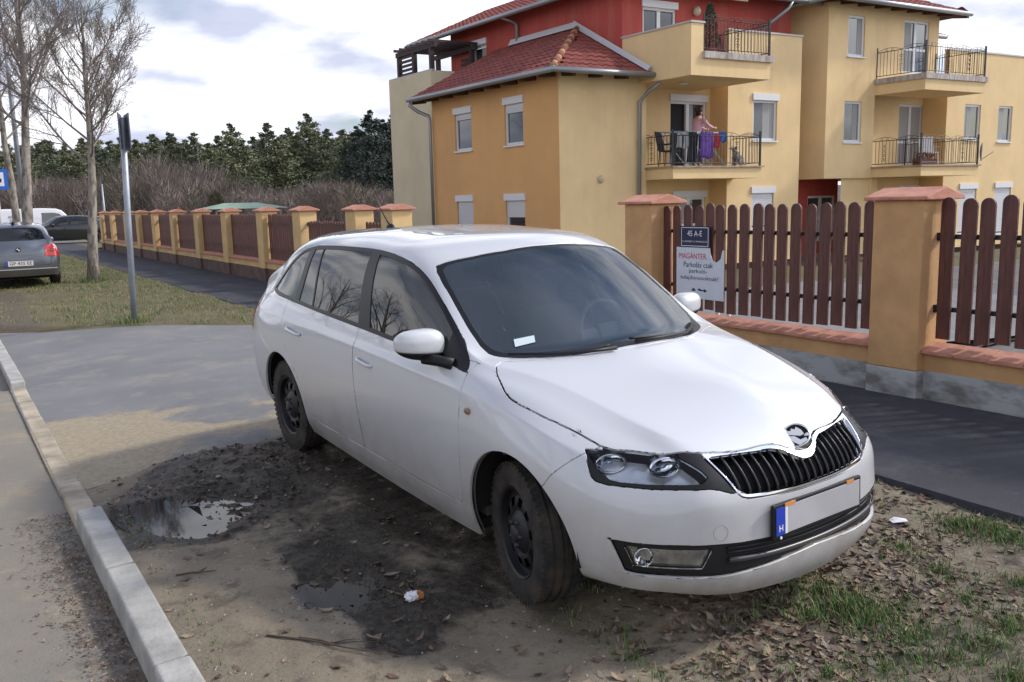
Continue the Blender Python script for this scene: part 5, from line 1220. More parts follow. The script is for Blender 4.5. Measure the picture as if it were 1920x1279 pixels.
    up=(-BU*math.cos(.42)+Vector((0,0,math.sin(.42)))).normalized(); tiled('roof_tiles',Bp(a1+6.65,b1,zt),BW,up,[(0,0),(6,0),(6,3.4),(3.3,3.4)])
    gutter(a1-.1,b1-.06,a1+6.75,b1-.06,zt-.04); gutter(a1-.06,b1,a1-.06,b1+5,zt-.04); gutter(15.5,.75,17.3,.75,zt-.45)
    up=(BW*math.cos(.42)+Vector((0,0,math.sin(.42)))).normalized(); tiled('roof_tiles',Bp(15.4,.8,zt-.42),BU,up,[(0,0),(2.1,0),(1.2,2.2),(0,2.2)])
    mb=MB(); mb.add([Bp(a1,b1,zt-.06),Bp(a1+6.65,b1,zt-.06),Bp(15.5,-.15,zt+.1),Bp(10.3,-.15,zt+.1)],[(3,2,1,0)]); mb.add([Bp(a1,b1,zt-.06),Bp(a1,6,zt-.06),Bp(10.4,6,zt+.1),Bp(10.4,-.15,zt+.1)],[(0,1,2,3)]); mb.build('soffit',RW,bld)
    for k in range(9):
        mb=MB(); a=a1+.3+k*.8; mb.add([Bp(a,b1+.05,zt-.15),Bp(a+.1,b1+.05,zt-.15),Bp(a+.1,-.2,zt-.06),Bp(a,-.2,zt-.06),Bp(a,b1+.05,zt-.05),Bp(a+.1,b1+.05,zt-.05),Bp(a+.1,-.2,zt+.1),Bp(a,-.2,zt+.1)],[(0,3,2,1),(4,5,6,7),(0,1,5,4),(1,2,6,5),(2,3,7,6),(3,0,4,7)]); mb.build('rafter_end',RW,bld)
    # --- downpipes
    def pipe(pts): mb=MB(); mb.tube([Bp(*p) for p in pts],.055,8); mb.build('downpipe',GM,bld,True)
    pipe([(2.85,-ov-.06,ze-.08),(2.85,-ov-.06,ze-.25),(2.72,-.30,ze-.45),(2.62,-.09,ze-.7),(2.60,-.09,ZG)])
    pipe([(-ov-.06,6.95,ze-.05),(-ov-.06,6.95,ze-.2),(-.4,6.8,ze-.40),(-.12,6.62,ze-.55),(-.10,6.6,ze-.7),(-.10,6.6,ZG)])
    pipe([(a0-.06,5.6,zt-.08),(2.5,5.6,zt-.2),(2.58,5.6,zt-.3),(2.58,5.6,6.6)])
    pipe([(8.6,b0-.06,zt-.08),(8.5,b0,zt-.3),(8.0,.35,zt-.75),(8.0,.58,zt-.9),(8.0,.60,Z2)])
    # awning box over the red front window
    mb=MB(); c=[Bp(5.3,.6,7.5),Bp(6.9,.6,7.5),Bp(6.9,.15,7.38),Bp(5.3,.15,7.38)]; mb.add(c+[q+Vector((0,0,.12)) for q in c],[(0,3,2,1),(4,5,6,7),(0,1,5,4),(1,2,6,5),(2,3,7,6),(3,0,4,7)]); mb.build('awning',mat('awning cloth',(.66,.55,.38),.9),bld)
    mb=MB(); superell(mb,Bp(5.33,.58,7.06),(.12,.10,.14),(1,1),16,10); mb.build('terrace_lamp',mat('lamp globe',(.50,.44,.32),.4),bld,True)
    # satellite dish by the right balcony
    sd=empty('satellite_dish',Bp(15.55,-1.75,Z1+.42),math.radians(-120),'grey satellite dish fixed at the right end of the lower right balcony','satellite dish')
    mb=MB(); b=MB(); lathe(b,[(0,0),(.01,.1),(.03,.2),(.06,.3),(.075,.31),(.05,.29),(.015,.18),(.0,.05)],24); mb.add(b.v,b.f); mb.build('dish',mat('dish grey',(.30,.31,.33),.5),sd,True)
    mb=MB(); mb.tube([(0,.02,-.28),(0,.35,-.05),(0,.42,0)],.012,6); mb.build('feed_arm',GM,sd,True)
    return bld
# ================================================================== trees
def bare_tree(name,label,loc,H,r0,fork,seed,nmain=13,dens=1.0,lean=(0,0),bark=None,twig=None,group=None,span=1.0):
    R=random.Random(seed)
    root=empty(name,loc,R.uniform(0,6),label,'tree',group)
    T=MB(); C=MB()
    def line(p,d,L,n,up,wob):
        pts=[p]; d=d.normalized()
        for i in range(n):
            d=(d+Vector((R.gauss(0,wob),R.gauss(0,wob),up+R.gauss(0,wob*.6)))).normalized(); p=p+d*(L/n); pts.append(p)
        return pts
    trunk=line(Vector((0,0,-.05)),Vector((lean[0],lean[1],1)),H*.93,14,.12,.035)
    n=len(trunk); rad=lambda t: r0*(1-t)**.85*(1+.35*math.exp(-t*22))+.008
    kf=max(2,int(round(fork/H*14)))
    T.tube(trunk,[rad(i/(n-1)) for i in range(n)],10)
    def twigs(pts,r,L,lvl):
        if lvl==0: return
        m=len(pts)-1; k=int((9 if lvl==2 else 6 if lvl==1 else 10)*dens*(1 if lvl<3 else 1.1))
        for j in range(k):
            t=.18+.8*(j+R.random())/k; i=min(m-1,int(t*m)); p=pts[i].lerp(pts[i+1],t*m-i); d=(pts[i+1]-pts[i]).normalized()
            a=R.uniform(0,6.283); side=d.orthogonal().normalized(); side=Matrix.Rotation(a,3,d)@side
            ang=R.uniform(.45,.85); nd=d*math.cos(ang)+side*math.sin(ang); nd.z+=.06
            l=L*(1.0-.5*t)*R.uniform(.65,1.2); rr=r*(1-.6*t)*.50
            q=line(p,nd,l,5 if lvl>1 else 3,.07 if lvl>1 else .05,.07)
            C.tube(q,[max(.0030,rr*(1-.8*u/(len(q)-1))) for u in range(len(q))],4 if lvl>2 else 3,cap=False)
            twigs(q,rr,l*.60,lvl-1)
    for j in range(nmain):
        t=kf/14+(1-kf/14)*.72*(j+.3*R.random())/nmain; i=min(n-2,int(t*(n-1))); p=trunk[i].lerp(trunk[i+1],t*(n-1)-i)
        a=j*2.4+R.uniform(-.4,.4); el=R.uniform(.25,.65)+.35*t; d=Vector((math.cos(a)*math.cos(el),math.sin(a)*math.cos(el),math.sin(el)))
        L=H*(.52-.33*t)*R.uniform(.8,1.1)*span; q=line(p,d,L,8,.085,.06); r=rad(t)*.42
        C.tube(q,[max(.004,r*(1-.85*u/8)) for u in range(9)],6,cap=False); twigs(q,r,L*.48,3 if dens>.6 else 2)
    twigs(trunk[kf:],rad(.5),H*.2,2)
    # hanging seed balls
    for k in range(26):
        v=C.v[R.randrange(len(C.v))]; p=Vector(v)
        if p.z>H*.5: superell(C,p+Vector((0,0,-.09)),(.018,.018,.018),(1,1),6,4)
    bk=bark or mat('mottled bark',(.31,.28,.24),.9,color2=(.13,.11,.095),noise_scale=9,stretch=(1,1,.35),bump=.6,bump_scale=30,ramp=(.42,.56))
    tw=twig or mat('twig bark',(.20,.17,.155),.9,noise_amt=.3,noise_scale=3)
    T.build('trunk',bk,root,True); C.build('crown',tw,root,True)
    return root
def needle_crown(seed,H,R0,dense=900,top=.3,base=.25,dark=1.0):
    R=random.Random(seed); mb=MB()
    nb=34
    for k in range(nb):
        t=(k+R.random())/nb; z=H*(base+(1-base)*t); rr=R0*(1-t**1.5)*(.75+.5*R.random())+.12; a=k*2.39996+R.random()
        n=int(dense/nb*(1.25-.7*t))
        for j in range(n):
            u=R.random()**.6; p=Vector((math.cos(a)*rr*u,math.sin(a)*rr*u,z+.25*u*rr*.5))+Vector((R.gauss(0,.16*rr+.05),R.gauss(0,.16*rr+.05),R.gauss(0,.13*rr+.04)))
            s=R.uniform(.07,.19); d1=Vector((R.gauss(0,1),R.gauss(0,1),R.gauss(0,.7))).normalized()*s; d2=Vector((R.gauss(0,1),R.gauss(0,1),R.gauss(0,1))).normalized()*s*.55
            mb.add([p-d1,p+d2,p+d1],[(0,1,2)]); mb.add([p-d1*.8+d2*.4,p-d2,p+d1*.9],[(0,1,2)])
    return mb
def pine_forest():
    R0_=random.Random(77)
    GR=[mat('pine needles %s'%n,c,.8,color2=c2,noise_scale=.7,coord='Object') for n,c,c2 in (('olive',(.22,.235,.13),(.13,.145,.085)),('green',(.165,.19,.115),(.10,.12,.075)),('dark',(.055,.075,.06),(.03,.043,.036)))]
    BK=mat('pine bark',(.16,.10,.07),.9)
    protos=[]
    for i,(H,R0,g,dn) in enumerate(((9.5,2.2,0,8000),(10.5,2.0,1,7500),(9.0,2.8,0,9000),(8.8,1.4,1,4500),(11.0,3.0,2,12000))):
        root=empty('pine_tree',(0,-90,0),0,'x','tree','pines along the wood edge')
        needle_crown(50+i,H,R0,dn,base=.28 if g<2 else .12).build('crown',GR[g],root)
        mb=MB(); mb.tube([(0,0,0),(.06,.03,H*.5),(0,.05,H*.93)],[.16,.11,.03],7); mb.build('trunk',BK,root,True); protos.append((root,H))
    # (pixel column of the top, height of the top in the photograph's rows, distance, kind)
    spec=[(204,262,82,3),(226,258,80,0),(255,262,84,2),(283,250,78,1),(305,262,86,0),(318,246,80,3),(345,262,84,2),(362,246,79,3),(388,268,76,0),(408,252,84,1),(432,232,80,0),(452,262,76,2),(475,254,85,1),(500,228,80,1),(522,256,77,2),(540,240,85,0),(556,246,78,1),(576,213,80,0),(595,248,84,2),(612,240,78,1),(640,243,82,0),(655,252,74,2),(692,206,66,4),(716,224,69,4),(668,236,72,4),(735,214,70,4),(180,272,84,1),(150,276,80,2),(120,270,83,0),(92,262,79,1),(70,268,86,3),(40,276,82,2),(12,270,80,0),(-20,268,82,1),(765,240,80,0)]
    for k in range(26): spec.append((-30+k*30+R0_.randint(-9,9),R0_.randint(254,280),R0_.randint(90,100),R0_.choice((0,1,2,2,3))))
    labs=['olive pine','narrow green pine','broad olive pine','thin pointed pine','dark dense conifer']
    for i,(px,py,Y,k) in enumerate(spec):
        src,H=protos[k]; first=src.location.y==-90
        o=src if first else copy_tree(src)
        d=ray(px,py); kk=Y/d.y; P=d*kk+Vector((0,0,CAM_H)); sc=P.z/H*.985
        o.location=(P.x,P.y,0 if P.z<40 else 0); o.scale=(sc*random.uniform(1.1,1.4),sc*random.uniform(1.1,1.4),sc); o.rotation_euler=(0,0,random.uniform(0,6.28))
        rk=sorted(q[0] for q in spec[:35]).index(px)+1 if i<35 else 0
        o['label']='%s standing %s from the left in the front row of pines'%(labs[k],ordinal(rk)) if i<35 else 'pine half hidden in the back row of the wood'
def ordinal(n):
    a='zeroth first second third fourth fifth sixth seventh eighth ninth tenth eleventh twelfth thirteenth fourteenth fifteenth sixteenth seventeenth eighteenth nineteenth'.split()
    return a[n] if n<20 else ({20:'twentieth',30:'thirtieth'}[n] if n%10==0 else {2:'twenty-',3:'thirty-'}[n//10]+a[n%10])
def thicket():
    R=random.Random(3); N=np.random.RandomState(4)
    BR=[mat('thicket twigs brown',(.19,.155,.13),.95,noise_amt=.45,noise_scale=.35),mat('thicket twigs grey',(.27,.22,.20),.95,noise_amt=.35,noise_scale=.35),mat('thicket olive',(.10,.095,.045),.95,noise_amt=.35,noise_scale=.35)]
    def mass(n,xr,yr,hf,per,wid):
        V=[];F=[];MI=[]; c=0
        for i in range(n):
            x=R.uniform(*xr); y=R.uniform(*yr); h=hf(x,y)*R.uniform(.75,1.12); k=0 if R.random()<.55 else 1
            if R.random()<.07: k=2
            for j in range(per):
                a=R.uniform(0,6.28); sp=R.uniform(.05,.5)*h*.45; t0=R.random()**.8
                b=Vector((x+math.cos(a)*sp*t0*.8,y+math.sin(a)*sp*t0*.8,h*t0*.85-.1)); l=R.uniform(.5,1.5)*h/5
                e=b+Vector((math.cos(a)*l*R.uniform(.1,.75)+R.gauss(0,.1),math.sin(a)*l*.4,l*R.uniform(.35,1)))
                w=wid*R.uniform(.5,1.5); q=Vector((R.gauss(0,1),.2,R.gauss(0,.7))).normalized()*w
                V+= [tuple(b-q),tuple(b+q),tuple(e)]; F.append((c,c+1,c+2)); MI.append(k); c+=3
        return V,F,MI
    hf=lambda x,y: 3.2+.6*math.sin(x*.21)+.5*math.sin(x*.53+1)+ (.9 if x<-22 else 0)
    V,F,MI=mass(1150,(-46,2),(54,70),hf,150,.024)
    o=mesh_obj('thicket',V,F,mats=BR,fm=MI); tag(o,'tangled leafless brown brushwood filling the ground below the pines','brushwood',kind='stuff')
    hf2=lambda x,y: 3.2+.8*math.sin(x*.4)
    # wooded bank rising behind it
    hm=mat('wood floor',(.12,.088,.08),.95,color2=(.06,.047,.042),noise_scale=.55,bump=1,bump_scale=3,detail=12)
    n=60; v=[];f=[]
    for i in range(n+1):
        x=-95+i*2.2
        for j,(y,z) in enumerate(((60,.0),(68,2.6),(74,4.0),(86,4.6),(120,3.5))): v.append((x,y+2*VN(x,j,.3),z*.55*(.8+.4*float(VN(x,j*3.,.22)))))
    for i in range(n):
        for j in range(4): f.append((i*5+j,i*5+5+j,i*5+6+j,i*5+1+j))
    mesh_obj('hill',v,f,hm)['kind']='structure'
    # brushwood across the road on the left (behind the row of trees there)
    return BR
def roadside():
    tree=bare_tree('bare_tree','slim bare plane tree with pale mottled trunk beside the leaning sign post',st(22.73,3.13),6.95,.115,2.9,11,nmain=15,lean=(0,0),span=1.05,group='bare trees on the verge',dens=1.15)
    d=ray(64,300); 
    t=bare_tree('bare_tree','taller bare plane tree, the paler of two trunks rising behind the silver hatchback',st(28.3,2.29),10.3,.15,4.6,12,nmain=16,group='bare trees on the verge',dens=1.1,span=.9)
    t=bare_tree('bare_tree','bare tree with darker thinner trunk, left of two behind the silver hatchback',st(33.5,2.45),10.0,.13,4.4,13,nmain=12,group='bare trees on the verge',dens=.8,span=.9)
    for i,(s_,t_,k) in enumerate(((16,-10.5,14),(25,-10.5,15),(34,-11,14),(8,-11,15),(0,-11,14))):
        if i<2: src=bare_tree('bare_tree','wide bare tree across the road mirrored in the car windows, %s in the row'%('third','fourth')[i],'(0,0,0)' and st(s_,t_),8.5,.2,2.4,k,nmain=12,group='bare trees across the road',dens=.75,span=1.15); (globals().__setitem__('_srcs',(_srcs if i else [])+[src]))
        else:
            o=copy_tree(_srcs[i%2]); o.location=st(s_,t_); o.rotation_euler=(0,0,i*1.3); o['label']='wide bare tree across the road mirrored in the car windows, %s in the row'%('x','x','fifth','second','first')[i]
            pass
    # far brushwood on the other side of the road (only seen mirrored)
    R=random.Random(9); V=[];F=[];c=0
    for i in range(260):
        s_=R.uniform(-12,60); t_=R.uniform(-24,-15); h=R.uniform(1.8,3.6)
        for j in range(40):
            b=st(s_+R.gauss(0,.6),t_+R.gauss(0,.6),h*R.random()*.7); e=b+Vector((R.gauss(0,.5),R.gauss(0,.5),R.uniform(.2,1.0))); q=Vector((R.gauss(0,1),R.gauss(0,1),0)).normalized()*.07
            V+=[tuple(b-q),tuple(b+q),tuple(e)]; F.append((c,c+1,c+2)); c+=3
    o=mesh_obj('brushwood',V,F,_m['thicket twigs brown']); tag(o,'low leafless brushwood on the far side of the road','brushwood',kind='stuff')
    mesh_obj('field',[st(-40,-7.5,-.13),st(120,-7.5,-.13),st(120,-80,-.1),st(-40,-80,-.1)],[(0,1,2,3)][::-1],_m['far ground'])['kind']='structure'
    # front sign post, leaning, its plates seen from the edge
    GS=mat('galvanised steel',(.33,.36,.41),.45,metal=.45,noise_amt=.15,noise_scale=6)
    b0=st(13.81,2.40,0); d=ray(229,222); kk=b0.y/d.y*.995; top=Vector((0,0,CAM_H))+d*kk
    r=empty('sign_post',b0,0,'leaning grey steel sign post on the grass verge, its plates seen from the edge','sign post')
    v=top-b0; mb=MB(); mb.tube([(0,0,-.1),v*.5,v],.044,14); mb.build('pole',GS,r,True)
    mb=MB(); mb.tube([v,v+Vector((0,0,.01))],[.046,.03],14); mb.build('pole_cap',GS,r,True)
    los=Vector((b0.x,b0.y,0)).normalized(); side=Vector((los.y,-los.x,0))
    for off,ang,name in ((-.035,.10,'sign_plate'),(.055,-.13,'sign_plate')):
        dr=(los*math.cos(ang)+side*math.sin(ang)); n=Vector((dr.y,-dr.x,0)); c=v+side*off*1.0+Vector((0,0,-.20))
        mb=MB(); hw=.21; hh=.26; P=lambda a,z,k: c+dr*a+Vector((0,0,z))+n*k
        mb.add([P(-hw,-hh*.9,-.008),P(hw,-hh*.9,-.008),P(hw,hh,-.008),P(-hw,hh,-.008),P(-hw,-hh*.9,.008),P(hw,-hh*.9,.008),P(hw,hh,.008),P(-hw,hh,.008)],[(0,3,2,1),(4,5,6,7),(0,1,5,4),(1,2,6,5),(2,3,7,6),(3,0,4,7)]); mb.build(name,mat('sign back grey',(.13,.14,.17),.5,metal=.3),r)
    # bus stop sign at the left edge
    p=st(30,1.80); r=empty('bus_stop_sign',p,ROT_ST+math.pi,'blue and white bus stop sign on a pale pole at the left edge','sign')
    mb=MB(); mb.tube([(0,0,0),(0,0,2.98)],.035,8); mb.build('pole',mat('pale pole',(.55,.56,.58),.5),r,True)
    mb=MB(); mb.box((-.30,.036,2.35),(.30,.045,2.95)); o=mb.build('board',mat('bus stop blue',(.02,.13,.55),.4),r)
    mb=MB(); mb.box((-.20,.045,2.45),(.20,.049,2.85)); o=mb.build('field_white',mat('bus stop white',(.75,.76,.8),.4),r)
    mb=MB(); mb.box((-.14,.049,2.585),(.14,.051,2.67)); mb.box((-.125,.049,2.555),(-.06,.051,2.585)); mb.box((.05,.049,2.555),(.115,.051,2.585)); mb.build('bus_mark',mat('black print',(.01,.01,.01),.5),r)
    # tall lamp column and two thin far poles
    for px,py0,py1,Y,rr,lab in ((34,300,-150,30,.07,'bluish grey lamp column rising through the bare branches at far left'),(24,300,-140,27,.001,''),(196,400,345,40,.05,'short grey pole standing behind the leaning sign post')):
        if not lab: continue
        d=ray(px,py0); P=d*(Y/d.y)+Vector((0,0,CAM_H)); d1=ray(px-12*(py0-py1)/300,py1); P1=d1*(Y/d1.y)+Vector((0,0,CAM_H))
        r=empty('lamp_column' if rr>.06 else 'pole',(P.x,P.y,0),0,lab,'lamp post' if rr>.06 else 'pole'); v=P1-Vector((P.x,P.y,0)); mb=MB(); mb.tube([(0,0,0),(0,0,v.z)],[rr*1.3,rr*.8],8); mb.build('shaft',GS,r,True)
    # green canopy behind the far fence
    d=ray(452,388); P=d*(31/d.y)+Vector((0,0,CAM_H)); r=empty('green_canopy',(P.x,P.y,0),ROT_ST,'low pale green hipped canopy roof showing above the far fence','canopy')
    mb=MB(); z=1.62; hx,hy=1.35,1.1; v=[(-hx,-hy,z),(hx,-hy,z),(hx,hy,z),(-hx,hy,z),(-.6,0,z+.2),(.6,0,z+.2)]; mb.add(v,[(0,1,5,4),(1,2,5),(2,3,4,5),(3,0,4),(3,2,1,0)]); mb.build('canopy_roof',mat('green sheet roof',(.22,.34,.24),.5,noise_amt=.2,noise_scale=3),r)
    for sx in (-1.1,1.1):
        for sy in (-.9,.9): mb=MB(); mb.tube([(sx,sy,-.4),(sx,sy,z)],.04,6); mb.build('canopy_post',GS,r)
# ================================================================== other vehicles
def small_car(name,label,loc,rz,paint,sh,plate=None):
    car=empty(name,loc,rz,label,'car')
    GB=_m['gloss black trim']; GL=_m['side window glass']; BLK=_m['black plastic']
    part(sh,('body','chrome','grille'),'body',paint,car,gap=.003); part(sh,'hood','bonnet',paint,car,gap=.003); part(sh,('bumper','intake','fog'),'front_bumper',paint,car,gap=.003)
    part(sh,'hatch','tailgate',paint,car,gap=.003)
    part(sh,'trim','window_trim',GB,car,gap=0); part(sh,'frit','windscreen_edge',GB,car,gap=0); part(sh,'windscreen','windscreen',_m['windscreen glass'],car,gap=0); part(sh,'rear_glass','rear_window',_m['side window glass'],car,gap=0)
    for sd in (-1,1):
        for lab,gl in (('door_front','glass_front'),('door_rear','glass_rear')):
            d=part(sh,lab,'door',paint,car,side=sd,gap=.003); part(sh,gl,'window_glass',GL,d,side=sd,gap=0)
        part(sh,'glass_small','window_glass',GL,car,side=sd,gap=0); part(sh,'glass_quarter','window_glass',GL,car,side=sd,gap=0)
        part(sh,'tail','tail_light',_m['red lamp plastic'],car,side=sd,push=.004,gap=.002)
        part(sh,'head','headlight',mat('plain headlight',(.5,.52,.55),.1,metal=.6),car,side=sd,gap=.003)
        mb=MB(); superell(mb,(-.66,sd*.88,.99),(.06,.11,.075),(.8,.8),16,8); m_=mb.build('side_mirror',paint,car,True)
    for (x,y,sd) in ((0,-.745,-1),(0,.745,1),(-2.602,-.735,-1),(-2.602,.735,1)):
        src=globals().get('_whl'); 
        w=copy_tree(src,car); w.location=(x,y,.298); w.rotation_euler=(0,0,0 if sd==-1 else math.pi)
    mb=MB(); mb.box((-3.2,-.60,.20),(.66,.60,.62)); mb.box((-2.2,-.765,.185),(-.36,.765,.23)); mb.build('underbody',_m['underbody'],car)
    mb=MB(); mb.box((-2.25,-.5,.6),(-2.05,.5,1.12)); mb.box((-1.2,-.55,.6),(-1.05,-.1,1.2)); mb.box((-1.2,.1,.6),(-1.05,.55,1.2)); mb.build('seats',_m['interior grey'],car)
    if plate:
        mb=MB(); mb.box((-3.502,-.26,.50),(-3.492,.26,.61)); o=mb.build('number_plate',mat('old plate white',(.62,.60,.56),.5),car)
        MX=Matrix(((0,0,-1,0),(-1,0,0,0),(0,1,0,0),(0,0,0,1)))
        text_mesh('lettering',plate,.10,_m['black print'],o,M=Matrix.Translation((-3.5035,-.02,.555))@MX)
        mb=MB(); mb.box((-3.504,.22,.50),(-3.5,.26,.61)); mb.build('plate_band',_m['plate blue'],o)
        mb=MB(); mb.box((-3.49,-.72,.415),(-3.475,.72,.435)); mb.build('bumper_strip',mat('bumper strip',(.5,.5,.52),.3,metal=.5),car)
        # badge, light tops
        mb=MB(); b=MB(); lathe(b,[(0,.05),(-.008,.048),(-.012,.03),(-.012,0)],20); mb.add([Matrix.Translation((-3.468,0,.86))@Matrix.Rotation(-math.pi/2,4,'Z')@Vector(v) for v in b.v],b.f)
        bd=mb.build('badge',_m['black plastic'],car); 
        mb=MB(); 
        for a0 in (0,math.pi): mb.add([Vector((-3.482,0,.86))]+[Vector((-3.482,.033*math.cos(a0+q),.86+.033*math.sin(a0+q))) for q in np.linspace(0,math.pi/2,6)],[(0,1,2,3,4,5,6)])
        mb.build('badge_quarters',_m['plate white'],bd)
        for sd in (-1,1): mb=MB(); mb.box((-3.435,min(sd*.56,sd*.70),.80),(-3.40,max(sd*.56,sd*.70),.835)); mb.build('indicator_strip',_m['repeater'],car)
    return car
def other_vehicles():
    global _whl
    V,F,C=cage(); co,nn,fa=subdivided(V,F,C,3)
    global TAILL
    old=TAILL; TAILL=[(.50,.70),(.60,.69),(.95,.685),(.95,.93),(.66,.955),(.52,.94)]
    sv=globals()['subdivided']; globals()['subdivided']=lambda a,b,c,lv=4,its=5: sv(a,b,c,3,its)
    sh=build_shell(); globals()['subdivided']=sv; TAILL=old
    _whl=make_wheel(None,(0,0,-5),0,-1)
    SV=paint_mat('silver grey paint',(.11,.125,.15),dirt_z=.35); SV.node_tree.nodes['Principled BSDF'].inputs['Metallic'].default_value=.55
    BK=paint_mat('black paint',(.006,.007,.009),dirt=(.02,.02,.02))
    h=math.atan2(US.y,US.x)
    car=small_car('parked_car','silver grey hatchback seen from behind, parked on the verge at the left edge',st(21.9+3.48,1.58,.01),h,SV,sh,plate='GP 435 EE'); car.scale=(1,1.02,.985)
    mb=MB(); mb.tube([(-2.75,.0,1.41),(-2.79,0,1.47),(-2.86,0,1.475)],[.03,.02,.008],6); mb.build('roof_aerial',_m['black plastic'],car,True)
    c2=small_car('parked_car','black hatchback parked side-on beyond the far end of the fence',st(51.6,4.7,.01),math.atan2(-UT.y,-UT.x),BK,sh)
    mb=MB(); mb.box((-1.35,-.80,1.0),(-.95,-.795,1.2)); mb.build('window_sticker',mat('window sticker',(.45,.6,.6),.6),c2)
    for c in list(_whl.children): bpy.data.objects.remove(c)
    bpy.data.objects.remove(_whl)
    # white van
    van=empty('parked_van',st(57.5,3.3,.01),math.atan2(UT.y,UT.x),'white delivery van parked side-on behind the two roadside trunks','van')
    WP=paint_mat('van white paint',(.70,.71,.74))
    side=[(0,.35),(0,1.6),(.04,1.76),(.15,1.82),(2.2,1.84),(2.9,1.80),(3.2,1.70),(3.75,1.12),(4.3,1.0),(4.5,.85),(4.55,.35)]
    mb=MB(); n=len(side); v=[]
    for y,sc in ((-.86,0),(-.80,.05),(.80,.05),(.86,0)):
        for x,z in side: v.append((x,y*(1-(.10*(z-1.0) if z>1.0 else 0)),z+(sc if z>1.6 else 0)))
    f=[(j*n+i,j*n+(i+1)%n,(j+1)*n+(i+1)%n,(j+1)*n+i) for j in range(3) for i in range(n)]+[tuple(range(n-1,-1,-1)),tuple(3*n+i for i in range(n))]
    mb.add(v,f); o=mb.build('body',WP,van); bevel(o,.05,3,25)
    for sd in (-1,1):
        mb=MB(); y=sd*.845; P=[(2.15,y,1.05),(3.45,y,1.05),(3.1,sd*.80,1.55),(2.75,sd*.80,1.62),(2.15,sd*.80,1.62)]; mb.add([(a,b+sd*.012,c) for a,b,c in P],[(0,1,2,3,4) if sd<0 else (4,3,2,1,0)]); mb.build('window_glass',_m['window glass dark'],van)
        for x in (.8,3.65):
            mb=MB(); mb.tube([(x,sd*.72,.31),(x,sd*.875,.31)],.31,20); w=mb.build('wheel',_m['tyre rubber'],van,False); mb=MB(); mb.tube([(x,sd*.87,.31),(x,sd*.882,.31)],.19,16); mb.build('hub_cap',_m['pale pole'],w)
    mb=MB(); mb.add([(3.27,-.72,1.66),(3.27,.72,1.66),(3.76,.76,1.14),(3.76,-.76,1.14)],[(0,3,2,1)]); mb.build('windscreen',_m['window glass dark'],van)
    MX=Matrix(((1,0,0,0),(0,0,-1,0),(0,1,0,0),(0,0,0,1)))
    text_mesh('lettering','ARNO',.20,_m['black print'],van,M=Matrix.Translation((.75,-.85,1.42))@MX,align='CENTER'); text_mesh('lettering','25 35',.20,_m['black print'],van,M=Matrix.Translation((.75,-.855,1.22))@MX)
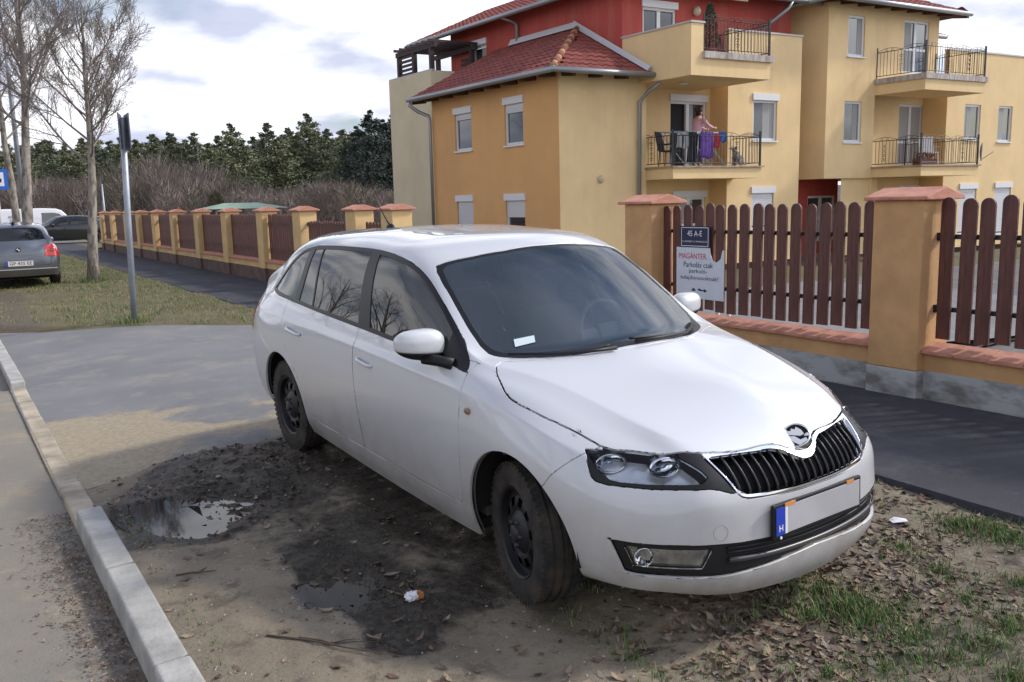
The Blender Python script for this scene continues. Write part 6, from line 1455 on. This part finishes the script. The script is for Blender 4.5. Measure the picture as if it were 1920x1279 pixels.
# ================================================================== living things and balcony clutter
def skin_body(name,joints,bones,m,parent,sub=2,root=0,mats=None):
    """joints: (x,y,z,rx[,ry])"""
    me=bpy.data.meshes.new(name); me.from_pydata([j[:3] for j in joints],bones,[]); me.update()
    o=bpy.data.objects.new(name,me); COL.objects.link(o); me.materials.append(m)
    md=o.modifiers.new('skin','SKIN'); md.use_smooth_shade=True
    sv=me.skin_vertices[0].data
    for i,j in enumerate(joints): sv[i].radius=(j[3],j[4] if len(j)>4 else j[3]); sv[i].use_root=(i==root)
    s_=o.modifiers.new('sub','SUBSURF'); s_.levels=sub; s_.render_levels=sub
    if parent: o.parent=parent
    return o
def balcony_life():
    zb=Z1-.03+.05
    ang=math.atan2(BU.y,BU.x)
    SK=mat('skin',(.55,.33,.25),.6); PK=mat('pink top',(.62,.33,.38),.9); HR=mat('dark hair',(.035,.015,.012),.7)
    # woman, facing along the balcony to the right, arms forward over the airer
    p=empty('person',Bp(4.75,-.05,zb),ang,'woman in a pink top hanging washing on the middle balcony, arms stretched forward','person')
    J=[(0,0,.92,.145,.12),(.0,0,1.10,.13,.11),(.03,0,1.30,.15,.13),(.06,0,1.40,.12,.10),(.085,0,1.47,.05,.05),(.11,0,1.56,.075,.075),(.12,0,1.64,.085,.08),
       (.06,.17,1.38,.055),(.22,.21,1.18,.043),(.45,.17,1.12,.033),(.53,.16,1.11,.026),
       (.06,-.17,1.38,.055),(.24,-.20,1.20,.043),(.47,-.15,1.14,.033),(.55,-.14,1.13,.026),
       (.0,.09,.84,.085),(.03,.10,.47,.058),(.0,.10,.09,.038),(.0,-.09,.84,.085),(.03,-.10,.47,.058),(.0,-.10,.09,.038),(.12,.10,.035,.035),(.12,-.10,.035,.035)]
    E=[(0,1),(1,2),(2,3),(3,4),(4,5),(5,6),(3,7),(7,8),(8,9),(9,10),(3,11),(11,12),(12,13),(13,14),(0,15),(15,16),(16,17),(0,18),(18,19),(19,20),(17,21),(20,22)]
    skin_body('body',J,E,SK,p)
    J2=[(j[0],j[1],j[2],j[3]*1.13+.008,(j[4] if len(j)>4 else j[3])*1.13+.008) for j in [J[0],J[1],J[2],J[3],J[7],J[8],J[9],J[11],J[12],J[13]]]
    skin_body('pink_top',J2,[(0,1),(1,2),(2,3),(3,4),(4,5),(5,6),(3,7),(7,8),(8,9)],PK,p)
    J3=[(J[0][0],0,.96,.165,.14),(J[15][0],.10,.84,.10),(J[16][0],.10,.47,.075),(0,.10,.12,.06),(J[18][0],-.10,.84,.10),(J[19][0],-.10,.47,.075),(0,-.10,.12,.06)]
    skin_body('trousers',J3,[(0,1),(1,2),(2,3),(0,4),(4,5),(5,6)],mat('dark trousers',(.03,.03,.06),.9),p)
    mb=MB(); superell(mb,(.085,0,1.645),(.105,.098,.105),(1,1),18,12); superell(mb,(-.02,0,1.64),(.06,.055,.06),(1,1),12,8); superell(mb,(.06,0,1.54),(.08,.09,.09),(1,1),12,8); mb.build('hair',HR,p,True)
    mb=MB(); superell(mb,(.205,0,1.60),(.018,.014,.02),(1,1),8,6); mb.build('nose',SK,p,True)
    for side_,j in ((1,J[10]),(-1,J[14])):
        mb=MB(); superell(mb,(j[0]+.03,j[1],j[2]),(.045,.02,.035),(.9,.9),10,6); mb.build('palm',SK,p,True)
        for k in range(4): mb=MB(); y=j[1]; mb.tube([(j[0]+.06,y,j[2]+.024-.016*k),(j[0]+.10,y-.01*side_,j[2]+.020-.017*k),(j[0]+.115-.004*k,y-.03*side_,j[2]+.010-.017*k)],[.009,.008,.006],5); mb.build('finger',SK,p,True)
        mb=MB(); mb.tube([(j[0]+.02,j[1]-.01*side_,j[2]+.025),(j[0]+.06,j[1]-.03*side_,j[2]+.035)],[.010,.008],5); mb.build('thumb',SK,p,True)
    # sitting dog
    DG=mat('pale dog coat',(.42,.38,.34),.95,color2=(.22,.18,.16),noise_scale=14); 
    d=empty('dog',Bp(5.62,-.72,zb),ang+math.pi,'pale shaggy dog sitting at the right end of the middle balcony','dog')
    J=[(-.16,0,.13,.11,.10),(-.06,0,.24,.105,.10),(.05,0,.36,.095,.09),(.10,0,.45,.06,.06),(.13,0,.53,.075,.07),(.22,0,.51,.042,.04),(.27,0,.50,.03,.03),
       (.07,.07,.26,.035),(.08,.07,.13,.026),(.09,.07,.03,.024),(.13,.07,.02,.024),(.07,-.07,.26,.035),(.08,-.07,.13,.026),(.09,-.07,.03,.024),(.13,-.07,.02,.024),
       (-.10,.11,.15,.06),(.02,.12,.12,.04),(-.10,.12,.03,.028),(.0,.12,.02,.026),(-.10,-.11,.15,.06),(.02,-.12,.12,.04),(-.10,-.12,.03,.028),(.0,-.12,.02,.026),(-.27,0,.06,.03),(-.36,.04,.05,.02)]
    E=[(0,1),(1,2),(2,3),(3,4),(4,5),(5,6),(2,7),(7,8),(8,9),(9,10),(2,11),(11,12),(12,13),(13,14),(0,15),(15,16),(16,17),(17,18),(0,19),(19,20),(20,21),(21,22),(0,23),(23,24)]
    skin_body('body',J,E,DG,d,root=1)
    for sy in (-1,1): mb=MB(); superell(mb,(.10,sy*.075,.53),(.03,.016,.055),(1,1),8,6); mb.build('ear',mat('dog ear',(.12,.08,.07),.9),d,True)
    mb=MB(); superell(mb,(.298,0,.512),(.014,.014,.012),(1,1),8,5); mb.build('nose',_m['black plastic'],d,True)
    # clothes airer with washing
    a=empty('clothes_airer',Bp(4.22,-.45,zb),ang,'folding clothes airer behind the middle balcony railing','clothes airer')
    TB=mat('pale blue tube',(.30,.50,.62),.4)
    for x in (-.75,.75,.2):
        mb=MB(); mb.tube([(x-.28,-.25,0),(x+.22,.25,.95)],.012,6); mb.tube([(x+.28,-.25,0),(x-.22,.25,.95)],.012,6) ; mb.build('leg',TB,a,True)
    for k in range(6): mb=MB(); mb.tube([(-.95,-.26+k*.1,.96),(1.0,-.26+k*.1,.96)],.006,5); mb.build('rod',TB,a,True)
    def cloth(name,label,x0,x1,y,ztop,zbot,m,split=False):
        n=14; k=8; v=[];f=[]; th=.02
        for i in range(n+1):
            u=i/n; x=x0+(x1-x0)*u
            for j in range(k+1):
                w=j/k; z=ztop+(zbot-ztop)*w; fold=.022*math.sin(u*9+w*1.5)*w+.01*math.sin(u*23); v.append((x+.02*math.sin(w*4)*w,y+fold-(.0 if j else .02),z+.02*math.sin(u*7)*w))
        for i in range(n):
            for j in range(k):
                if split and .40<(i+.5)/n<.60 and j>=2: continue
                f.append((i*(k+1)+j,(i+1)*(k+1)+j,(i+1)*(k+1)+j+1,i*(k+1)+j+1))
        o=mesh_obj(name,v,f,m,None,True); o.matrix_world=Matrix.Translation(Bp(4.22,-.45,zb))@Matrix.Rotation(ang,4,'Z'); sdm=o.modifiers.new('thick','SOLIDIFY'); sdm.thickness=.012; tag(o,label,'washing'); return o
    cloth('hanging_trousers','pair of light grey trousers hung over the left of the airer',-.82,-.42,-.27,.97,.50,mat('grey cloth',(.34,.36,.38),.95),True)
    cloth('hanging_towel','deep purple towel hanging in front of the woman',.0,.48,-.30,.97,.22,mat('purple cloth',(.085,.02,.26),.95,color2=(.16,.08,.34),noise_scale=6))
    cloth('hanging_shirt','small red shirt hung right of the purple towel',.52,.72,-.30,.93,.52,mat('red cloth',(.42,.02,.05),.95))
    cloth('hanging_shirt','blue shirt hung at the right end of the airer',.70,1.0,-.28,.98,.68,mat('blue cloth',(.03,.09,.32),.95))
    cloth('doorway_dark_sheet','added black sheet standing for the dark open doorway behind the airer',-.38,-.05,-.2,.96,.10,mat('doorway dark',(.012,.013,.02),.95))  # added black sheet, painted darkness of the open doorway behind
    # dark garden chair at the left end
    def chair(loc,rz,m,label):
        c=empty('garden_chair',loc,rz,label,'chair','garden chairs on the balconies')
        mb=MB(); mb.box((-.24,-.24,.42),(.24,.24,.46)); o=mb.build('seat',m,c); bevel(o,.015)
        M=Matrix.Translation((0,.24,.46))@Matrix.Rotation(math.radians(-12),4,'X'); mb=MB(); mb.box((-.24,-.015,0),(.24,.02,.55),M=M); o=mb.build('backrest',m,c); bevel(o,.015)
        for sx in (-.21,.21):
            for sy in (-.21,.21): mb=MB(); mb.tube([(sx,sy,.43),(sx*1.12,sy*1.12,0)],.016,6); mb.build('leg',m,c)
            mb=MB(); mb.box((sx-.025,-.22,.62),(sx+.025,.24,.645)); mb.build('armrest',m,c)
        return c
    chair(Bp(3.45,-.35,zb),ang+.5,mat('dark wicker',(.02,.018,.03),.8),'dark high-backed garden chair at the left end of the middle balcony')
    chair(Bp(14.3,-.8,Z1),ang-.6,mat('white plastic',(.62,.62,.64),.5),'white plastic garden chair on the lower right balcony')
    t=empty('box_planter',Bp(12.9,-1.6,Z1),ang,'reddish plants in a trough on the left of the lower right balcony','planter')
    mb=MB(); mb.box((-.45,-.12,0),(.45,.12,.18)); mb.build('trough',mat('brown trough',(.14,.06,.04),.8),t)
    R=random.Random(2); mb=MB()
    for k in range(260):
        q=Vector((R.uniform(-.45,.45),R.uniform(-.12,.12),.16+R.random()*.22)); a1=Vector((R.gauss(0,.04),R.gauss(0,.04),.05)); b1=Vector((R.gauss(0,.03),R.gauss(0,.03),.0)); mb.add([q,q+a1,q+b1],[(0,1,2)])
    mb.build('foliage',mat('reddish leaves',(.18,.03,.035),.8),t)
    # potted conifer on the terrace balcony, plus a second further left
    for a_,b_,H,lab in ((3.75,-1.5,1.45,'tall potted cypress behind the upper terrace railing'),(3.22,-1.6,.9,'smaller dark potted shrub at the left end of the upper terrace railing')):
        t=empty('potted_conifer',Bp(a_,b_,Z2+.02),0,lab,'potted plant')
        mb=MB(); mb.tube([(0,0,0),(0,0,.3)],[.14,.19],12); mb.build('pot',mat('terracotta pot',(.28,.10,.06),.8),t)
        mb=MB(); mb.tube([(0,0,.25),(0,0,H*.9)],[.03,.01],5); mb.build('stem',mat('stem bark',(.08,.05,.035),.9),t)
        mb=MB(); R=random.Random(int(H*100))
        for k in range(1700):
            u=R.random()**.8; z=.28+u*(H-.28); rr=(.27 if H>1 else .2)*(1-u)**.6*(.6+.5*R.random())+.02; an=R.uniform(0,6.28); q=Vector((math.cos(an)*rr,math.sin(an)*rr,z)); a1=Vector((R.gauss(0,.02),R.gauss(0,.02),R.uniform(.03,.07))); b1=Vector((R.gauss(0,.02),R.gauss(0,.02),.01)); mb.add([q,q+a1,q+b1],[(0,1,2)])
        mb.build('foliage',mat('cypress foliage',(.035,.05,.025),.85),t)
# ================================================================== litter and growth on the verge
def litter():
    R=random.Random(21); N=np.random.RandomState(8)
    LC=[mat('dead leaf %s'%n,c,.85) for n,c in (('tan',(.27,.20,.135)),('brown',(.14,.095,.068)),('red brown',(.105,.062,.048)),('grey',(.22,.19,.16)),('dark',(.05,.037,.031)))]
    def hz(s_,t_): return float(verge_h(np.array([s_]),np.array([t_]))[0][0])
    pts=[]; 
    def dens(s_,t_):
        # thick near the right-hand corner in front of the car, thin in the bare middle
        px=None; return 0
    def leaf_mesh(P,mb,size,wet):
        a=R.uniform(0,6.28); c,s_=math.cos(a),math.sin(a); L=size; w=size*R.uniform(.35,.6); curl=R.uniform(.1,.5)*size; tx,ty=R.gauss(0,.3),R.gauss(0,.3)
        base=[(-L,0,curl),(-L*.3,w,0.002),(L*.35,w*.8,0),(L,0,curl*.8),(L*.35,-w*.8,0.001),(-L*.3,-w,0),(0,0,-curl*.3)]
        v=[]
        for x,y,z in base:
            X=c*x-s_*y;Y=s_*x+c*y; v.append((P[0]+X,P[1]+Y,P[2]+max(.0,z+tx*X+ty*Y)+.003))
        mi=R.choice((4,1,2)) if wet and R.random()<.8 else R.choices((0,1,2,3,4),(4,5,3,2,2))[0]
        mb.add(v,[(0,1,6),(1,2,6),(2,3,6),(3,4,6),(4,5,6),(5,0,6)],mi)
    mb=MB(); cand=N.rand(42000,2); S=-.2+cand[:,0]*6.3; T=.66+cand[:,1]*3.8
    H,_=verge_h(S,T); clump=VN.fbm(S,T,1.4,3)
    d1=dpoly(S,T,MUD1); d2=dpoly(S,T,MUD2)
    pr=smooth01((2.75-S+.25*(T-1.6))/1.0)*smooth01((T-1.75)/.7)*.95*smooth01((clump-.36)/.2)+.35*smooth01((T-3.85)/.4)+.03
    pr=np.maximum(pr,.22*smooth01((.02-np.minimum(d1,d2))/.1)*smooth01((VN.fbm(S,T,4,2)-.42)/.2)); pr=np.maximum(pr,.10*(S<2.6))
    ok=N.rand(len(S))<pr*.85
    for i in np.where(ok)[0]: leaf_mesh(st(S[i],T[i],H[i]),mb,R.uniform(.010,.030),min(d1[i],d2[i])<0)
    # gutter litter along the kerb foot on the road
    for k in range(2600):
        s_=R.uniform(1.0,5.6); t_=.50-abs(R.gauss(0,.13)); 
        if t_<-.1: continue
        leaf_mesh(st(s_,t_,-.115+.004),mb,R.uniform(.004,.013),False)
    o=mb.build('dead_leaves',mats=LC); tag(o,'dead brown leaves scattered over the muddy verge','leaf litter',kind='stuff')
    # a few big wet leaves by the puddles that can be told apart
    i=0
    for px,py,sz,mi in ((690,1085,.032,2),(612,1148,.034,0),(655,1125,.035,2),(745,1165,.032,1),(700,1200,.034,3),(365,950,.05,2),(375,985,.045,1),(735,1078,.04,3)):
        s_,t_=gnd(px,py); b=MB(); leaf_mesh((0,0,0),b,sz,False); b.mi=[0]*len(b.f); q=b.build('fallen_leaf',LC[mi]); q.location=st(s_,t_,hz(s_,t_)+.008); 
        tag(q,['dark red','pale curled','small reddish','brown wet','greyish','large dark red','brown curled','grey brown'][i]+' leaf lying '+['just above the nearer puddle','at the lower rim of the nearer puddle','floating in the nearer puddle','below right of the nearer puddle','furthest below the nearer puddle','at the top of the farther puddle','at the lower rim of the farther puddle','right of the nearer puddle'][i],'leaf','single large leaves by the puddles'); i+=1
    # mud clods round the puddles
    mb=MB()
    for k in range(900):
        pol=MUD1 if k%5<3 else MUD2; c=np.array(pol); j=R.randrange(len(c)); a,b_=c[j],c[(j+1)%len(c)]; u=R.random(); cen=c.mean(0); w=R.random()**.7; q=(a*(1-u)+b_*u)*w+cen*(1-w)
        s_,t_=float(q[0]),float(q[1]); r=R.uniform(.003,.010)
        if t_<.70 or s_>6.0: continue
        P=st(s_,t_,hz(s_,t_)); n0=len(mb.v)
        for v in ((1,0,0),(-1,0,0),(0,1,0),(0,-1,0),(0,0,1),(0,0,-1)): mb.v.append(tuple(P+Vector(v)*r*R.uniform(.6,1.4)))
        for f in ((0,2,4),(2,1,4),(1,3,4),(3,0,4),(2,0,5),(1,2,5),(3,1,5),(0,3,5)): mb.f.append(tuple(n0+x for x in f)); mb.mi.append(0)
    o=mb.build('mud_clods',mat('wet mud clod',(.028,.023,.02),.5),None,False); tag(o,'small wet mud clods churned up round the puddles','mud',kind='stuff')
    # gravel grit
    mb=MB(); PEB=[mat('pebble pale',(.34,.31,.27),.9),mat('pebble dark',(.13,.115,.10),.9)]
    for k in range(5200):
        if k%3==0: s_=R.uniform(1.2,5.6); t_=.50-abs(R.gauss(0,.16)); z=-.118
        else: s_=R.uniform(1.2,5.9); t_=R.uniform(.68,4.3); z=None
        if z is None: z=0.0
        r=R.uniform(.0025,.008); P=st(s_,t_,z)
        if k%3: P.z=float('nan')
        mb_p=(s_,t_,r); 
        if k%3==0:
            n0=len(mb.v)
            for v in ((1,0,0),(-1,0,0),(0,1,0),(0,-1,0),(0,0,.8)): mb.v.append(tuple(P+Vector(v)*r*R.uniform(.7,1.3)))
            for f in ((0,2,4),(2,1,4),(1,3,4),(3,0,4)): mb.f.append(tuple(n0+x for x in f)); mb.mi.append(k%2)
        else:
            pts.append((s_,t_,r,k%2))
    A=np.array(pts); HH,WW=verge_h(A[:,0],A[:,1])
    for (s_,t_,r,mi),h_,w_ in zip(pts,HH,WW):
        if w_>.35 and R.random()<.85: continue
        P=st(s_,t_,float(h_)); n0=len(mb.v)
        for v in ((1,0,0),(-1,0,0),(0,1,0),(0,-1,0),(0,0,.8)): mb.v.append(tuple(P+Vector(v)*r*R.uniform(.7,1.3)))
        for f in ((0,2,4),(2,1,4),(1,3,4),(3,0,4)): mb.f.append(tuple(n0+x for x in f)); mb.mi.append(mi)
    o=mb.build('grit',mats=PEB); tag(o,'loose grit and small stones on verge and gutter','grit',kind='stuff')
    # grass blades
    GC=[mat('grass fresh',(.115,.20,.05),.8),mat('grass dark',(.07,.125,.038),.8),mat('grass straw',(.30,.245,.13),.85)]
    mb=MB()
    def tuft(s_,t_,z,n,h,sp):
        for k in range(n):
            a=R.uniform(0,6.28); r=abs(R.gauss(0,sp)); b=st(s_,t_,z)+Vector((math.cos(a)*r,math.sin(a)*r,-.004)); l=h*R.uniform(.5,1.25); la=R.uniform(0,6.28); ln=R.uniform(.2,.85)*l
            d=Vector((math.cos(la)*ln,math.sin(la)*ln,math.sqrt(max(l*l-ln*ln,.0001)))); q=Vector((-math.sin(la),math.cos(la),0))*R.uniform(.0013,.0026)
            mi=R.choices((0,1,2),(5,4,2))[0]; m_=b+d*.5+Vector((0,0,.12*l))
            mb.add([b-q,b+q,m_+q*.8,b+d*1.0,m_-q*.8],[(0,1,2,4),(4,2,3)],mi)
    spots=[]
    for px,py,n,h,sp in ((1590,1135,420,.085,.13),(1640,1150,260,.075,.10),(1830,985,300,.06,.13),(1870,995,200,.06,.10),(1790,980,160,.05,.08),(1690,1020,180,.045,.10),(1760,1060,160,.05,.12),(1890,1160,200,.06,.12),(1850,1190,160,.05,.11),(1905,1255,200,.06,.10),(1780,1215,140,.05,.12),(1900,1010,150,.05,.08),(1540,1100,160,.05,.10),(1720,1180,150,.045,.12),(1500,1080,90,.04,.10),(1660,1240,120,.05,.10),(1560,1250,80,.04,.10),(1915,1080,140,.05,.09),(1820,1110,120,.045,.12),(1905,950,120,.045,.07)):
        s_,t_=gnd(px,py); spots.append((s_,t_,int(n*1.9),h*.85,sp*1.15))
    for k in range(560):
        s_=R.uniform(.6,2.9); t_=R.uniform(1.9,4.35)
        if float(VN.fbm(s_,t_,1.7,3))>.5: spots.append((s_,t_,R.randint(10,34),R.uniform(.02,.045),.05))
    for k in range(60): spots.append((R.uniform(2.5,5.6),R.uniform(4.05,4.42),R.randint(8,20),.03,.04))
    for k in range(50): spots.append((R.uniform(2.8,5.0),R.uniform(.68,.75),R.randint(3,8),.02,.02))
    A=np.array([(a,b) for a,b,*_ in spots]); HH,_=verge_h(A[:,0],A[:,1])
    for (s_,t_,n,h,sp),z in zip(spots,HH): tuft(s_,t_,float(z),n,h,sp)
    o=mb.build('grass',mats=GC); tag(o,'short scruffy grass tufts on the near verge','grass',kind='stuff')
    mb=MB()
    for k in range(6500):
        s_=R.uniform(12.6,36); t_=R.uniform(.75,4.3)
        if s_<14.9-.78*(t_-.6): continue
        f=float(VN.fbm(s_+3,t_,.55,3)); 
        if (f>.45 and t_<3.0 and R.random()<.9 and s_<20) or (t_<1.6 and R.random()<.75): continue
        n=3; h=R.uniform(.03,.075)*(1.3 if abs(s_-13.8)<.3 and abs(t_-2.4)<.3 else 1)
        for j in range(n):
            a=R.uniform(0,6.28); b=st(s_+R.gauss(0,.04),t_+R.gauss(0,.04),.0); q=Vector((math.cos(a),math.sin(a),0))*.006; mb.add([b-q,b+q,b+Vector((R.gauss(0,.02),R.gauss(0,.02),h))],[(0,1,2)],R.choices((0,1,2),(3,3,5))[0])
    for cs,ct in ((13.8,2.4),(22.7,3.1),(22.6,3.0),(22.9,3.3)):
        for j in range(260):
            a=R.uniform(0,6.28); b=st(cs+R.gauss(0,.12),ct+R.gauss(0,.12),.0); q=Vector((math.cos(a),math.sin(a),0))*.005; mb.add([b-q,b+q,b+Vector((R.gauss(0,.05),R.gauss(0,.05),R.uniform(.06,.16)))],[(0,1,2)],R.choices((0,1,2),(3,4,2))[0])
    o=mb.build('grass',mats=GC); tag(o,'patchy olive grass on the verge beyond the drive','grass',kind='stuff')
    # thin twigs lying on the mud
    TW=mat('fallen twig',(.10,.07,.055),.9); labs=['long thin twig lying below the nearer puddle','short twig lying beside the long one','curved twig on the dry mud by the kerb','twig among the leaves near the front bumper']
    for (x0,y0,x1,y1),lab in zip(((500,1195,760,1235),(560,1200,690,1226),(330,1080,420,1070),(1190,1215,1330,1180)),labs):
        a=gnd(x0,y0);b=gnd(x1,y1); r=empty('twig',st(a[0],a[1],hz(*a)+.006),0,lab,'twig','fallen twigs'); A=st(*a); B_=st(*b)-A; n=Vector((-B_.y,B_.x,0)).normalized()
        mb=MB(); mb.tube([Vector((0,0,0)),B_*.3+n*.012,B_*.6-n*.010+Vector((0,0,.006)),B_],[.0045,.004,.003,.0015],5); mb.build('stem',TW,r,True)
        mb=MB(); mb.tube([B_*.45,B_*.6+n*.05,B_*.75+n*.07],[.003,.002,.001],4); mb.build('side_shoot',TW,r,True)
    # crumpled tissue
    s_,t_=gnd(773,1122); P=st(s_,t_,hz(s_,t_)+.006); r=empty('crumpled_tissue',P,.4,'crumpled white paper tissue with an orange corner beside the nearer puddle','litter')
    for (cx,sx,nm,m_) in ((0,.032,'paper',mat('tissue white',(.75,.75,.78),.9)),(.032,.017,'orange_corner',mat('orange wrapper',(.45,.20,.06),.7))):
        mb=MB(); superell(mb,(cx,-cx*.1,.012),(sx,sx*.8,.018),(1,1),14,9); o=mb.build(nm,m_,r,False)
        for v in o.data.vertices: v.co+=Vector((R.gauss(0,.0035),R.gauss(0,.0035),R.gauss(0,.004)))
    # pale flat litter near the right wheel and a stone
    for px,py,lab in ((1685,975,'flat pale scrap of paper in the grass right of the bumper'),):
        s_,t_=gnd(px,py); r=mesh_obj('paper_scrap',[(-.04,-.025,.004),(.035,-.03,.012),(.045,.02,.006),(-.01,.032,.014),(-.045,.01,.005),(0,0,.018)],[(0,1,5),(1,2,5),(2,3,5),(3,4,5),(4,0,5)],_m['tissue white']); r.location=st(s_,t_,hz(s_,t_)+.005); tag(r,lab,'litter'); md=r.modifiers.new('t','SOLIDIFY'); md.thickness=.002
build_ground(); build_fence(); build_building(); build_white_car(); pine_forest(); thicket(); roadside(); other_vehicles(); balcony_life(); litter()
